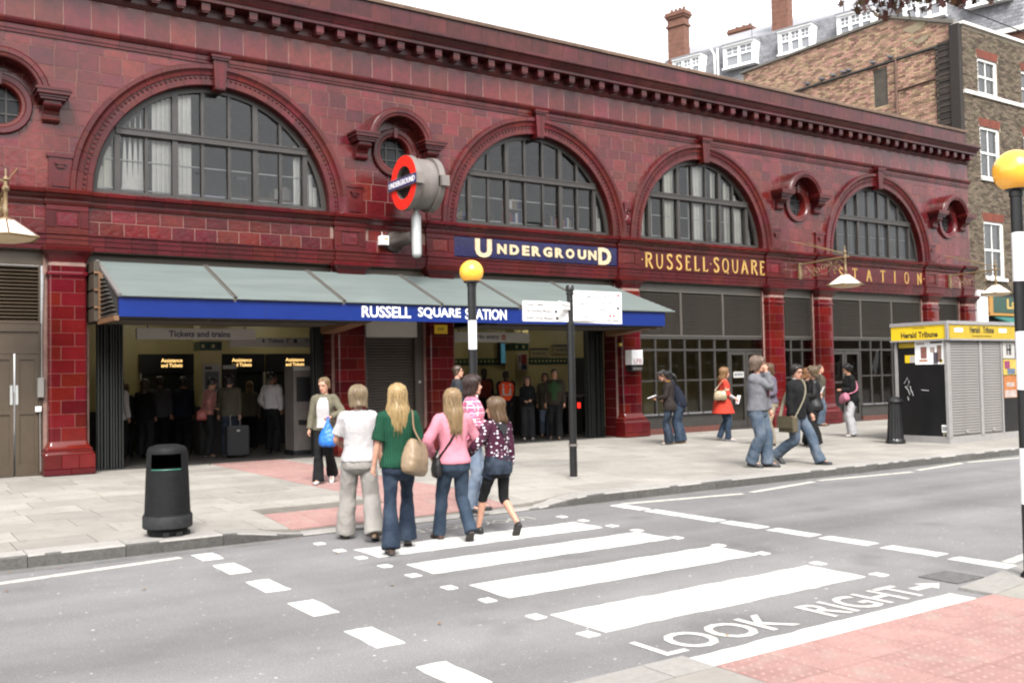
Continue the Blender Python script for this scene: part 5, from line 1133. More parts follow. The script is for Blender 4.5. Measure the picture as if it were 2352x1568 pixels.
sb = fixn(ob('header_board', MB().box(kx-.05, kx+.02, ky-.02, ky+KD+.03, 2.27, 2.58), YEL, ks)); fb = fixn(ob('header_board', MB().box(kx+.04, kx+KW, ky-.05, ky+.02, 2.27, 2.58), mat('yellow_board_dirty', (.55, .38, .02), .5, namt=.12), ks))
for z in (2.245, 2.575): fixn(ob('header_trim', MB().box(kx-.07, kx+.02, ky-.04, ky+KD+.05, z, z+.035), ALU, ks)); fixn(ob('header_trim', MB().box(kx+.02, kx+KW, ky-.07, ky, z, z+.035), ALU, ks))
fixn(ob('header_trim', MB().box(kx-.075, kx-.02, ky-.075, ky-.02, 2.25, 2.61), ALU, ks))
def side_text(s, y_right, z, w_, h, m, parent, x=kx-.053, bold=.02):
    mb = text_mesh(s, w_, h, 0, bold); mb.v = [(x, y_right+w_-q[0], z+q[2]) for q in mb.v]; mb.f = [tuple(f) for f in mb.f]; ob('lettering', mb, m, parent)
side_text('Herald Tribune', ky+.16, 2.32, .85, .13, KHM, sb, bold=.03); side_text('INTERNATIONAL', ky+.45, 2.51, .28, .025, KHM, sb, bold=0)
lettering('lettering', 'Herald', kx+.78, 2.40, .38, .14, ky-.051, KHM, fb, .002, .03); lettering('lettering', 'Tribune', kx+1.28, 2.40, .42, .14, ky-.051, KHM, fb, .002, .03); lettering('lettering', 'THE WORLDS DAILY NEWSPAPER', kx+.85, 2.32, .75, .03, ky-.051, KHM, fb, .002, 0)
for x in (kx+.22, kx+1.9): ob('sticker', MB().box(x, x+.3, ky-.053, ky-.05, 2.42, 2.50), WHITE, fb)
# roller shutters on the street side
for a, b in ((.10, 1.18), (1.28, 2.02)):
    s = fixn(ob('roller_shutter', MB().box(kx+a, kx+b, ky+.03, ky+.06, KZ+.15, 2.26), SHUT, ks))
    me = MB().prism([(ky+.03, 0), (ky+.012, .006), (ky+.008, .028), (ky+.014, .05), (ky+.03, .056)], kx+a+.01, kx+b-.01, 'x').mesh('shutter_slat')
    for i in range(36):
        o = wpart('shutter_slat', me, SHUT, s, (0, 0, KZ+.17+i*.0565))
        if i == 0: fixn(o)
    ob('shutter_lock', MB().box(kx+(a+b)/2-.05, kx+(a+b)/2+.05, ky-.01, ky+.012, KZ+.20, KZ+.27), ALU, s)
for a in (.06, 1.19, 1.24, 2.03): fixn(ob('shutter_guide', MB().box(kx+a, kx+a+.05, ky-.005, ky+.05, KZ+.12, 2.26), ALU, ks))
fixn(ob('front_panel', MB().box(kx+2.08, kx+KW, ky+.02, ky+.05, KZ+.14, 2.27), KBLK, ks))
def kposter(x0, x1, z0, z1, base, pat, name='poster'):
    b = ob(name, MB().box(kx+x0, kx+x1, ky+.012, ky+.02, z0, z1), base, ks)
    for a, b_, c, d, m in pat: ob('printed_panel', MB().box(kx+x0+(x1-x0)*a, kx+x0+(x1-x0)*b_, ky+.009, ky+.012, z0+(z1-z0)*c, z0+(z1-z0)*d), m, b)
P_OR = mat('poster_orange', (.62, .22, .06), .6, namt=.3, nscale=10); P_YE = mat('poster_yellow', (.75, .55, .1), .6, namt=.2, nscale=9); P_BL = mat('poster_bluegrey', (.15, .2, .3), .6, namt=.4, nscale=14); P_PK = mat('poster_pale', (.62, .5, .45), .6, namt=.3, nscale=12); P_DK = mat('poster_dark', (.12, .10, .10), .6, namt=.5, nscale=16)
kposter(2.14, 2.62, 1.86, 2.24, SIGNW, ((.3, .42, .2, .8, P_DK), (.5, .7, .2, .8, P_DK), (.3, .7, .45, .55, P_DK)))
kposter(2.14, 2.66, 1.50, 1.84, P_YE, ((.1, .5, .4, .9, mat('poster_magenta', (.35, .05, .15), .6)), (.3, .9, .05, .4, P_BL)))
kposter(2.14, 2.66, 1.0, 1.48, P_OR, ((.05, .95, .02, .35, P_PK), (.2, .8, .5, .7, P_PK)))
def sposter(y0, y1, z0, z1, base, pat):
    b = ob('poster', MB().box(kx+.022, kx+.03, y0, y1, z0, z1), base, ks)
    for a, b_, c, d, m in pat: ob('printed_panel', MB().box(kx+.019, kx+.022, y1-(y1-y0)*b_, y1-(y1-y0)*a, z0+(z1-z0)*c, z0+(z1-z0)*d), m, b)
sposter(ky+.42, ky+.74, 1.76, 2.25, WHITE, ((.42, .85, .25, .75, mat('figure_red', (.4, .16, .12), .6, namt=.4, nscale=20)), (.3, .9, .12, .2, P_OR), (.1, .7, .84, .92, P_PK)))
sposter(ky+.08, ky+.42, 1.76, 2.25, WHITE, ((.3, .6, .02, .5, mat('figure_dark', (.12, .10, .13), .6, namt=.4, nscale=20)), (.55, .85, .1, .8, mat('figure_tan', (.35, .22, .17), .6, namt=.4, nscale=20)), (.7, .9, .05, .2, P_YE), (.1, .9, .88, .97, P_DK), (.1, .4, .5, .72, P_PK)))
sposter(ky+.74, ky+1.12, 2.12, 2.23, MT['yellow_board_dirty'], ()); sposter(ky+.74, ky+.98, 1.80, 1.96, YEL, ((.5, 1, 0, .9, SIGNW),))
sposter(ky+.05, ky+.18, .35, .50, WHITE, ((.1, .9, .2, .8, mat('lab', (.4, .4, .42), .6)),)); sposter(ky+.05, ky+.16, .22, .34, mat('label_tan', (.35, .3, .22), .6), ((.3, .7, .3, .7, DKP),))
# scratched tag marks on the black panel
CH_ = mat('chalk_mark', (.55, .55, .55), .8)
for i, pts in enumerate((((1.02, 1.36), (.95, 1.48), (.90, 1.38), (.97, 1.28), (.88, 1.30), (.86, 1.18)), ((1.0, 1.30), (.93, 1.22), (.90, 1.12), (.84, 1.20), (.82, 1.10)), ((.95, 1.08), (.93, 1.0)), ((.62, 1.22), (.45, 1.21)))): ob('paint_mark', MB().tube([(kx+.027, ky+y, z) for y, z in pts], .008, 4), CH_, ks)
# fluted bollard
bo = thing('bollard', 'black fluted cast iron bollard beside the kiosk', 'bollard', (18.02, -5.93, .12)); mb = MB(); K = 36; rs = []
for r, z, fl in ((.20, 0, 0), (.20, .05, 0), (.185, .07, 0), (.17, .10, .012), (.145, .45, .012), (.125, .82, .010), (.125, .85, 0), (.165, .87, 0), (.17, .90, 0), (.15, .92, 0), (.10, .96, 0), (.03, .985, 0)): rs.append([(18.02+(r-(fl if j % 3 == 0 else 0))*math.cos(2*math.pi*j/K), -5.93+(r-(fl if j % 3 == 0 else 0))*math.sin(2*math.pi*j/K), .12+z) for j in range(K)])
fixn(ob('shaft', MB().rings(rs), BLACK, bo)); ob('collar', MB().lathe([(.176, .865), (.18, .88), (.176, .895)], (18.02, -5.93, .12), 30), BLACK, bo)
# ------------------------------------------------------------------ brick house on the right
BRK = mat('stock_brick', (.150, .118, .085), .9, spec=.2, var=.5, hue=.02, nscale=14, namt=.25, bump=.4, bscale=90)
BRK_P = mat('party_wall_brick', (.34, .215, .15), .9, spec=.2, var=.5, hue=.028, nscale=14, namt=.25, bump=.4, bscale=90)
BRK_R = mat('red_rubbed_brick', (.36, .075, .035), .85, var=.15, namt=.15)
BMORT = mat('brick_mortar', (.30, .26, .20), .95, namt=.25, nscale=3)
STONE = mat('painted_stone', (.55, .53, .50), .7, namt=.12, nscale=3); SASH = mat('white_sash_paint', (.72, .72, .70), .45)
BH = thing('brick_house', 'dark brown brick terraced house with white sash windows at the right end', 'house', (36, 3, .12))
HX0, HX1 = 31.2, 46.0
WINS = [(32.15, 33.40, 4.75, 6.72), (32.12, 33.36, 8.22, 10.02), (32.12, 33.36, 11.16, 12.42), (34.95, 36.2, 4.75, 6.72), (34.95, 36.2, 8.22, 10.02), (34.95, 36.2, 11.16, 12.42)]
for x in (37.8, 40.6, 43.4): WINS += [(x, x+1.24, a, b) for a, b in ((4.75, 6.72), (8.22, 10.02), (11.16, 12.42))]
def free(x, z, m=0.): return not any(a-m < x < b+m and c-m < z < d+m for a, b, c, d in WINS)
def wall_with_holes(x0, x1, z0, z1, holes, y0, y1):
    mb = MB(); xs = sorted({x0, x1, *[v for h in holes for v in h[:2] if x0 < v < x1]}); zs = sorted({z0, z1, *[v for h in holes for v in h[2:] if z0 < v < z1]})
    for i in range(len(xs)-1):
        for j in range(len(zs)-1):
            cx, cz = (xs[i]+xs[i+1])/2, (zs[j]+zs[j+1])/2
            if not any(h[0] < cx < h[1] and h[2] < cz < h[3] for h in holes): mb.box(xs[i], xs[i+1], y0, y1, zs[j], zs[j+1])
    return mb
hw_ = fixn(ob('front_wall', wall_with_holes(HX0, HX1, 4.3, 13.40, WINS, .062, .35), BMORT, BH))
def bricks(parent, x0, x1, z0, z1, ok, put, n_ind, m, key, name='brick'):
    L_, H_ = .225, .075; all_ = []; j = 0; z = z0
    while z+H_ < z1+.01:
        x = x0-(L_/2 if j % 2 else 0)
        while x < x1:
            a, b = max(x, x0), min(x+L_, x1)
            if b-a > .05:
                cx, cz = (a+b)/2, z+H_/2
                if ok(cx, cz) and ok(a+.01, cz) and ok(b-.01, cz): all_.append((a, b, z))
                else:   # cut bricks beside openings
                    n_ = 10; cur = None
                    for q_ in range(n_+1):
                        xm = a+(b-a)*(q_+.5)/n_; g_ = q_ < n_ and ok(xm, cz)
                        if g_ and cur is None: cur = a+(b-a)*q_/n_
                        if not g_ and cur is not None:
                            if a+(b-a)*q_/n_-cur > .03: all_.append((cur, a+(b-a)*q_/n_, z))
                            cur = None
            x += L_
        z += H_; j += 1
    all_.sort(key=key); st = MB()
    for i, (a, b, z) in enumerate(all_):
        pr = random.uniform(-.004, .003)
        if i < n_ind: mb = MB()
        else: mb = st
        put(mb, a+.007, b-.007, z+.0065, z+H_-.0065, pr)
        if i < n_ind: ob(name, mb, m, parent)
    tag(ob(name+'s', st, m, parent), kind='stuff')
def putf(mb, a, b, z0, z1, pr):
    n = len(mb.v); y0 = .05+pr; y1 = .08
    mb.v += [(a, y1, z0), (b, y1, z0), (b, y1, z1), (a, y1, z1), (a, y0, z0), (b, y0, z0), (b, y0, z1), (a, y0, z1)]
    mb.f += [tuple(n+i for i in q) for q in ((4, 5, 6, 7), (0, 1, 5, 4), (1, 2, 6, 5), (2, 3, 7, 6), (3, 0, 4, 7))]
lint = [(a-.06, b+.06, d, d+.30) for a, b, c, d in WINS]
okf = lambda x, z: free(x, z) and not any(a < x < b and c < z < d for a, b, c, d in lint) and not (11.02 < z < 11.18)
bricks(hw_, HX0, 37.4, 4.3, 13.35, okf, putf, 290, BRK, lambda t: (t[0]-31)**2+(t[2]-7)**2)
ob('far_brickwork', wall_with_holes(37.4, HX1, 4.3, 13.35, WINS, .05, .07), BRK, hw_)
HG = glass_mat('house_glass', (.6, .6, .6), .9)
for a, b, c, d in WINS:
    wf = fixn(ob('window', MB().box(a, a+.09, .10, .22, c, d).box(b-.09, b, .10, .22, c, d).box(a+.09, b-.09, .10, .22, d-.08, d).box(a+.09, b-.09, .10, .22, c, c+.08), SASH, BH))
    ob('sill', MB().box(a-.05, b+.05, -.03, .25, c-.10, c), STONE, wf)
    mz = (c+d)/2; ob('meeting_rail', MB().box(a+.09, b-.09, .12, .20, mz-.03, mz+.03), SASH, wf)
    ob('glazing_bar', MB().box((a+b)/2-.015, (a+b)/2+.015, .14, .18, c+.08, mz-.03), SASH, wf); ob('glazing_bar', MB().box((a+b)/2-.015, (a+b)/2+.015, .14, .18, mz+.03, d-.08), SASH, wf)
    for z0, z1 in ((c+.08, mz-.03), (mz+.03, d-.08)): ob('pane', MB().quad((a+.09, .165, z0), (b-.09, .165+random.uniform(-.004, .004), z0), (b-.09, .165, z1), (a+.09, .165, z1)), HG, wf)
    ob('net_curtain', MB().quad((a+.09, .26, c+.08), (b-.09, .26, c+.08), (b-.09, .26, d-.08), (a+.09, .26, d-.08)), mat('net_curtain', (.42, .41, .39), .9, namt=.3, nscale=4), wf)
    lm = MB(); n = 9
    for i in range(n):
        t0, t1 = i/n, (i+1)/n; w0, w1 = b-a+.02, b-a+.18; xm = (a+b)/2
        lm.prism([(xm-w0/2+w0*t0+.004, d+.002), (xm-w0/2+w0*t1-.004, d+.002), (xm-w1/2+w1*t1-.004, d+.29), (xm-w1/2+w1*t0+.004, d+.29)], .046, .09, 'y')
    fixn(ob('flat_arch', lm, BRK_R, wf))
    ob('reveal', MB().box(a-.001, a+.0, .06, .12, c, d), STONE, wf)
ob('string_course', MB().box(HX0, HX1, -.024, .08, 11.03, 11.152), STONE, BH); ob('coping', MB().box(HX0-.05, HX1, -.04, .40, 13.40, 13.50), STONE, BH)
# shop at street level
ob('shop_pilaster', MB().box(31.42, 32.02, -.06, .10, .12, 4.25).box(31.38, 32.06, -.10, .10, 4.10, 4.28), mat('white_shop_paint', (.68, .68, .68), .5), BH)
ob('ground_wall', MB().box(HX0, HX1, .12, .3, .12, 4.3), DARK, BH)
fs = ob('shop_fascia', MB().box(32.25, 39.5, -.08, .10, 3.55, 4.10), mat('shop_green', (.025, .085, .060), .4), BH)
ob('fascia_end', MB().box(32.05, 32.25, -.12, .10, 3.50, 4.14), mat('shop_orange', (.55, .28, .06), .5), BH); ob('fascia_trim', MB().box(32.05, 39.5, -.13, .10, 3.44, 3.53), MT['shop_orange'], BH)
lettering('lettering', 'La', 33.18, 3.68, .62, .36, -.081, mat('shop_gold', (.65, .45, .12), .4), fs, .01, .04)
ob('shop_window', MB().quad((32.1, .05, .5), (39.4, .05, .5), (39.4, .05, 3.0), (32.1, .05, 3.0)), GLASS_D, BH); ob('stall_riser', MB().box(32.05, 39.5, .0, .1, .12, .5), MT['shop_green'], BH)
aw = MB().prism([(-.05, 3.42), (-1.2, 2.95), (-1.2, 2.90), (-.05, 3.37)], 32.4, 39, 'x'); fixn(ob('awning', aw, mat('teal_awning', (.03, .20, .18), .6), BH)); ob('awning_edge', MB().box(32.4, 39, -1.22, -1.2, 2.78, 2.95), WHITE, BH)
# party wall above the station roof
PW = [(.36, 9.2), (9.9, 9.2), (9.9, 14.35), (2.7, 14.45), (.45, 13.55), (.36, 13.5)]
pwb = fixn(ob('party_wall', MB().prism(PW, 31.212, 31.6, 'x'), BMORT, BH))
OPN = (2.95, 3.52, 11.35, 12.72)
def okp(y, z):
    if OPN[0] < y < OPN[1] and OPN[2] < z < OPN[3]: return False
    top = 14.42 if y > 2.7 else 13.55+(y-.45)/2.25*.9
    return z < top-.05 and not (y < 1.02 and z < 12.95) and not (12.84 < z < 12.92 and y < 7.2)
def putp(mb, a, b, z0, z1, pr):
    n = len(mb.v); x0 = 31.20+pr*1.3-(.0); x1 = 31.23
    # lower part of the wall is a thicker skin
    if z1 < 12.86 and a < 7.1: x0 -= .035
    mb.v += [(x1, b, z0), (x1, a, z0), (x1, a, z1), (x1, b, z1), (x0, b, z0), (x0, a, z0), (x0, a, z1), (x0, b, z1)]
    mb.f += [tuple(n+i for i in q) for q in ((4, 5, 6, 7), (0, 1, 5, 4), (1, 2, 6, 5), (2, 3, 7, 6), (3, 0, 4, 7))]
bricks(pwb, .4, 9.85, 9.3, 14.4, okp, putp, 290, BRK_P, lambda t: (t[0]-2)**2+(t[2]-12)**2)
ob('blocked_opening', MB().quad((31.205, OPN[1], OPN[2]), (31.205, OPN[0], OPN[2]), (31.205, OPN[0], OPN[3]), (31.205, OPN[1], OPN[3])), mat('old_render', (.10, .085, .065), .9, namt=.4, nscale=3), pwb)
ob('ledge', MB().box(31.10, 31.22, .9, 7.15, 12.85, 12.91), mat('lead_dark', (.06, .055, .05), .8), pwb)
fixn(ob('coping', MB().prism([(9.95, 14.35), (9.95, 14.44), (2.68, 14.55), (.3, 13.63), (.3, 13.50), (.5, 13.57), (2.7, 14.45)], 31.12, 31.65, 'x'), mat('wall_coping', (.22, .20, .17), .9, namt=.2), BH))
ob('downpipe', MB().tube([(31.13, 2.55, 12.9), (31.13, 2.55, 9.8)], .05, 8), mat('rusty_pipe', (.20, .11, .075), .8, namt=.3), pwb); ob('downpipe', MB().tube([(31.13, 2.55, 11.72), (31.13, .95, 11.78)], .035, 6), MT['rusty_pipe'], pwb)
# toothed bricks left at the corner, dark with soot
SOOT = mat('sooty_brick', (.055, .04, .032), .9, var=.5, namt=.3)
z = 9.5; j = 0
while z < 12.95:
    d = .0 if j % 2 else .11
    ob('toothing_brick', MB().box(31.06-.02*(j % 2), 31.25, .38, .86+d, z+.005, z+.10), SOOT, pwb); z += .108; j += 1
fixn(ob('corner_pier', MB().box(31.0, 31.25, .06, .40, 9.4, 13.42), SOOT, pwb))
RENDP = mat('pale_render_patch', (.42, .34, .22), .9, namt=.2, nscale=5)
for (y0, z0, s) in ((1.75, 13.82, .35), (1.55, 13.3, .22), (1.95, 13.45, .12)):
    pts = [(y0+s*(1.2+.4*math.sin(3*a+s))*math.cos(a), z0+s*.55*(1+.3*math.cos(2*a+1))*math.sin(a)) for a in [i*.52 for i in range(12)]]; fixn(ob('render_patch', MB().prism(pts, 31.185, 31.21, 'x'), RENDP, pwb))
ob('roof', MB().box(31.6, HX1, .35, 10, 12.9, 13.0), DARK, BH)
# pigeons roosting on the ledge
PG = mat('pigeon_feathers', (.16, .16, .18), .8, var=.2, namt=.25, nscale=20)
def pigeon(y, lab, s=1., z=12.91):
    x = 31.14; mb = MB()
    prof = [(-.16, .10, .010), (-.11, .105, .03), (-.04, .115, .055), (.03, .125, .062), (.08, .15, .05), (.105, .185, .034), (.12, .215, .032), (.14, .222, .022), (.165, .218, .004)]
    mb.rings([[(x+w_*math.cos(t)*.9, y+a*s, z+h*s+w_*math.sin(t)) for t in [k*math.pi/4 for k in range(8)]] for a, h, w_ in prof])
    return tag(fixn(ob('pigeon', mb, PG, None, smooth=60)), lab, 'pigeon', 'pigeons on the party wall ledge')
for y, lab in ((2.78, 'grey pigeon roosting on the ledge nearest the downpipe'), (3.5, 'grey pigeon on the brick ledge just above the blocked opening'), (4.55, 'rightmost of the huddled middle pigeons on the brick ledge'), (4.8, 'left one of the two huddled pigeons on the brick ledge'), (5.25, 'lone grey pigeon left of the huddled pair on the brick ledge'), (5.8, 'dark pigeon second from the left on the brick ledge'), (6.5, 'leftmost pigeon on the brick ledge')): pigeon(y, lab)
# ------------------------------------------------------------------ mansard block behind
MP = Vector((40.018, 17.967, 0)); TH = R(-14); mt_ = Vector((math.sin(TH), math.cos(TH), 0)); mn = Vector((-math.cos(TH), math.sin(TH), 0))   # along the face, outward normal
def MW(s, o, z): return MP+mt_*s+mn*o+Vector((0, 0, z))
MAN = thing('mansard_block', 'tall block with grey slate mansard roof and white dormer windows behind the station', 'building', (50, 20, .1))
SLATE = mat('roof_slate', (.135, .135, .145), .6, var=.25, namt=.25, nscale=3); LEAD = mat('roof_lead', (.25, .25, .27), .6, namt=.15)
def mbox(s0, s1, o0, o1, z0, z1):
    mb = MB(); mb.rings([[MW(s0, o0, z), MW(s1, o0, z), MW(s1, o1, z), MW(s0, o1, z)] for z in (z0, z1)]); return mb
S0, S1 = -22, 5.2
fixn(ob('wall', mbox(S0, S1, -9, .25, 0, 16.9), mat('block_brick', (.25, .11, .07), .9, namt=.2), MAN))
rf = MB(); rf.rings([[MW(s, .15, 16.9), MW(s, -.55, 19.95), MW(s, -3.5, 21.6), MW(s, -9, 21.6), MW(s, -9, 16.9)] for s in (S0, S1)]); roof = fixn(ob('roof', rf, LEAD, MAN))
# slates on the steep face, course by course
sl_ = MB(); z = 16.95; j = 0
for j in range(17):
    z0 = 16.95+j*.175; s = S1-(.12 if j % 2 else 0)
    while s > -14:
        a, b = s, s-.24; o0 = .17-(z0-16.9)*.2295+.015; o1 = o0-.04*.9-.012; n = len(sl_.v)
        sl_.v += [tuple(MW(a-.006, o0, z0)), tuple(MW(b+.006, o0, z0)), tuple(MW(b+.006, o1-.01, z0+.20)), tuple(MW(a-.006, o1-.01, z0+.20))]; sl_.f.append((n, n+1, n+2, n+3)); s -= .24
tag(ob('slates', sl_, SLATE, roof), kind='stuff')
fixn(ob('eaves', mbox(S0, S1+.1, -.2, .45, 16.7, 16.92), STONE, MAN)); fixn(ob('ridge_flashing', mbox(S0, S1, -.68, -.50, 19.9, 20.02), LEAD, MAN))
DW = mat('dormer_white', (.80, .80, .80), .5)
def dormer(s, zt=19.66, zb=18.40, hw=.95, n=3):
    d = fixn(ob('dormer', mbox(s-hw, s+hw, -1.0, .30, zt-.10, zt), DW, MAN))
    ob('cheek', mbox(s-hw, s-hw+.12, -.8, .20, zb, zt-.1), DW, d); ob('cheek', mbox(s+hw-.12, s+hw, -.8, .20, zb, zt-.1), DW, d); ob('sill', mbox(s-hw-.05, s+hw+.05, -.5, .28, zb-.08, zb), DW, d)
    ob('lead_roof', mbox(s-hw-.04, s+hw+.04, -1.2, .36, zt, zt+.04), LEAD, d)
    w_ = (2*hw-.24)/n
    for i in range(n):
        a = s-hw+.12+w_*i; b = a+w_
        for fr in ((a, a+.07, zb, zt-.1), (b-.07, b, zb, zt-.1), (a+.07, b-.07, zb, zb+.08), (a+.07, b-.07, zt-.2, zt-.1), (a+.07, b-.07, zb+.60, zb+.68)): fixn(ob('sash_frame', mbox(fr[0], fr[1], .08, .18, fr[2], fr[3]), DW, d))
        fixn(ob('glazing_bar', mbox((a+b)/2-.015, (a+b)/2+.015, .10, .15, zb+.68, zt-.2), DW, d)); fixn(ob('glazing_bar', mbox(a+.07, b-.07, .10, .15, zb+.86, zb+.89), DW, d))
        q = MB().quad(MW(a+.05, .12, zb+.05), MW(b-.05, .12, zb+.05), MW(b-.05, .12, zt-.15), MW(a+.05, .12, zt-.15)); ob('pane', q, glass_mat('dormer_glass', (.55, .57, .6), .9, 0, .5, (.35, .36, .38)), d)
for s in (3.28, 0.0, -3.27, -6.5, -9.8, -12.7): dormer(s, n=3 if abs(s) > .1 else 2)
for s in (3.28, -.0, -3.27): fixn(ob('lower_window', mbox(s-.9, s+.9, .22, .30, 15.0, 16.6), DW, MAN))
CHB = mat('chimney_brick', (.33, .15, .10), .9, namt=.25, nscale=4)
def chimney(s0, s1, o0, o1, z0, z1, pots=5):
    c = fixn(ob('chimney_stack', mbox(s0, s1, o0, o1, z0, z1), CHB, MAN))
    n = int((z1-z0)/.15)
    for i in range(n):
        if i % 2 == 0: fixn(ob('brick_course', mbox(s0-.006, s1+.006, o0-.006, o1+.006, z0+i*.15+.01, z0+i*.15+.14), CHB, c))
    for dz, e in ((-.75, .08), (-.25, .08), (-.12, .14), (0, .10)): fixn(ob('corbel_course', mbox(s0-e, s1+e, o0-e, o1+e, z1+dz-.06, z1+dz+.06), CHB, c))
    for i in range(pots):
        f = (i+.5)/pots; p = MW(s0+(s1-s0)*.5, o0+(o1-o0)*f, 0) if abs(o1-o0) > abs(s1-s0) else MW(s0+(s1-s0)*f, (o0+o1)/2, 0); ob('chimney_pot', MB().lathe([(.10, z1+.05), (.085, z1+.30), (.10, z1+.32)], (p.x, p.y, 0), 8), CHB, c)
chimney(3.75, 4.85, -.95, -.35, 18.6, 22.6, 4); chimney(-2.55, -1.6, -1.15, -.6, 18.6, 23.4, 4)
chimney(1.3, 2.6, -4.6, -3.6, 20.5, 21.9, 3); chimney(15.6, 16.8, -4.6, -3.6, 16, 22.6, 3)
ob('soil_pipe', MB().tube([MW(1.45, .25, 17.2), MW(1.45, .28, 19.3), MW(1.8, .2, 19.9)], .05, 6), DW, MAN); ob('soil_pipe', MB().tube([MW(1.25, .25, 17.2), MW(1.25, .28, 19.6)], .05, 6), DW, MAN)
ob('aerial', MB().tube([MW(-.4, -.6, 20.0), MW(-.4, -.6, 20.9)], .015, 5), DKP, MAN); ob('aerial', MB().tube([MW(-5.6, -.6, 20.0), MW(-5.6, -.6, 21.2)], .02, 5), DKP, MAN)
# further roofs that show above the cornice
LOWB = thing('low_chimney', 'orange brick chimney stack just showing over the cornice behind the parapet', 'chimney', (27, 22, 9))
cs = fixn(ob('stack', MB().box(27.0, 29.3, 24.0, 24.8, 6, 14.2), CHB, LOWB)); fixn(ob('cap', MB().box(26.85, 29.45, 23.85, 24.95, 14.2, 14.45), CHB, LOWB))
for i in range(5): ob('chimney_pot', MB().lathe([(.12, 14.45), (.09, 14.75)], (27.3+i*.42, 24.4, 0), 8), CHB, LOWB)
# ------------------------------------------------------------------ terrace across the street (mirrored in glass and glazed tiles)
TER = thing('opposite_terrace', 'brick terrace across the street, seen only mirrored in the station windows', 'building', (15, -33, 0))
tb = [(x, x+1.3, z, z+2.0) for x in np.arange(-28, 75, 3.1) for z in (1.2, 4.4, 7.6)]
mb = wall_with_holes(-32, 78, 0, 10.6, tb, -34.5, -34.0); ob('wall', mb, mat('terrace_brick', (.20, .13, .085), .9, namt=.25, nscale=1.5), TER)
ob('roof', MB().box(-32, 78, -44, -33.9, 10.6, 10.9), LEAD, TER)
for a, b, c, d in tb:
    f = ob('window', MB().box(a, b, -34.3, -34.2, c, c+.1).box(a, b, -34.3, -34.2, d-.1, d).box(a, a+.1, -34.3, -34.2, c+.1, d-.1).box(b-.1, b, -34.3, -34.2, c+.1, d-.1).box(a+.1, b-.1, -34.3, -34.2, (c+d)/2-.05, (c+d)/2+.05), SASH, TER)
ob('dark_rooms', MB().quad((78, -34.6, 0), (-32, -34.6, 0), (-32, -34.6, 10.5), (78, -34.6, 10.5)), DARK, TER)
# ------------------------------------------------------------------ maple branch hanging into the top right corner
LF = mat('copper_maple_leaf', (.085, .032, .014), .55, spec=.35, var=.5, hue=.05, namt=.2, nscale=20); BARK = mat('maple_bark', (.07, .055, .045), .9, namt=.3, bump=.5, bscale=30)
TREE = thing('maple_tree', 'copper leaved maple whose lowest branch hangs into the top right corner', 'tree', (11.0, -15.5, .1))
trunk = fixn(ob('trunk', MB().tube([(11.0, -15.5, .1), (10.95, -15.45, 1.5), (10.8, -15.3, 3.2), (10.5, -15.0, 5.0), (10.3, -14.8, 7.0)], [.24, .19, .16, .13, .07], 10), BARK, TREE, smooth=60))
bp_ = [(10.6, -15.1, 4.5), (9.6, -15.05, 4.95), (8.5, -14.98, 4.92), (7.5, -14.8, 4.68), (6.9, -14.58, 4.53), (6.45, -14.28, 4.44), (6.05, -14.02, 4.37)]
limb = ob('limb', MB().tube(bp_, [.06, .045, .03, .018, .011, .006, .004], 7), BARK, TREE, smooth=60)
for i, p0 in enumerate([(10.4, -14.9, 5.6), (10.45, -14.95, 5.2), (10.3, -14.8, 6.6)]): ob('limb', MB().tube([p0, (p0[0]+(-1.2, 1.4, .6)[i], p0[1]-(.9, .3, -1.3)[i], p0[2]+.9), (p0[0]+(-2.3, 2.6, 1.2)[i], p0[1]-(1.6, .6, -2.2)[i], p0[2]+1.3)], [.06, .035, .01], 6), BARK, TREE, smooth=60)
def maple_leaf():
    """five-lobed toothed leaf, petiole at the origin, in the XY plane with a fold"""
    out = []
    tips = [(-150, .42), (-100, .30), (-75, .78), (-50, .34), (-38, .60), (-20, .42), (0, 1.0), (20, .42), (38, .60), (50, .34), (75, .78), (100, .30), (150, .42)]
    for a, r in tips: out.append((r*math.sin(R(a)), .25+r*math.cos(R(a)), .12*abs(math.sin(R(a)))*r-.15*r*r))
    mb = MB(); mb.v = [(0, .2, 0)]+out; n = len(out); mb.f = [(0, i+1, (i+1) % n+1) for i in range(n-1)]+[(0, n, 1)]; return mb.mesh('leaf', 180)
lm_ = maple_leaf(); lm_.materials.append(LF)
def leaf(p, s, parent=None):
    o = bpy.data.objects.new('leaf', lm_); COL.objects.link(o); o.parent = parent or limb; o.scale = (s, s, s)
    o.location = Vector(p)-woff(parent or limb); o.rotation_euler = (R(random.uniform(70, 150)), R(random.uniform(-40, 40)), random.uniform(0, 6.28)); return o
for i in range(120):
    t = random.random()**.6; k = t*(len(bp_)-1-2)+2; j = min(int(k), len(bp_)-2); f = k-j
    p = Vector(bp_[j]).lerp(Vector(bp_[j+1]), f)+Vector((random.gauss(0, .13), random.gauss(0, .13), random.uniform(-.12, .14))); leaf(p, random.uniform(.05, .085))
for i in range(140):
    t = random.random()**1.3; p = Vector((6.02, -14.0, 4.36)).lerp(Vector((6.85, -14.55, 4.42)), t)+Vector((random.gauss(0, .07), random.gauss(0, .05), random.uniform(-.16, .10)*(1-.55*t))); leaf(p, random.uniform(.045, .075))
for i in range(150): leaf((10.4+random.gauss(0, 1.3), -15+random.gauss(0, 1.0), 6.6+random.gauss(0, .7)), random.uniform(.06, .1), trunk)
# overhead cable to the house
tag(ob('overhead_cable', MB().tube([(8, -7.3, 9.5), (15, -7.05, 9.32), (22, -6.88, 9.26), (30, -6.6, 9.3), (42, -6.2, 9.6)], .014, 5), DKP), 'thin black overhead cable crossing the top right corner', 'cable')
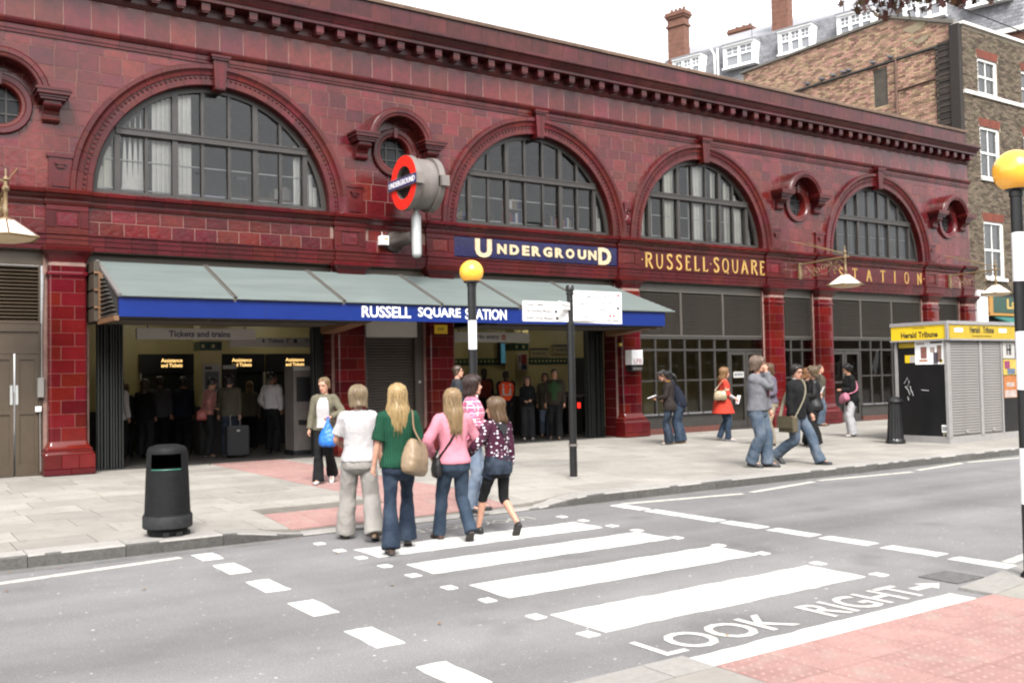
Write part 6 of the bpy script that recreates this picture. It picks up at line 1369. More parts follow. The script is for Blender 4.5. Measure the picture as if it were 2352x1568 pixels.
# ------------------------------------------------------------------ people
JOBS = []
def remesh_later(mb, vox, smooth, obj, post=None): JOBS.append((mb, vox, smooth, obj, post))
def flush_jobs():
    tmp = []
    for mb, vox, sm, o, post in JOBS:
        me = bpy.data.meshes.new('tmp'); me.from_pydata(mb.v, [], mb.f); t = bpy.data.objects.new('tmp', me); TSC.collection.objects.link(t)
        r = t.modifiers.new('r', 'REMESH'); r.mode = 'VOXEL'; r.voxel_size = vox; r.use_smooth_shade = True
        if sm: s = t.modifiers.new('s', 'SMOOTH'); s.factor = .5; s.iterations = sm
        tmp.append(t)
    vl = TSC.view_layers[0]; vl.update(); dg = vl.depsgraph
    for t, (mb, vox, sm, o, post) in zip(tmp, JOBS):
        me = bpy.data.meshes.new_from_object(t.evaluated_get(dg)); mats = list(o.data.materials); old = o.data; o.data = me; me.name = o.name
        for m in mats: me.materials.append(m)
        bpy.data.meshes.remove(old); me.polygons.foreach_set('use_smooth', [True]*len(me.polygons))
        if post: post(me)
        d = t.data; bpy.data.objects.remove(t); bpy.data.meshes.remove(d)
    JOBS.clear()
def wrinkle(amp, sc, seed, zs=1.0):
    def f(me):
        n = len(me.vertices); co = np.zeros(n*3); no = np.zeros(n*3); me.vertices.foreach_get('co', co); me.vertices.foreach_get('normal', no); co = co.reshape(-1, 3); no = no.reshape(-1, 3)
        d = np.array([noise.noise(Vector((p[0]*sc+seed, p[1]*sc, p[2]*sc*zs))) for p in co]); d2 = np.array([noise.noise(Vector((p[0]*sc*2.3, p[1]*sc*2.3+seed, p[2]*sc*zs*1.7))) for p in co])
        # ridged folds read as cloth
        r = (1-np.abs(d)*2.2)*.6+d2*.4
        co += no*(amp*r)[:, None]; me.vertices.foreach_set('co', co.ravel()); me.update()
    return f
def catmull(pts, vals, n=4):
    P = [Vector(p) for p in pts]; out = []; ov = []
    for i in range(len(P)-1):
        p0, p1, p2, p3 = P[max(i-1, 0)], P[i], P[i+1], P[min(i+2, len(P)-1)]
        for k in range(n):
            t = k/n; out.append(.5*((2*p1)+(-p0+p2)*t+(2*p0-5*p1+4*p2-p3)*t*t+(-p0+3*p1-3*p2+p3)*t**3)); ov.append(vals[i]+(vals[i+1]-vals[i])*t)
    return out+[P[-1]], ov+[vals[-1]]
TF = [(.76, .150, .112, -.010), (.86, .172, .125, -.020), (.93, .168, .124, -.020), (1.0, .148, .106, -.006), (1.08, .132, .098, .0), (1.16, .137, .103, .006), (1.24, .149, .119, .015), (1.30, .155, .117, .014), (1.36, .160, .100, .006), (1.41, .150, .082, -.004), (1.445, .105, .066, -.010), (1.478, .060, .056, -.006)]
TM = [(.76, .150, .110, -.01), (.86, .163, .118, -.014), (.93, .162, .116, -.01), (1.0, .158, .110, .0), (1.08, .155, .110, .006), (1.16, .163, .114, .007), (1.24, .176, .120, .008), (1.32, .184, .117, .006), (1.38, .182, .102, .0), (1.425, .156, .084, -.006), (1.455, .105, .068, -.01), (1.488, .065, .060, -.004)]
HROW = [(-.118, .020, .078, .040), (-.107, .036, .090, .005), (-.088, .049, .094, -.02), (-.062, .058, .093, -.046), (-.03, .066, .091, -.068), (0, .071, .089, -.088), (.03, .0745, .091, -.099), (.06, .073, .087, -.100), (.085, .066, .071, -.090), (.104, .050, .047, -.070), (.115, .032, .024, -.048), (.121, .016, .006, -.030), (.1225, .004, -.008, -.016)]
def head_ring(z, k=24, grow=0.):
    i = 0
    while i < len(HROW)-2 and HROW[i+1][0] < z: i += 1
    a, b = HROW[i], HROW[i+1]; t = min(1, max(0, (z-a[0])/(b[0]-a[0]))); w_, f, bk = [a[j]+(b[j]-a[j])*t for j in (1, 2, 3)]
    return w_+grow, f+grow, bk-grow
def head_pt(ang, z, grow=0.):
    """ang 0 = front; returns local xy"""
    w_, f, b = head_ring(z, grow=grow); cy = (f+b)/2; d = (f-b)/2; s, c = math.sin(ang), math.cos(ang); e = .88
    return w_*math.copysign(abs(s)**e, s), cy+d*math.copysign(abs(c)**e, c)
SKINM = mat('skin', (.45, .25, .17), .55, spec=.35, vcol=True); SKINM.node_tree.nodes['Principled BSDF'].inputs['Subsurface Weight'].default_value = .08; SKINM.node_tree.nodes['Principled BSDF'].inputs['Subsurface Radius'].default_value = (.02, .008, .004)
def cloth(name, col, rough=.85, namt=.12, nscale=6, bump=.5, bscale=15, col2=None, var=0): return mat('cloth_'+name, col, rough, spec=.2, namt=namt, nscale=nscale, bump=bump, bscale=bscale, bdist=.022, col2=col2)
def hairmat(name, col, col2=None):
    nm = 'hair_'+name
    if nm in MT: return MT[nm]
    m = mat(nm, col, .42, spec=.4, nscale=2.5, namt=.45, bump=.5, bscale=2.2, stretch=(34, 34, 2.0), bdist=.01); return m
SK = {'fair': (.40, .215, .15), 'mid': (.32, .165, .105), 'tan': (.22, .11, .068), 'dark': (.022, .013, .009)}
PEOPLE = {}
def person(key, label, x, y, h, H, z=None, male=False, feet=None, feetw=None, hands=None, lean=0, twist=0, head=(0, 0), build=1., skin='fair', top=None, bottom=None, over=None, hair=None, shoes=(.05, .04, .03), group=None, vox=.009, curl=(35, 35), shift=(0, 0), elbow=None, stepz=None, hunch=0.):
    s = H/1.75; z = (pz(x, y) if y < 0 and y > -8.35 else .0 if y < -8.35 else .12) if z is None else z
    root = thing('person', label, 'person', (x, y, z), group); root.rotation_euler = (0, 0, -R(h))
    ch, sh_ = math.cos(R(h)), math.sin(R(h))
    def toloc(wx, wy): dx, dy = wx-x, wy-y; return (dx*ch-dy*sh_, dx*sh_+dy*ch)
    F = {'L': (-.10*s, .02, 0, 0, -7), 'R': (.10*s, -.02, 0, 0, 7)}
    if feet:
        for k in feet: F[k] = feet[k]
    if feetw:
        for k, v in feetw.items(): F[k] = (*toloc(v[0], v[1]), *v[2:])
    ank = {}; knee = {}; hip = {}
    for k, (fx, fy, lift, pit, yaw) in F.items():
        p = R(pit); ya = R(yaw); hy = -.12*s*(math.cos(p)-1)+.085*s*math.sin(p)*.3; az = .085*s*math.cos(p)+.12*s*math.sin(p)+lift
        ank[k] = Vector((fx+math.sin(ya)*hy, fy+math.cos(ya)*hy, az))
    cx = (ank['L'].x+ank['R'].x)/2+shift[0]; cy = (ank['L'].y+ank['R'].y)/2+shift[1]
    th_, sn = .43*s, .405*s; hz = .905*s
    for k, sg in (('L', -1), ('R', 1)):
        hx = cx+sg*.088*s*build; d2 = (ank[k].x-hx)**2+(ank[k].y-cy)**2; hz = min(hz, ank[k].z+math.sqrt(max(.01, ((th_+sn)*.997)**2-d2)))
    for k, sg in (('L', -1), ('R', 1)):
        hp = Vector((cx+sg*.088*s*build, cy, hz)); hip[k] = hp; d = ank[k]-hp; L_ = min(d.length, (th_+sn)*.999); u = d.normalized(); a = (th_**2-sn**2+L_**2)/(2*L_); hh = math.sqrt(max(0, th_**2-a*a)); ya = R(F[k][4]*.5)
        pole = Vector((math.sin(ya), math.cos(ya), 0)); pole = (pole-u*pole.dot(u)).normalized(); knee[k] = hp+u*a+pole*hh
    dz = hz-.905*s; piv = Vector((cx, cy, .97*s+dz))
    Rl = Matrix.Rotation(-R(lean), 3, 'X')
    def T(p):
        """rest torso point (metres for this height, centred on pelvis) -> posed local"""
        v = Vector(p)+Vector((cx, cy, dz))-piv; f = min(1, max(0, v.z/(.42*s))); v = Matrix.Rotation(-R(twist)*f, 3, 'Z') @ v
        if v.z > 0: v = Rl @ v
        if hunch and v.z > .2*s: q = v.z-.2*s; v.y += hunch*q*1.2
        return v+piv
    tab = TM if male else TF; sw = (.176 if male else .150)*s*(.5+.5*build); shz = 1.405*s
    def torso(zs, ease=0., flare=0., fz=1.0, grow=None):
        out = []
        for z_ in zs:
            i = 0
            while i < len(tab)-2 and tab[i+1][0] < z_: i += 1
            a, b = tab[i], tab[i+1]; t = (z_-a[0])/(b[0]-a[0]) if z_ >= a[0] else 0
            w_, d_, yo = [(a[j]+(b[j]-a[j])*min(1, t))*s for j in (1, 2, 3)]
            bb = build if z_ < 1.40 else 1+(build-1)*.4
            e = ease+(flare*max(0, fz-z_) if flare else 0)
            if z_ > 1.42: e = ease*.6
            w_ = w_*bb+e; d_ = d_*(bb*1.0)+e
            out.append([T((w_*math.copysign(abs(math.cos(q))**.85, math.cos(q)), yo+d_*math.copysign(abs(math.sin(q))**.9, math.sin(q)), z_*s)) for q in [2*math.pi*j/24 for j in range(24)]])
        return out
    S_ = {}; E_ = {}; W_ = {}
    HD = {'L': (-.24, .05, .80), 'R': (.24, .05, .80)}
    if hands:
        for k, v in hands.items(): HD[k] = v
    ua, fa_ = .285*s, .245*s
    for k, sg in (('L', -1), ('R', 1)):
        S = T((sg*sw, -.008*s, shz)); v = HD[k]; tgt = Vector((cx+v[0]*s, cy+v[1]*s, v[2]*s+dz)) if len(v) == 3 else Vector(v[:3])
        d = tgt-S; L_ = min(d.length, (ua+fa_)*.995); u = d.normalized(); a = (ua**2-fa_**2+L_**2)/(2*L_); hh = math.sqrt(max(0, ua*ua-a*a)); pole = Vector((elbow or {}).get(k, (sg*.45, -1, -.35))); pole = pole-u*pole.dot(u); pole = pole.normalized() if pole.length > 1e-4 else Vector((0, -1, 0))
        S_[k] = S; E_[k] = S+u*a+pole*hh; W_[k] = S+u*L_
    # ---------------- body (one continuous skin surface)
    mb = MB(); mb.rings(torso([.80, .88, .95, 1.02, 1.1, 1.18, 1.26, 1.33, 1.39, 1.43, 1.455], -.012))
    sc = .45+.55*s; hc0 = (0, .012*s, 1.618*s)
    nk0, nk1 = T((0, -.008*s, 1.41*s)), T((0, .004*s, 1.56*s)); mb.tube([nk0, nk0.lerp(nk1, .5), nk1], [.062*sc, .052*sc, .050*sc], 14)
    hc = T(hc0); RH = Matrix.Rotation(-R(head[0]), 3, 'Z') @ Matrix.Rotation(-R(lean*.35+head[1]), 3, 'X')
    def HT(p): return hc+RH @ (Vector(p)*sc)
    rs = []
    for z_ in [r[0] for r in HROW]+[-.045, -.015, .015, .045, .072]: rs.append(z_)
    rs.sort(); mb.rings([[HT((*head_pt(2*math.pi*j/24, z_), z_)) for j in range(24)] for z_ in rs])
    mb.tube([HT((0, .084, .022)), HT((0, .100, -.005)), HT((0, .112, -.026)), HT((0, .095, -.036))], [.006*sc, .0085*sc, .013*sc, .010*sc], 8)
    mb.tube([HT((-.018, .088, -.060)), HT((0, .095, -.058)), HT((.018, .088, -.060))], [.006*sc, .009*sc, .006*sc], 6); mb.tube([HT((-.055, .079, .036)), HT((-.025, .090, .040)), HT((0, .088, .036)), HT((.025, .090, .040)), HT((.055, .079, .036))], .007*sc, 6)
    for sg in (-1, 1): mb.tube([HT((sg*.071, -.004, -.030)), HT((sg*.079, -.010, -.01)), HT((sg*.081, -.016, .015)), HT((sg*.074, -.010, .03))], [.008*sc, .010*sc, .011*sc, .006*sc], 6)
    fem = 0 if male else 1
    for k, sg in (('L', -1), ('R', 1)):
        S, E, W = S_[k], E_[k], W_[k]; ins = T((sg*.07*s, -.008*s, 1.39*s)); c = (1-.14*fem)*(.6+.4*build)*s
        p, r = catmull([ins, S, S.lerp(E, .5), E, E.lerp(W, .35), E.lerp(W, .75), W], [.055*c, .054*c, .046*c, .040*c, .041*c, .032*c, .026*c]); mb.tube(p, r, 12)
        d = (W-E).normalized(); inw = Vector((-sg, 0, 0)); inw = inw-d*inw.dot(d); inw = inw.normalized() if inw.length > .05 else Vector((0, 0, -1)); wd = d.cross(inw).normalized()
        if wd.y < 0: wd = -wd
        hl = .92*s if male else .84*s; pc = W+d*.045*hl
        mb.tube([W-d*.01, W+d*.03*hl, W+d*.085*hl], [.025*hl, .033*hl, .036*hl], 10, flat=1.0)
        cu = R(curl[0] if k == 'L' else curl[1])
        for fi, (o_, fl) in enumerate(((.028, .070), (.010, .078), (-.009, .073), (-.027, .058))):
            b0 = W+d*.075*hl+wd*o_*hl; d1 = (d*math.cos(cu*.5)+inw*math.sin(cu*.5)); d2 = d*math.cos(cu*1.5)+inw*math.sin(cu*1.5); d3 = d*math.cos(cu*2.2)+inw*math.sin(cu*2.2)
            q = [b0, b0+d1*fl*.45*hl]; q.append(q[-1]+d2*fl*.32*hl); q.append(q[-1]+d3*fl*.25*hl); mb.tube(q, [.0105*hl, .0098*hl, .009*hl, .0075*hl], 6)
        t0 = W+d*.025*hl+wd*.022*hl; td = (d*.62+wd*.62+inw*.35).normalized(); mb.tube([t0, t0+td*.032*hl, t0+(td*.7+d*.3+inw*.15)*.062*hl], [.014*hl, .0115*hl, .009*hl], 6)
        # legs
        c = (1.0 if male else .97)*(.5+.5*build)*s; A = ank[k]; K = knee[k]; Hh = hip[k]+Vector((0, 0, .02*s))
        p, r = catmull([Hh, Hh.lerp(K, .35), Hh.lerp(K, .75), K, K.lerp(A, .3), K.lerp(A, .65), A+(K-A)*.02], [.078*c, .076*c, .060*c, .050*c, .052*c, .040*c, .032*c]); 
        # calf bulges backwards
        mb.tube(p, r, 12)
        ya = R(F[k][4]); tt = Vector((math.sin(ya), math.cos(ya), 0)); p_ = R(F[k][3]); tv = tt*math.cos(p_)-Vector((0, 0, math.sin(p_))); mb.tube([A-tv*.02*s, A+tv*.06*s-Vector((0, 0, .03*s)), A+tv*.14*s-Vector((0, 0, .05*s*math.cos(p_)))], [.034*s, .034*s, .022*s], 8)
    body = ob('body', MB().box(0, .1, 0, .1, 0, .1), SKINM, root, loc=(0, 0, 0)); sk = np.array(SK[skin])
    e0 = [np.array(HT((sg*.032, .092, .018))) for sg in (-1, 1)]; b0_ = [np.array(HT((sg*.034, .094, .040))) for sg in (-1, 1)]; l0 = np.array(HT((0, .100, -.060))); rx = np.array(RH @ Vector((1, 0, 0))); rz_ = np.array(RH @ Vector((0, 0, 1)))
    hcol = np.array((hair or {}).get('col', (.1, .07, .05)))
    def post(me, sk=sk, e0=e0, b0_=b0_, l0=l0, rx=rx, rz_=rz_, hcol=hcol):
        n = len(me.vertices); co = np.zeros(n*3); me.vertices.foreach_get('co', co); co = co.reshape(-1, 3); c = np.tile(np.append(sk, 1.), (n, 1))
        # faces and hands are ruddier in places
        for cs, (rw, rh_), colr, st in [(e, (.018, .0095), np.array((.035, .025, .02)), .85) for e in e0]+[(b, (.022, .006), hcol*.5+sk*.2, .7) for b in b0_]+[(l0, (.026, .0115), sk*np.array((.95, .45, .45)), .8)]:
            d = co-cs; u = d@rx/rw; v = d@rz_/rh_; w_ = d-np.outer(d@rx, rx)-np.outer(d@rz_, rz_); g = np.exp(-(u*u+v*v)*1.0)*(np.linalg.norm(w_, axis=1) < .035)*st; c[:, :3] = c[:, :3]*(1-g[:, None])+colr*g[:, None]
        a = me.color_attributes.new('Col', 'FLOAT_COLOR', 'POINT'); a.data.foreach_set('color', c.ravel())
    remesh_later(mb, vox, 2, body, post)
    seed = random.uniform(0, 50)
    # ---------------- trousers
    if bottom:
        b = dict(dict(rad=(.092, .086, .072, .066, .070, .078), length=1.0, waist=1.03, ease=.012), **bottom); mb = MB()
        tr_ = torso([.82, .85, .88, .92, .96, 1.0, b['waist']], b['ease']*.8); c_ = sum(tr_[0], Vector())/24; mb.rings([[c_+(v-c_)*.35-Vector((0, 0, .075*s)) for v in tr_[0]], [c_+(v-c_)*.75-Vector((0, 0, .035*s)) for v in tr_[0]]]+tr_)
        for k, sg in (('L', -1), ('R', 1)):
            A = ank[k]; K = knee[k]; Hh = hip[k]; f = b['length']; c = s*(.55+.45*build)
            dn = (A-K).normalized(); low = A+dn*(.035*s) if f >= 1 else None
            back = Vector((0, -1, 0))*.012*s
            pts = [Hh+Vector((0, 0, .03*s)), Hh.lerp(K, .3)+back*.5, Hh.lerp(K, .7), K, K.lerp(A, .4)+back, low if low else K.lerp(A, .7)]; rad = [q*c for q in b['rad']]
            if f < 1:
                if f > .5: pts = [pts[0], pts[1], pts[2], K, K.lerp(A, (f-.5)*2)]; rad = rad[:4]+[rad[4]]
                else: pts = [pts[0], Hh.lerp(K, f), Hh.lerp(K, f*2)]; rad = [rad[0], rad[1], rad[2]]
            p, r = catmull(pts, rad); mb.tube(p, r, 16)
        o = ob('trousers' if b['length'] >= 1 else b.get('name', 'leggings'), MB().box(0, .1, 0, .1, 0, .1), b['m'], root, loc=(0, 0, 0)); remesh_later(mb, .010 if vox < .0105 else .014, 6, o, wrinkle(b.get('wr', .0105), 8, seed, .75))
        if 'shorts' in b:
            mb = MB(); mb.rings(torso([.80, .84, .88, .92, .96, 1.0, 1.03], .022))
            for k in 'LR': p, r = catmull([hip[k], hip[k].lerp(knee[k], .18), hip[k].lerp(knee[k], .36)], [.094*s, .094*s, .098*s]); mb.tube(p, r, 16)
            o = ob('shorts', MB().box(0, .1, 0, .1, 0, .1), b['shorts'], root, loc=(0, 0, 0)); remesh_later(mb, .011, 2, o, wrinkle(.004, 10, seed))
    # ---------------- tops (inner top and optional outer layer)
    def garment(g, nm):
        g = dict(dict(sleeve=1.0, hem=.90, ease=.016, flare=0., neck=1.475, fz=1.02, arm=.014, collar=0, wr=.0095), **g); mb = MB()
        zs = list(np.linspace(g['hem'], 1.36, 12))+[1.40, 1.43, 1.455, g['neck']]; mb.rings(torso(zs, g['ease'], g['flare'], g['fz']))
        if g['collar']:
            mb.tube([T((0, -.006*s, 1.44*s)), T((0, .0, (1.475+g['collar'])*s))], [.085*s, .072*s], 16)
        for k, sg in (('L', -1), ('R', 1)):
            S, E, W = S_[k], E_[k], W_[k]; ins = T((sg*.07*s, -.008*s, 1.375*s)); f = g['sleeve']; a = g['arm']; c = s*(1-.10*fem)*(.6+.4*build)
            full = [(ins, .064*c+a), (S+Vector((0, 0, -.004)), .060*c+a), (S.lerp(E, .5), .051*c+a), (E, .046*c+a), (E.lerp(W, .5), .040*c+a), (E.lerp(W, .93), .030*c+a)]
            if f < .3: continue
            if f >= .99: pass
            elif f <= .5: full = full[:2]+[(S.lerp(E, f*.9), .053*c+a), (S.lerp(E, f*1.9), .050*c+a*1.4)]
            else: full = full[:4]+[(E.lerp(W, (f-.5)*1.0), .043*c+a), (E.lerp(W, (f-.5)*2), .040*c+a)]
            p, r = catmull([q[0] for q in full], [q[1] for q in full]); mb.tube(p, r, 14)
        if g.get('cut'):   # open front: remove nothing, handled by the inner panel piece
            pass
        o = ob(nm, MB().box(0, .1, 0, .1, 0, .1), g['m'], root, loc=(0, 0, 0)); remesh_later(mb, .009 if vox < .0105 else .013, 2, o, wrinkle(g['wr'], 8.5, seed+3, .7)); return o
    if top: garment(top, top.get('name', 'top'))
    if over: garment(over, over.get('name', 'jacket'))
    # ---------------- shoes
    for k in 'LR':
        fx, fy, lift, pit, yaw = F[k]; q = s*(1.02 if male else .94); mb = MB(); rr_ = []
        for y_, w_, z0, z1 in ((-.072, .022, .006, .05), (-.060, .033, .0, .085), (-.02, .037, .0, .105), (.02, .037, .004, .10), (.06, .041, .006, .078), (.10, .046, .001, .062), (.14, .045, 0, .052), (.175, .036, .004, .042), (.195, .018, .010, .030)):
            cz, hz_ = (z0+z1)/2, (z1-z0)/2; rr_.append([Vector((w_*math.copysign(abs(math.cos(t))**.7, math.cos(t)), y_, cz+hz_*math.copysign(abs(math.sin(t))**.7, math.sin(t)))) for t in [2*math.pi*j/14 for j in range(14)]])
        M = Matrix.Translation((fx, fy, lift)) @ Matrix.Rotation(-R(yaw), 4, 'Z') @ Matrix.Translation((0, .12*q, 0)) @ Matrix.Rotation(-R(pit), 4, 'X') @ Matrix.Translation((0, -.12*q, 0))
        mb.rings([[M @ (v*q) for v in r_] for r_ in rr_]); o = ob('shoe', mb, mat('shoe_%d_%d_%d' % tuple(int(c*999) for c in shoes), shoes, .5, namt=.15), root, loc=(0, 0, 0), smooth=50); fixn(o)
        sl = MB(); sl.prism([(v.x*q*1.06, v.y*q) for v in [Vector((w_, y_, 0)) for y_, w_ in ((-.075, .02), (-.06, .034), (.02, .038), (.10, .047), (.16, .042), (.197, .016))]]+[(-v.x*q*1.06, v.y*q) for v in [Vector((w_, y_, 0)) for y_, w_ in ((.197, .016), (.16, .042), (.10, .047), (.02, .038), (-.06, .034), (-.075, .02))]], 0, .014*q, 'z'); sl.v = [tuple(M @ Vector(v)) for v in sl.v]; fixn(ob('sole', sl, mat('shoe_sole', (.06, .05, .045), .7), root, loc=(0, 0, 0)))
    # ---------------- hair
    if hair:
        hh = dict(dict(front=.066, side=-.015, back=-.085, thick=.016, W=.086, D=.105, wave=.004, seed=random.uniform(0, 90), drop=.0), **hair); n, m = 72, 18; mb = MB(); outer = []; inner = []
        for j in range(n):
            a = 2*math.pi*j/n; aa = min(a, 2*math.pi-a); dg_ = math.degrees(aa)
            f1 = hh['front']; zmn = f1 if dg_ < 38 else f1+(hh['side']-f1)*((dg_-38)/34) if dg_ < 72 else hh['side']+(hh['back']-hh['side'])*((dg_-72)/34) if dg_ < 106 else hh['back']
            zmn += noise.noise(Vector((a*6, hh['seed'], 0)))*min(.03, .006+abs(zmn)*.09)
            oc, ic = [], []
            for i in range(m):
                v = i/(m-1); zt = .1225; z_ = zt-(zt-zmn)*(v**1.5)
                zz_ = max(z_, -.02); x0, y0 = head_pt(a, zz_)
                if z_ < -.02:   # hanging curtain below the cheek line
                    t = min(1, (-.02-z_)/.10); xw, yw = math.sin(a)*hh['W'], -.012+math.cos(a)*hh['D']; x0, y0 = x0+(xw-x0)*t, y0+(min(yw, y0)-y0)*t
                nr = Vector((math.sin(a), math.cos(a))); th = hh['thick']*min(1, .35+v*5)*(1-.75*max(0, v-.7)/.3 if zmn > -.02 else 1-.45*max(0, v-.75)/.25)+hh['wave']*noise.noise(Vector((math.sin(a)*9, math.cos(a)*9, z_*3+hh['seed'])))*1.2+.0028*noise.noise(Vector((a*26, hh['seed'], z_*4)))
                g_ = .010 if i == 0 else 0
                up_ = min(1, max(0, (z_-.01)/.105))**1.6; ho = math.sqrt(1-up_*up_*.92); oc.append(HT((x0+nr.x*th*ho, y0+nr.y*th*ho, z_+max(th, hh['thick']*.9)*up_))); ic.append(HT((x0-nr.x*.006, y0-nr.y*.006, z_)))
            outer.append(oc); inner.append(ic)
        for i in range(m): mb.v += [tuple(outer[j][i]) for j in range(n)]
        for i in range(m): mb.v += [tuple(inner[j][i]) for j in range(n)]
        for i in range(m-1):
            for j in range(n):
                jj = (j+1) % n; mb.f.append((i*n+j, (i+1)*n+j, (i+1)*n+jj, i*n+jj)); o_ = m*n; mb.f.append((o_+i*n+j, o_+i*n+jj, o_+(i+1)*n+jj, o_+(i+1)*n+j))
        for j in range(n): jj = (j+1) % n; mb.f.append(((m-1)*n+j, m*n+(m-1)*n+j, m*n+(m-1)*n+jj, (m-1)*n+jj))
        mb.f.append(tuple(range(n-1, -1, -1)))
        rnd = random.Random(key)
        for _ in range(150 if vox < .0105 else 0):   # loose locks over the surface and past the ends
            j = rnd.randrange(n); i0 = rnd.randrange(1, 7); j2 = j; pts = []
            if outer[j][m-1].z > hc.z-.005*sc and rnd.random() < .6: continue
            for i in range(i0, m, 3):
                a = 2*math.pi*j/n; o_ = rnd.uniform(.0, .005); ctr = HT((0, -.01, .0)); p = outer[j][i]; q_ = (p-ctr); q_.z *= .3; q_ = q_.normalized() if q_.length > 1e-5 else Vector((0, 0, 1)); pts.append(p+q_*o_); j = (j+rnd.choice((-1, 0, 0, 1))) % n
            if len(pts) < 2: continue
            d_ = (pts[-1]-pts[-2])*rnd.uniform(.1, .7)+Vector((rnd.uniform(-.012, .012), rnd.uniform(-.012, .012), 0)); pts.append(pts[-1]+d_)
            w0 = rnd.uniform(.0022, .0050); mb.tube(pts, [w0*.6]+[w0]*(len(pts)-2)+[.0006], 4)
        fixn(ob('hair', mb, hairmat(key, hh['col']), root, loc=(0, 0, 0), smooth=180))
        if hh.get('bun'): b_ = MB().lathe([(.001, -.04), (.028, -.03), (.04, 0), (.028, .03), (.001, .04)], (0, 0, 0), 12); b_.v = [tuple(HT((q[0], q[1]-.125, q[2]+hh['bun']))) for q in b_.v]; ob('hair_bun', b_, hairmat(key, hh['col']), root, loc=(0, 0, 0), smooth=180)
        if hh.get('tail'):
            pts = [HT((0, -.11, .01)), HT((0, -.15, -.06)), HT((.01, -.14, -.16)), HT((.02, -.12, -.28))]; ob('pony_tail', MB().tube(*catmull(pts, [.03, .036, .03, .008]), 12), hairmat(key, hh['col']), root, loc=(0, 0, 0), smooth=180)
    PEOPLE[key] = dict(root=root, T=T, HT=HT, S=S_, E=E_, W=W_, s=s, hip=hip, knee=knee, ank=ank, sc=sc)
    return PEOPLE[key]
def part(key, name, mb, m, smooth=60):
    return fixn(ob(name, mb, m, PEOPLE[key]['root'], loc=(0, 0, 0), smooth=smooth))
def held(key, name, label, cat, group=None):
    """a thing carried by a person: own top-level object standing in the person's frame"""
    r = PEOPLE[key]['root']; t = thing(name, label, cat, r.location, group); t.rotation_euler = r.rotation_euler; return t
def hpart(t, name, mb, m, smooth=60): return fixn(ob(name, mb, m, t, loc=(0, 0, 0), smooth=smooth))
def hsoft(t, name, mb, m, vox=.012, sm=4, wr=.005): o = ob(name, MB().box(0, .1, 0, .1, 0, .1), m, t, loc=(0, 0, 0)); remesh_later(mb, vox, sm, o, wrinkle(wr, 14, random.uniform(0, 9))); return o
# ------------------------------------------------------------------ fabrics
def pattern(m, kind):
    t = m.node_tree; N = t.nodes; L = t.links; b = N['Principled BSDF']; src = b.inputs['Base Color'].links[0].from_socket; tc = N.new('ShaderNodeTexCoord')
    def mixc(fac, B, A=src):
        mx = N.new('ShaderNodeMix'); mx.data_type = 'RGBA'; L.new(fac, mx.inputs['Factor']); L.new(A, mx.inputs['A']); mx.inputs['B'].default_value = (*B, 1); return mx.outputs['Result']
    def ramp(s, a, c):
        r = N.new('ShaderNodeMapRange'); r.inputs['From Min'].default_value = a; r.inputs['From Max'].default_value = c; L.new(s, r.inputs[0]); return r.outputs[0]
    if kind == 'plaid':
        cur = src
        for dr, sc, B in (('Z', 9, (.75, .72, .74)), ('X', 9, (.75, .72, .74)), ('Z', 4.2, (.50, .04, .12)), ('X', 4.2, (.50, .04, .12))):
            wv = N.new('ShaderNodeTexWave'); wv.bands_direction = dr; wv.inputs['Scale'].default_value = sc; L.new(tc.outputs['Object'], wv.inputs[0]); f = ramp(wv.outputs['Fac'], .62, .75); mu = N.new('ShaderNodeMath'); mu.operation = 'MULTIPLY'; mu.inputs[1].default_value = .62; L.new(f, mu.inputs[0]); cur = mixc(mu.outputs[0], B, cur)
        L.new(cur, b.inputs['Base Color'])
    if kind == 'spots':
        mp = N.new('ShaderNodeMapping'); mp.inputs['Scale'].default_value = (22, 22, 30); L.new(tc.outputs['Object'], mp.inputs[0]); v = N.new('ShaderNodeTexVoronoi'); v.inputs['Scale'].default_value = 1; v.inputs['Randomness'].default_value = .55; L.new(mp.outputs[0], v.inputs[0]); L.new(mixc(ramp(v.outputs['Distance'], .36, .26), (.55, .55, .58)), b.inputs['Base Color'])
    if kind == 'knit':
        wv = N.new('ShaderNodeTexWave'); wv.bands_direction = 'X'; wv.inputs['Scale'].default_value = 14; wv.inputs['Distortion'].default_value = 2.5; wv.inputs['Detail'].default_value = 1; L.new(tc.outputs['Object'], wv.inputs[0]); bp = N.new('ShaderNodeBump'); bp.inputs['Strength'].default_value = .6; bp.inputs['Distance'].default_value = .01; L.new(wv.outputs['Fac'], bp.inputs['Height']); L.new(bp.outputs[0], b.inputs['Normal'])
    return m
def jeans(name, col, fade=(.20, .27, .36)):
    nm = 'cloth_'+name
    if nm in MT: return MT[nm]
    return cloth(name, col, .85, nscale=5, col2=tuple(c*.75+f*.25 for c, f in zip(col, fade)), bump=.5, bscale=16)
J1 = jeans('denim_dark', (.026, .045, .085)); J2 = jeans('denim_mid', (.050, .082, .135)); J3 = jeans('denim_pale', (.17, .22, .30), (.42, .46, .52)); J4 = jeans('denim_wash', (.085, .125, .18), (.42, .45, .5)); J5 = jeans('denim_ink', (.018, .026, .045))
BLK = cloth('black', (.012, .012, .013)); CHAR = cloth('charcoal', (.035, .036, .04)); BRNJ = cloth('brown_tweed', (.035, .026, .022)); NVY = cloth('navy', (.014, .018, .034)); WHT = cloth('white', (.72, .69, .69), namt=.05); OLV = cloth('olive_jacket', (.20, .18, .125)); GRYT = cloth('pale_grey_trouser', (.40, .375, .345), namt=.06)
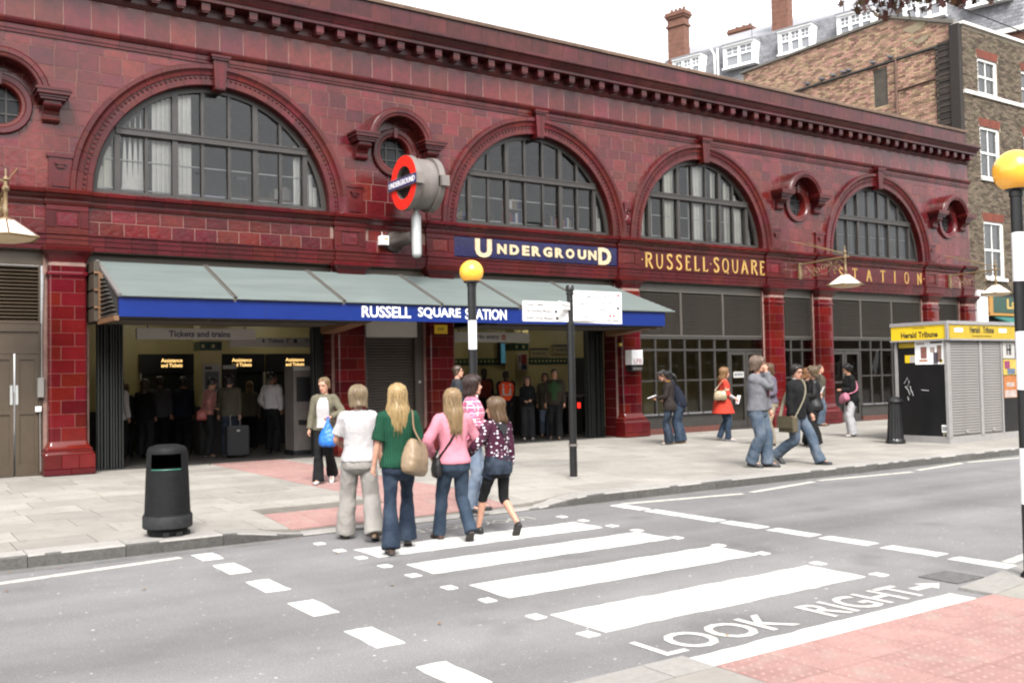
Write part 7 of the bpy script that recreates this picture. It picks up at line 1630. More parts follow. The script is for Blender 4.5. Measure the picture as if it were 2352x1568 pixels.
GRN = pattern(cloth('green_knit', (.012, .085, .045), namt=.15), 'knit'); PNK = cloth('pink_sweater', (.72, .27, .34), namt=.05); PLD = pattern(cloth('plaid', (.62, .12, .26), namt=.05), 'plaid'); PUR = pattern(cloth('purple_print', (.085, .018, .045), namt=.1), 'spots')
REDC = cloth('red_coat', (.55, .050, .028), namt=.08); GRYS = cloth('grey_sweat', (.24, .24, .265), namt=.07); BEI = cloth('beige', (.40, .33, .24)); LEA = mat('black_leather', (.014, .013, .014), .5, spec=.3, bump=.3, bscale=30, bdist=.006); HIV = cloth('hi_vis_orange', (.85, .085, .025)); TAN = cloth('tan_coat', (.115, .10, .07)); DTS = cloth('dark_tshirt', (.05, .055, .065)); PNK2 = cloth('dusty_pink', (.45, .19, .175)); GRNS = cloth('green_shirt', (.035, .085, .03)); BRC = cloth('brown_jacket', (.05, .035, .025)); WSH = cloth('white_shirt', (.48, .46, .46), namt=.08); LTG = cloth('light_jogger', (.55, .54, .55), namt=.05)
FLARE = (.092, .084, .066, .064, .078, .098); WIDE = (.098, .098, .092, .090, .098, .108); STRAIGHT = (.094, .088, .076, .070, .070, .074); LOOSE = (.102, .100, .090, .084, .086, .094)
G1 = 'women walking over the zebra crossing'
# --- on the crossing
person('white_top', 'woman in white short-sleeved top and pale grey trousers, leftmost on the crossing', 4.35, -8.97, 24, 1.60, z=.012, feetw={'L': (4.27, -8.78, 0, 0, -12), 'R': (4.40, -9.20, 0, 14, 8)}, hands={'L': (-.16, .24, 1.04), 'R': (.26, .10, .84)}, elbow={'L': (-.8, -.8, -.4)}, build=1.06, top=dict(m=WHT, sleeve=.42, hem=.90, ease=.020), bottom=dict(m=GRYT, rad=WIDE), hair=dict(col=(.30, .22, .13), back=-.10, side=-.06, thick=.026, W=.082, D=.10), shoes=(.22, .12, .045), group=G1, head=(-6, 6), vox=.0085)
person('green_knit', 'woman in dark green knitted top with long blonde hair and shoulder bag', 4.36, -9.83, 22, 1.62, z=.004, feetw={'L': (4.20, -9.97, 0, 6, -6), 'R': (4.52, -9.70, 0, 22, 6)}, hands={'L': (-.28, .02, .78), 'R': (.27, .10, .80)}, top=dict(m=GRN, sleeve=.46, hem=.885, ease=.020, flare=.02, arm=.020), bottom=dict(m=J1, rad=FLARE), hair=dict(col=(.50, .34, .15), back=-.34, side=-.24, thick=.020, W=.098, D=.118), shoes=(.10, .05, .03), group=G1, vox=.0085, curl=(50, 45))
person('pink_top', 'girl in pink hooded sweater and blue jeans with long straight hair', 5.07, -9.66, 8, 1.57, z=.004, feetw={'L': (5.02, -9.45, 0, 0, -4), 'R': (5.14, -9.90, 0, 40, 10)}, hands={'L': (-.20, .16, .98), 'R': (.20, .20, 1.02)}, elbow={'L': (-1, -.5, -.3), 'R': (1, -.6, -.3)}, twist=14, top=dict(m=PNK, sleeve=1, hem=.90, ease=.022, arm=.018), bottom=dict(m=J2, rad=STRAIGHT), hair=dict(col=(.36, .235, .115), back=-.36, side=-.22, thick=.018, W=.088, D=.112), shoes=(.13, .06, .04), group=G1, head=(4, 4), vox=.0085)
person('purple_hood', 'girl in purple patterned hooded top, denim shorts and black leggings with bare calves', 5.58, -9.68, 352, 1.47, z=.004, feetw={'L': (5.50, -9.46, 0, 0, -4), 'R': (5.72, -9.92, .01, 48, 18)}, hands={'L': (-.30, .20, 1.05), 'R': (.24, .02, .86)}, elbow={'L': (-.9, -.6, -.5), 'R': (1, -.7, 0)}, top=dict(m=PUR, sleeve=1, hem=.955, ease=.018, arm=.016), bottom=dict(m=BLK, rad=(.088, .080, .064, .058, .056, .05), length=.58, shorts=J5), hair=dict(col=(.16, .095, .050), back=-.16, side=-.13, thick=.022, W=.086, D=.10), shoes=(.015, .014, .015), group=G1, head=(-42, 4), vox=.0085)
person('plaid', 'young woman in pink plaid shirt and red scarf waiting at the kerb, looking right', 6.26, -8.12, 128, 1.66, z=.035, feet={'L': (-.10, .05, 0, 0, -8), 'R': (.12, -.03, 0, 0, 14)}, hands={'L': (.06, .20, 1.12), 'R': (.10, .21, 1.06)}, elbow={'L': (-1, -.5, -.6), 'R': (1, -.5, -.6)}, top=dict(m=PLD, sleeve=1, hem=.84, ease=.022, collar=.01), bottom=dict(m=J3, rad=STRAIGHT), hair=dict(col=(.05, .026, .020), back=-.115, side=-.095, front=.045, thick=.030, W=.094, D=.108), shoes=(.03, .028, .03), head=(-6, 0), vox=.0085)
person('blue_bag', 'fair-haired woman in olive jacket and white top walking with a blue plastic bag', 5.86, -4.50, 216, 1.60, feet={'L': (-.09, -.16, .02, 38, -4), 'R': (.06, .16, 0, -4, 4)}, hands={'L': (-.15, .24, 1.10), 'R': (.25, .06, .85)}, elbow={'L': (-1, -.5, -.4)}, top=dict(m=WHT, sleeve=0, hem=.93, ease=.010), over=dict(m=OLV, sleeve=1, hem=.88, ease=.012, flare=.08, arm=.018), bottom=dict(m=BLK, rad=FLARE), hair=dict(col=(.27, .18, .09), back=-.05, side=.015, front=.088, thick=.009, bun=-.02), shoes=(.70, .69, .68), head=(18, 16), vox=.0085)
# --- by the entrances
person('dark_tshirt', 'man in dark grey t-shirt and glasses standing by the pilaster behind the beacon', 9.95, -1.6, 116, 1.80, male=True, top=dict(m=DTS, sleeve=.45, hem=.86, ease=.022, arm=.02), bottom=dict(m=J5, rad=LOOSE), hair=dict(col=(.075, .045, .028), back=-.06, side=.0, thick=.014, front=.075), head=(5, 0), hands={'L': (-.26, .06, .82)}, vox=.011)
person('hivis', 'station worker in orange high visibility vest in the no entry doorway', 13.35, 1.75, 205, 1.71, male=True, skin='dark', top=dict(m=BLK, sleeve=1, hem=.84), over=dict(m=HIV, sleeve=0, hem=.98, ease=.026, neck=1.45, name='vest'), bottom=dict(m=BLK, rad=LOOSE), hair=dict(col=(.008, .007, .007), thick=.008, back=-.06, side=.0), hands={'L': (-.12, .14, .92), 'R': (.12, .14, .92)}, vox=.011)
person('hivis_back', 'dim station worker in a vest farther inside the no entry doorway', 13.5, 3.0, 190, 1.78, male=True, skin='dark', top=dict(m=BLK, sleeve=1, hem=.84), over=dict(m=cloth('dull_red', (.22, .035, .02)), sleeve=0, hem=1.0, ease=.026, neck=1.45, name='vest'), bottom=dict(m=BLK, rad=LOOSE), hair=dict(col=(.008, .007, .007), thick=.008, back=-.06, side=.0), vox=.013)
person('black_outfit', 'dark-haired woman in black top and grey trousers coming out of the exit', 13.58, 1.15, 210, 1.55, top=dict(m=BLK, sleeve=1, hem=.90), bottom=dict(m=CHAR, rad=WIDE), hair=dict(col=(.045, .022, .016), back=-.22, side=-.18, thick=.022, W=.092), shoes=(.42, .41, .40), hands={'L': (-.08, .20, 1.08), 'R': (.08, .20, 1.06)}, vox=.011)
person('green_shirt', 'man in brown jacket over a green shirt walking out of the exit', 14.05, .66, 222, 1.72, male=True, skin='mid', top=dict(m=GRNS, sleeve=0, hem=.98), over=dict(m=BRC, sleeve=1, hem=.86, ease=.016, flare=.05), bottom=dict(m=BLK, rad=LOOSE), hair=dict(col=(.03, .02, .016), thick=.014, back=-.06, side=.0), feet={'L': (-.10, .10, 0, 0, -6), 'R': (.10, -.14, 0, 20, 8)}, head=(-18, 0), vox=.011)
person('tan_coat', 'person in a dull tan coat half hidden behind the man in the green shirt', 14.45, 1.6, 215, 1.63, skin='mid', top=dict(m=TAN, sleeve=1, hem=.74, ease=.03), bottom=dict(m=J3, rad=STRAIGHT), hair=dict(col=(.04, .028, .02), back=-.10, side=-.06, thick=.02), feet={'L': (-.09, .12, 0, 0, -4), 'R': (.09, -.12, 0, 18, 4)}, vox=.012)
# --- queue in the ticket hall
person('pink_blouse', 'dark-haired woman in pink top with hand on hip in the ticket hall', 5.95, 1.75, 82, 1.66, skin='mid', top=dict(m=PNK2, sleeve=1, hem=.92, ease=.016), bottom=dict(m=BLK, rad=STRAIGHT), hair=dict(col=(.012, .010, .010), thick=.014, back=-.06, side=-.02, bun=.0), hands={'L': (-.08, .22, 1.06), 'R': (.20, -.02, 1.02)}, elbow={'R': (1.2, -1, 0), 'L': (-1, -1, 0)}, lean=10, head=(10, 22), vox=.011)
person('olive_back', 'person in khaki coat with a wheeled suitcase in the ticket hall', 6.42, 1.75, 25, 1.70, male=True, top=dict(m=cloth('khaki', (.105, .095, .065)), sleeve=1, hem=.86, ease=.024), bottom=dict(m=J5, rad=STRAIGHT), hair=dict(col=(.012, .010, .01), thick=.016, back=-.08, side=-.02), head=(25, 0), hands={'R': (.22, -.04, .80)}, vox=.012)
person('white_shirt', 'man in white shirt and dark trousers waiting in the ticket hall', 7.45, 2.05, 60, 1.74, male=True, skin='tan', top=dict(m=WSH, sleeve=1, hem=.96, ease=.03, arm=.022), bottom=dict(m=BLK, rad=LOOSE), hair=dict(col=(.02, .016, .013), thick=.012, back=-.05, side=.0), head=(28, 0), hands={'L': (-.17, .06, .95), 'R': (.22, .04, .92)}, elbow={'L': (-1, -1, 0), 'R': (1, -1, 0)}, vox=.011)
for key, lab, x, y, h, H, m, hc, ml in (('q1', 'blonde woman in cream top farther back in the ticket queue', 7.45, 3.5, 20, 1.55, cloth('cream_top', (.22, .20, .15)), (.25, .17, .08), False), ('q2', 'broad figure in navy jacket with back turned in the ticket queue', 5.87, 3.2, 12, 1.68, NVY, (.02, .015, .012), True), ('q3', 'figure in grey top in the ticket queue left of the navy jacket', 5.40, 3.3, 25, 1.70, cloth('mid_grey', (.10, .10, .11)), (.02, .015, .012), True), ('q4', 'dark-clothed woman near the left end of the ticket queue', 5.02, 3.0, 40, 1.64, BLK, (.07, .04, .025), False), ('q5', 'brown-haired woman at the left end of the ticket queue', 4.68, 3.3, 30, 1.56, CHAR, (.14, .08, .03), False), ('q6', 'figure in white shirt cut off by the left gate', 4.42, 2.6, 60, 1.68, WSH, (.02, .015, .012), True), ('q7', 'short figure in dark coat at the back of the queue by the windows', 6.15, 4.2, 5, 1.58, BLK, (.10, .06, .03), False), ('q8', 'dark-suited man by the rightmost ticket window', 8.5, 3.4, 15, 1.70, CHAR, (.02, .015, .01), True)):
    person(key, lab, x, y, h, H, male=ml, skin='mid', top=dict(m=m, sleeve=1, hem=.84, ease=.028), bottom=dict(m=BLK if m is not BLK else CHAR, rad=LOOSE), hair=dict(col=hc, thick=.018, back=-.08 if ml else -.2, side=-.02 if ml else -.12), group='ticket hall queue', vox=.014)
# --- in front of the shopfront
person('brown_jacket', 'dark-haired woman in brown jacket reading a leaflet by the glazed front', 14.72, -2.62, 318, 1.62, skin='mid', top=dict(m=BRNJ, sleeve=1, hem=.80, ease=.020, flare=.06), bottom=dict(m=J5, rad=FLARE), hair=dict(col=(.010, .008, .008), thick=.018, back=-.09, side=-.06, tail=True), hands={'L': (-.10, .30, 1.10), 'R': (.14, .26, 1.08)}, head=(-8, 16), shoes=(.40, .36, .32), vox=.010)
person('navy_jumper', 'stooping man in navy jumper holding a white map beside the brown jacket', 15.12, -2.55, 325, 1.70, male=True, top=dict(m=NVY, sleeve=1, hem=.84, ease=.026), bottom=dict(m=J2, rad=LOOSE), hair=dict(col=(.03, .022, .018), thick=.012, back=-.05, side=.0), lean=24, hunch=.25, head=(-10, 26), hands={'R': (.24, .22, .86), 'L': (-.12, .34, 1.0)}, shoes=(.28, .16, .07), vox=.010)
person('red_coat', 'woman in bright red coat with a shoulder bag walking right', 16.27, -2.72, 124, 1.66, top=dict(m=WHT, sleeve=1, hem=.95, ease=.004, arm=.004), over=dict(m=REDC, sleeve=.62, hem=.66, ease=.018, flare=.30, fz=1.08, arm=.020, name='coat'), bottom=dict(m=J2, rad=STRAIGHT), hair=dict(col=(.30, .155, .06), thick=.026, back=-.16, side=-.13, W=.096, wave=.008), hands={'R': (.14, .26, 1.0), 'L': (-.10, .28, 1.02)}, feet={'L': (-.08, -.06, 0, 12, -4), 'R': (.08, .10, 0, 0, 4)}, shoes=(.66, .65, .64), lean=3, head=(8, 4), vox=.010)
person('grey_sweat', 'man in grey sweatshirt and faded jeans raising a hand to his face', 12.20, -7.38, 156, 1.80, male=True, build=1.12, top=dict(m=GRYS, sleeve=1, hem=.90, ease=.030, arm=.022), bottom=dict(m=J4, rad=LOOSE), hair=dict(col=(.12, .082, .060), thick=.032, back=-.09, side=-.05, W=.10, wave=.012, front=.05), feetw={'R': (12.06, -7.36, 0, 10, 8), 'L': (12.28, -7.50, 0, 0, -12)}, hands={'R': (.11, .17, 1.52), 'L': (-.24, .12, .86)}, elbow={'R': (.3, -.8, -1.5)}, head=(-14, 8), shoes=(.035, .033, .035), curl=(35, 70), vox=.009)
person('beige_woman', 'woman in beige scarf and cream trousers carrying a black bag', 15.88, -4.45, 292, 1.72, top=dict(m=cloth('lilac_grey', (.17, .145, .19)), sleeve=1, hem=.90, ease=.022), over=dict(m=BEI, sleeve=0, hem=1.16, ease=.034, neck=1.48, collar=.02, name='shawl'), bottom=dict(m=BEI, rad=STRAIGHT), hair=dict(col=(.16, .085, .045), thick=.026, back=-.11, side=-.08, W=.10, wave=.008), hands={'L': (-.14, .22, 1.05), 'R': (.16, .22, 1.08)}, shoes=(.06, .03, .03), head=(-12, 8), vox=.010)
person('black_jacket', 'man in black jacket and glasses striding with a khaki messenger bag', 13.04, -7.48, 164, 1.74, male=True, top=dict(m=BLK, sleeve=1, hem=.84, ease=.028, arm=.022, flare=.04, collar=.025), bottom=dict(m=J4, rad=LOOSE), hair=dict(col=(.028, .020, .016), thick=.016, back=-.06, side=.0, front=.075), feet={'R': (.10, -.36, .02, 36, 4), 'L': (-.08, .36, 0, -6, -4)}, hands={'L': (-.27, .16, .84), 'R': (.25, .02, .86)}, head=(14, 14), shoes=(.03, .03, .035), vox=.009)
person('leather', 'curly-haired woman in black leather jacket and wide black trousers, back half turned', 16.17, -5.35, 318, 1.63, build=1.12, skin='mid', top=dict(m=LEA, sleeve=1, hem=.80, ease=.03, flare=.05), bottom=dict(m=BLK, rad=(.10, .104, .11, .118, .128, .138)), hair=dict(col=(.17, .115, .065), thick=.036, back=-.09, side=-.06, W=.10, wave=.016), hands={'L': (-.12, .24, 1.12), 'R': (.20, .14, 1.0)}, head=(-10, 6), vox=.010)
person('auburn', 'auburn-haired woman facing the one in the leather jacket', 16.45, -4.95, 150, 1.60, top=dict(m=BLK, sleeve=1, hem=.78, ease=.026), bottom=dict(m=BLK, rad=WIDE), hair=dict(col=(.22, .095, .035), thick=.022, back=-.12, side=-.09), hands={'L': (-.08, .26, 1.18), 'R': (.10, .26, 1.16)}, head=(0, 22), vox=.012)
person('by_pilaster', 'man in blue shirt and jeans standing against the pilaster behind the group', 22.35, -.62, 150, 1.72, male=True, top=dict(m=cloth('pale_blue_shirt', (.30, .36, .48)), sleeve=1, hem=.84, ease=.022), over=dict(m=TAN, sleeve=1, hem=.84, ease=.03), bottom=dict(m=J4, rad=STRAIGHT), hair=dict(col=(.10, .06, .035), thick=.01, back=-.05, side=.01), shoes=(.14, .06, .03), vox=.013)
person('pink_bag', 'woman in black top and pale grey trousers with a pink bag across her front', 19.26, -3.95, 305, 1.70, skin='mid', top=dict(m=BLK, sleeve=1, hem=.74, ease=.028, arm=.024), bottom=dict(m=LTG, rad=WIDE), hair=dict(col=(.012, .010, .010), thick=.013, back=-.06, side=-.03, bun=-.01), hands={'L': (-.04, .25, 1.12), 'R': (.06, .25, 1.12)}, lean=6, head=(-5, 26), shoes=(.72, .72, .72), vox=.010)
# --- clothing details
def neck_ring(key, name, m, z=1.475, r=.066, t=.022, n=18, sag=.02):
    q = PEOPLE[key]; s = q['s']; pts = [q['T']((r*s*math.cos(a), (-.0+r*1.0*math.sin(a))*s, (z-sag*max(0, math.sin(a)))*s)) for a in [2*math.pi*i/n for i in range(n)]]; mb = MB(); rs = []
    mb.tube(pts+[pts[0]], t*s, 8, cap=False); part(key, name, mb, m)
neck_ring('plaid', 'scarf', cloth('red_scarf', (.50, .05, .02)), 1.465, .062, .026, sag=.06); neck_ring('plaid', 'scarf', MT['cloth_red_scarf'], 1.44, .072, .024, sag=.09)
neck_ring('brown_jacket', 'collar', cloth('mustard', (.45, .24, .03)), 1.49, .052, .016); neck_ring('beige_woman', 'roll_neck', cloth('cream_roll', (.62, .57, .47)), 1.49, .058, .03); neck_ring('black_jacket', 'shirt_collar', cloth('shirt_grey', (.5, .5, .52)), 1.50, .056, .012); neck_ring('pink_top', 'hood', PNK, 1.43, .078, .034, sag=-.0)
q = PEOPLE['purple_hood']; s = q['s']
mb = MB(); mb.v = [tuple(q['T'](p)) for p in [(-.10*s, -.085*s, 1.445*s), (.10*s, -.085*s, 1.445*s), (.055*s, -.142*s, 1.36*s), (0, -.150*s, 1.26*s), (-.055*s, -.142*s, 1.36*s), (0, -.125*s, 1.43*s)]]; mb.f = [(0, 5, 4), (5, 1, 2), (5, 2, 3), (5, 3, 4)]; part('purple_hood', 'hood_lining', mb, CHAR); neck_ring('purple_hood', 'hood', PUR, 1.42, .085, .034, sag=-.02)
mb = MB(); mb.rings([[q['T']((( .172)*s*math.cos(a), (-.02+.128*math.sin(a))*s, z_*s)) for a in [2*math.pi*i/24 for i in range(24)]] for z_ in (.905, .915, .985, .995)]); part('purple_hood', 'waistband', mb, CHAR)
q = PEOPLE['blue_bag']; s = q['s']   # open jacket: white top shows down the front
mb = MB(); cols = []
for z_, w_, y_ in ((.925, .105, .157), (1.0, .10, .142), (1.1, .10, .138), (1.2, .105, .156), (1.28, .10, .162), (1.36, .085, .136), (1.42, .055, .104)): cols.append([q['T']((w_*s*t, (y_-.020*t*t)*s, z_*s)) for t in (-1, -.5, 0, .5, 1)])
for r in cols: mb.v += [tuple(v) for v in r]
mb.f = [(i*5+j, i*5+j+1, (i+1)*5+j+1, (i+1)*5+j) for i in range(len(cols)-1) for j in range(4)]; part('blue_bag', 'top_front', mb, WHT)
q = PEOPLE['green_shirt']; s = q['s']; mb = MB(); cols = []
for z_, w_, y_ in ((.97, .06, .150), (1.1, .065, .152), (1.2, .07, .158), (1.3, .07, .158), (1.38, .06, .138), (1.45, .04, .10)): cols.append([q['T']((w_*s*t, (y_-.015*t*t)*s, z_*s)) for t in (-1, 0, 1)])
for r in cols: mb.v += [tuple(v) for v in r]
mb.f = [(i*3+j, i*3+j+1, (i+1)*3+j+1, (i+1)*3+j) for i in range(len(cols)-1) for j in range(2)]; part('green_shirt', 'shirt_front', mb, GRNS)
for key in ('hivis',):   # reflective strips
    q = PEOPLE[key]; s = q['s']; RF = mat('reflective_tape', (.62, .60, .55), .35); mb = MB(); mb.rings([[q['T'](((.196)*s*math.cos(a), (.006+.146*math.sin(a))*s, z_*s)) for a in [2*math.pi*i/24 for i in range(24)]] for z_ in (1.11, 1.112, 1.155, 1.157)]); part(key, 'reflective_band', mb, RF)
    for sx in (-.09, .09): mb = MB(); mb.rings([[q['T'](((sx+dx)*s, (yy-.0)*s, z_*s)) for dx, yy in ((-.022, .155 if z_ < 1.3 else .135), (.022, .155 if z_ < 1.3 else .135), (.022, .10), (-.022, .10))] for z_ in (1.15, 1.25, 1.32, 1.40)]); part(key, 'reflective_strap', mb, RF)
q = PEOPLE['grey_sweat']; s = q['s']; mb = MB(); pts = [(-.02, 1.33), (.02, 1.30), (.05, 1.34), (.09, 1.30), (.07, 1.20), (.05, 1.12), (.0, 1.10), (-.03, 1.15), (-.08, 1.14), (-.05, 1.22)]
mb.v = [tuple(q['T']((a*s-.0, (.176-1.5*a*a)*s, b*s))) for a, b in pts]+[tuple(q['T']((.01*s, .180*s, 1.22*s)))]; n = len(pts); mb.f = [(i, (i+1) % n, n) for i in range(n)]; part('grey_sweat', 'chest_print', mb, cloth('maroon_print', (.16, .035, .05)))
mb = MB(); mb.rings([[q['T']((.196*s*math.cos(a), (-.005+.145*math.sin(a))*s, z_*s)) for a in [2*math.pi*i/24 for i in range(24)]] for z_ in (.885, .890, .925, .93)]); part('grey_sweat', 'belt', mb, cloth('belt_olive', (.07, .065, .03)))
for key in ('black_jacket', 'dark_tshirt'):   # spectacles
    HT_ = PEOPLE[key]['HT']; mb = MB()
    for sg in (-1, 1): mb.tube([HT_((sg*.033+.022*math.cos(a), .100, .017+.014*math.sin(a))) for a in [i*.785 for i in range(9)]], .0018, 5); mb.tube([HT_((sg*.055, .098, .02)), HT_((sg*.078, .0, .022))], .0018, 5)
    mb.tube([HT_((-.011, .101, .02)), HT_((.011, .101, .02))], .0018, 5); part(key, 'glasses', mb, DKP)
q = PEOPLE['red_coat']; s = q['s']
for k in 'LR':
    E, W = q['E'][k], q['W'][k]; S = q['S'][k]; mb = MB(); mb.tube([S.lerp(E, .62), S.lerp(E, .74)], .072*s, 14); part('red_coat', 'cuff_band', mb, mat('cuff_cream', (.6, .52, .4), .8)) if k == 'R' else None
q = PEOPLE['purple_hood']   # wrist watch
W, E = q['W']['R'], q['E']['R']; d = (W-E).normalized(); part('purple_hood', 'watch', MB().tube([W-d*.012, W+d*.012], .030, 10), mat('watch_gold', (.5, .38, .15), .3, metal=.6))
# --- carried things
def tote(t, c, wd, dp, ht, m, bulge=.3, rz=0, tilt=0, name='bag_body'):
    """soft bag body: centre-top c, sizes; wider at the base"""
    rs = []; k = 20; Mx = Matrix.Translation(c) @ Matrix.Rotation(R(rz), 4, 'Z') @ Matrix.Rotation(R(tilt), 4, 'Y')
    for f, sw_, sd in ((0, .72, .25), (.08, .80, .55), (.3, .92, .9), (.6, 1.0, 1.0+bulge*.3), (.85, 1.02, 1.0), (1.0, .9, .75)): rs.append([Mx @ Vector((wd/2*sw_*math.copysign(abs(math.cos(a))**.55, math.cos(a)), dp/2*sd*math.copysign(abs(math.sin(a))**.55, math.sin(a)), -ht*f)) for a in [2*math.pi*j/k for j in range(k)]])
    mb = MB().rings(rs); return hsoft(t, name, mb, m), Mx
TANL = mat('tan_leather', (.36, .25, .15), .5, namt=.15, nscale=7, bump=.3, bscale=25); STRAPM = mat('strap_leather', (.30, .18, .09), .5)
q = PEOPLE['green_knit']; s = q['s']; T_ = q['T']; t = held('green_knit', 'shoulder_bag', 'soft tan leather shoulder bag on the woman in the green top', 'bag')
c = T_((.19*s, -.10*s, 1.16*s)); tote(t, c, .34, .17, .33, TANL, rz=55, tilt=14)
for dy in (-.02, .03): hpart(t, 'strap', MB().tube(catmull([c+Vector((.03, -.08+dy, -.02)), T_((.155*s, -.13*s+dy, 1.28*s)), T_((.15*s, -.05*s+dy*.6, 1.455*s)), T_((.15*s, .06*s, 1.43*s)), c+Vector((.02, .12, -.02))], [0]*5)[0], .013, 6, flat=.5), STRAPM)
q = PEOPLE['pink_top']; s = q['s']; T_ = q['T']; t = held('pink_top', 'hip_bag', 'small black bag at the left hip of the girl in pink', 'bag')
c = T_((-.20*s, .02*s, .97*s)); tote(t, c, .22, .09, .20, LEA, rz=80); hpart(t, 'strap', MB().tube(catmull([c+Vector((0, .05, 0)), T_((-.06*s, .14*s, 1.2*s)), T_((.10*s, .08*s, 1.42*s)), T_((.09*s, -.06*s, 1.45*s)), T_((-.04*s, -.135*s, 1.2*s)), c+Vector((0, -.06, 0))], [0]*6)[0], .011, 6), BLK)
q = PEOPLE['blue_bag']; s = q['s']; W = q['W']['L']; t = held('blue_bag', 'plastic_bag', 'bulging bright blue plastic carrier bag in the woman\'s hand', 'bag'); BLP = mat('blue_plastic', (.03, .20, .72), .4, spec=.35, bump=.25, bscale=9, bdist=.02)
hx, hy, hz = W.x+.02, W.y+.09, W.z-.03; k = 22; rs = []
for f, wd, dp in ((0, .012, .012), (.08, .022, .018), (.25, .05, .035), (.45, .095, .06), (.65, .128, .085), (.82, .135, .095), (.94, .125, .085), (1.0, .09, .055)): rs.append([(hx+wd*math.cos(a)*(1+.10*math.sin(3*a+f*3)), hy+dp*math.sin(a)*(1+.1*math.cos(4*a+f*5)), hz-.40*f) for a in [2*math.pi*j/k for j in range(k)]])
hsoft(t, 'bag_body', MB().rings(rs), BLP, .009, 3, .008); hpart(t, 'handle', MB().tube([(hx-.012, hy, hz-.02), (hx-.02, hy-.01, hz+.03), (hx+.0, hy-.02, hz+.045), (hx+.02, hy-.01, hz+.03), (hx+.012, hy, hz-.02)], .007, 6), BLP)
q = PEOPLE['red_coat']; s = q['s']; T_ = q['T']; t = held('red_coat', 'shoulder_bag', 'pale gold shoulder bag tucked under the arm of the woman in red', 'bag'); GLD = mat('gold_leather', (.45, .36, .22), .35, metal=.3, namt=.2, nscale=8)
c = T_((.27*s, -.14*s, 1.20*s)); tote(t, c, .30, .14, .22, GLD, rz=75); hpart(t, 'strap', MB().tube(catmull([c+Vector((0, .1, 0)), T_((.18*s, .05*s, 1.40*s)), T_((.17*s, -.03*s, 1.46*s)), c+Vector((0, -.12, 0))], [0]*4)[0], .012, 6), GLD)
q = PEOPLE['black_jacket']; s = q['s']; T_ = q['T']; t = held('black_jacket', 'messenger_bag', 'khaki canvas messenger bag hanging at the hip of the man in black', 'bag'); CNV = cloth('khaki_canvas', (.16, .135, .085)); STR = cloth('strap_pale', (.40, .36, .26))
c = T_((.22*s, -.06*s, .86*s)); Mx = Matrix.Translation(c) @ Matrix.Rotation(R(70), 4, 'Z'); mb = MB(); mb.box(-.17, .17, -.06, .06, -.24, .02, Mx); hsoft(t, 'bag_body', mb, CNV, .014, 3, .004); mb = MB(); mb.box(-.175, .175, -.080, -.063, -.17, .03, Mx); hpart(t, 'flap', mb, CNV, 30)
hpart(t, 'strap', MB().tube(catmull([c+Vector((.06, .14, 0)), T_((.15*s, .16*s, 1.10*s)), T_((.03*s, .17*s, 1.28*s)), T_((-.09*s, .08*s, 1.47*s)), T_((-.10*s, -.07*s, 1.47*s)), T_((.05*s, -.16*s, 1.25*s)), c+Vector((-.04, -.16, 0))], [0]*7)[0], .026, 6, flat=.25), STR)
q = PEOPLE['pink_bag']; s = q['s']; T_ = q['T']; t = held('pink_bag', 'cross_body_bag', 'pink sling bag across the front of the woman in black', 'bag'); PKB = cloth('pink_nylon', (.60, .22, .30))
c = T_((-.10*s, .22*s, 1.05*s)); tote(t, c, .30, .15, .20, PKB, rz=15, tilt=20); hpart(t, 'strap', MB().tube(catmull([c+Vector((.12, .0, -.02)), T_((.17*s, .10*s, 1.2*s)), T_((.15*s, -.02*s, 1.45*s)), T_((.05*s, -.15*s, 1.30*s)), T_((-.17*s, -.08*s, 1.1*s)), c+Vector((-.10, -.02, -.02))], [0]*6)[0], .026, 6, flat=.3), PKB)
q = PEOPLE['beige_woman']; s = q['s']; T_ = q['T']; t = held('beige_woman', 'crumpled_bag', 'glossy black crumpled bag held against the beige woman\'s front', 'bag'); c = T_((.05*s, .24*s, 1.16*s)); tote(t, c, .26, .18, .26, mat('glossy_black', (.02, .02, .024), .2, spec=.7, bump=.8, bscale=20, bdist=.02), rz=10); hpart(t, 'handle', MB().tube([c+Vector((-.06, 0, -.01)), c+Vector((-.03, 0, .07)), c+Vector((.03, 0, .07)), c+Vector((.06, 0, -.01))], .010, 6), BLK)
q = PEOPLE['pink_blouse']; s = q['s']; T_ = q['T']; t = held('pink_blouse', 'hip_bag', 'small red bag behind the woman in the pink top', 'bag'); c = T_((.16*s, -.20*s, 1.0*s)); tote(t, c, .20, .10, .20, mat('red_leather', (.35, .06, .05), .5), rz=60); hpart(t, 'strap', MB().tube([c, T_((.12*s, -.10*s, 1.25*s)), T_((.05*s, .0, 1.46*s))], .009, 6), MT['red_leather'])
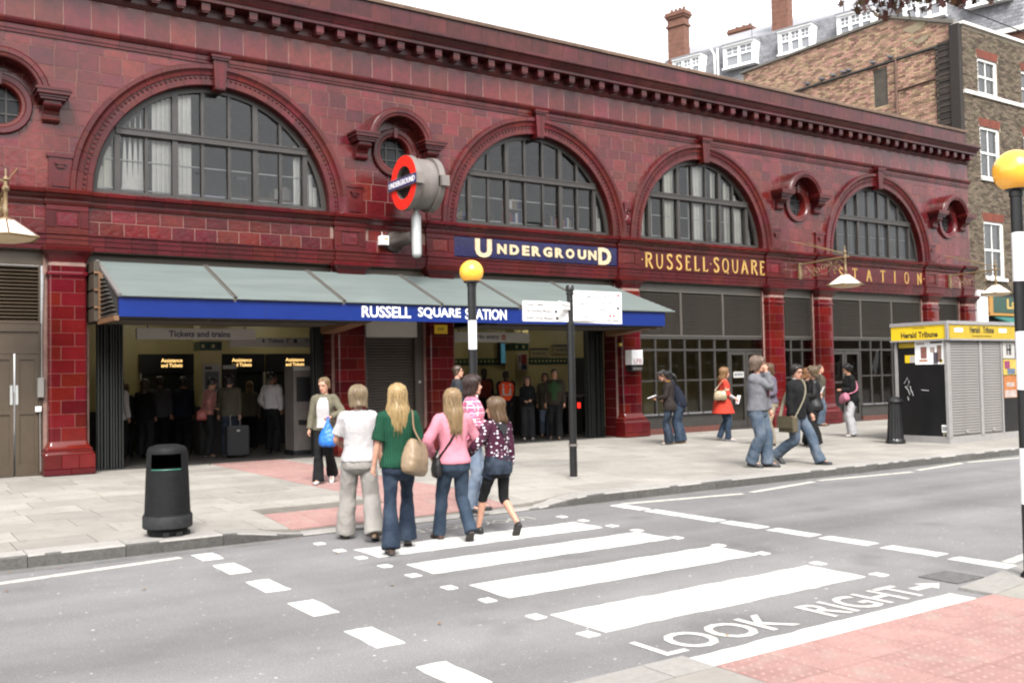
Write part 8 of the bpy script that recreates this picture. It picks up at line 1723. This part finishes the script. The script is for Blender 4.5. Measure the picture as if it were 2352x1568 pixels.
# papers
PAPER = mat('map_paper', (.74, .73, .76), .7); PRINT = [mat('map_blue', (.2, .38, .55), .7), mat('map_yellow', (.65, .55, .2), .7), mat('map_pinkish', (.55, .28, .28), .7)]
def sheet(key, name, label, c, wd, ht, rx, ry, rz, prints=True):
    t = held(key, name, label, 'paper'); Mx = Matrix.Translation(c) @ Matrix.Rotation(R(rz), 4, 'Z') @ Matrix.Rotation(R(rx), 4, 'X') @ Matrix.Rotation(R(ry), 4, 'Y')
    hpart(t, 'sheet', MB().box(-wd/2, wd/2, -.004, .004, -ht/2, ht/2, Mx), PAPER, None)
    if prints:
        for i, (a, b, c_, d) in enumerate(((-.4, .4, .28, .42), (-.4, .05, .12, .24), (.1, .4, .1, .25))): hpart(t, 'printed_panel', MB().box(wd*a, wd*b, .0042, .0052, ht*c_, ht*d, Mx), PRINT[i], None); hpart(t, 'printed_panel', MB().box(wd*a, wd*b, -.0052, -.0042, ht*c_, ht*d, Mx), PRINT[i], None)
q = PEOPLE['navy_jumper']; sheet('navy_jumper', 'street_map', 'white folded street map hanging from the stooping man\'s hand', q['W']['R']+Vector((.03, -.02, -.10)), .24, .42, 6, 40, 35)
q = PEOPLE['brown_jacket']; sheet('brown_jacket', 'leaflet', 'small pale leaflet held by the woman in the brown jacket', q['W']['L']+Vector((0, .08, .03)), .16, .20, 70, 0, 10, False)
q = PEOPLE['red_coat']; sheet('red_coat', 'folded_paper', 'folded white paper in the hands of the woman in red', (q['W']['R']+q['W']['L'])/2+Vector((.03, .07, -.03)), .10, .20, -20, 0, 30, False)
q = PEOPLE['auburn']; sheet('auburn', 'leaflet', 'white leaflet between the two chatting women', (q['W']['R']+q['W']['L'])/2+Vector((0, .07, .05)), .16, .22, -25, 0, 0, False)
# wheeled suitcase in the hall
sc_ = thing('suitcase', 'black wheeled suitcase standing behind the khaki coat in the ticket hall', 'suitcase', (6.44, 1.35, .12)); SCM = mat('suitcase_fabric', (.022, .022, .026), .6, namt=.2)
fixn(ob('case', MB().rings([[(6.44+a, 1.35+b, z) for a, b in [(dx*.23*f, dy*.12*f) for dx, dy in ((-1, -.8), (-.9, -1), (.9, -1), (1, -.8), (1, .8), (.9, 1), (-.9, 1), (-1, .8))]] for z, f in ((.17, .94), (.19, 1), (.74, 1), (.77, .93))]), SCM, sc_)); ob('pocket', MB().box(6.26, 6.62, 1.215, 1.235, .25, .55), SCM, sc_); ob('badge', MB().box(6.40, 6.46, 1.22, 1.232, .66, .69), SILVER, sc_)
for x in (6.28, 6.60): ob('wheel', MB().tube([(x-.015, 1.40, .15), (x+.015, 1.40, .15)], .03, 10), DKP, sc_)
ob('handle', MB().tube([(6.34, 1.44, .77), (6.34, 1.46, .98), (6.54, 1.46, .98), (6.54, 1.44, .77)], .01, 6), GREYM, sc_)
flush_jobs()
bpy.data.scenes.remove(TSC)
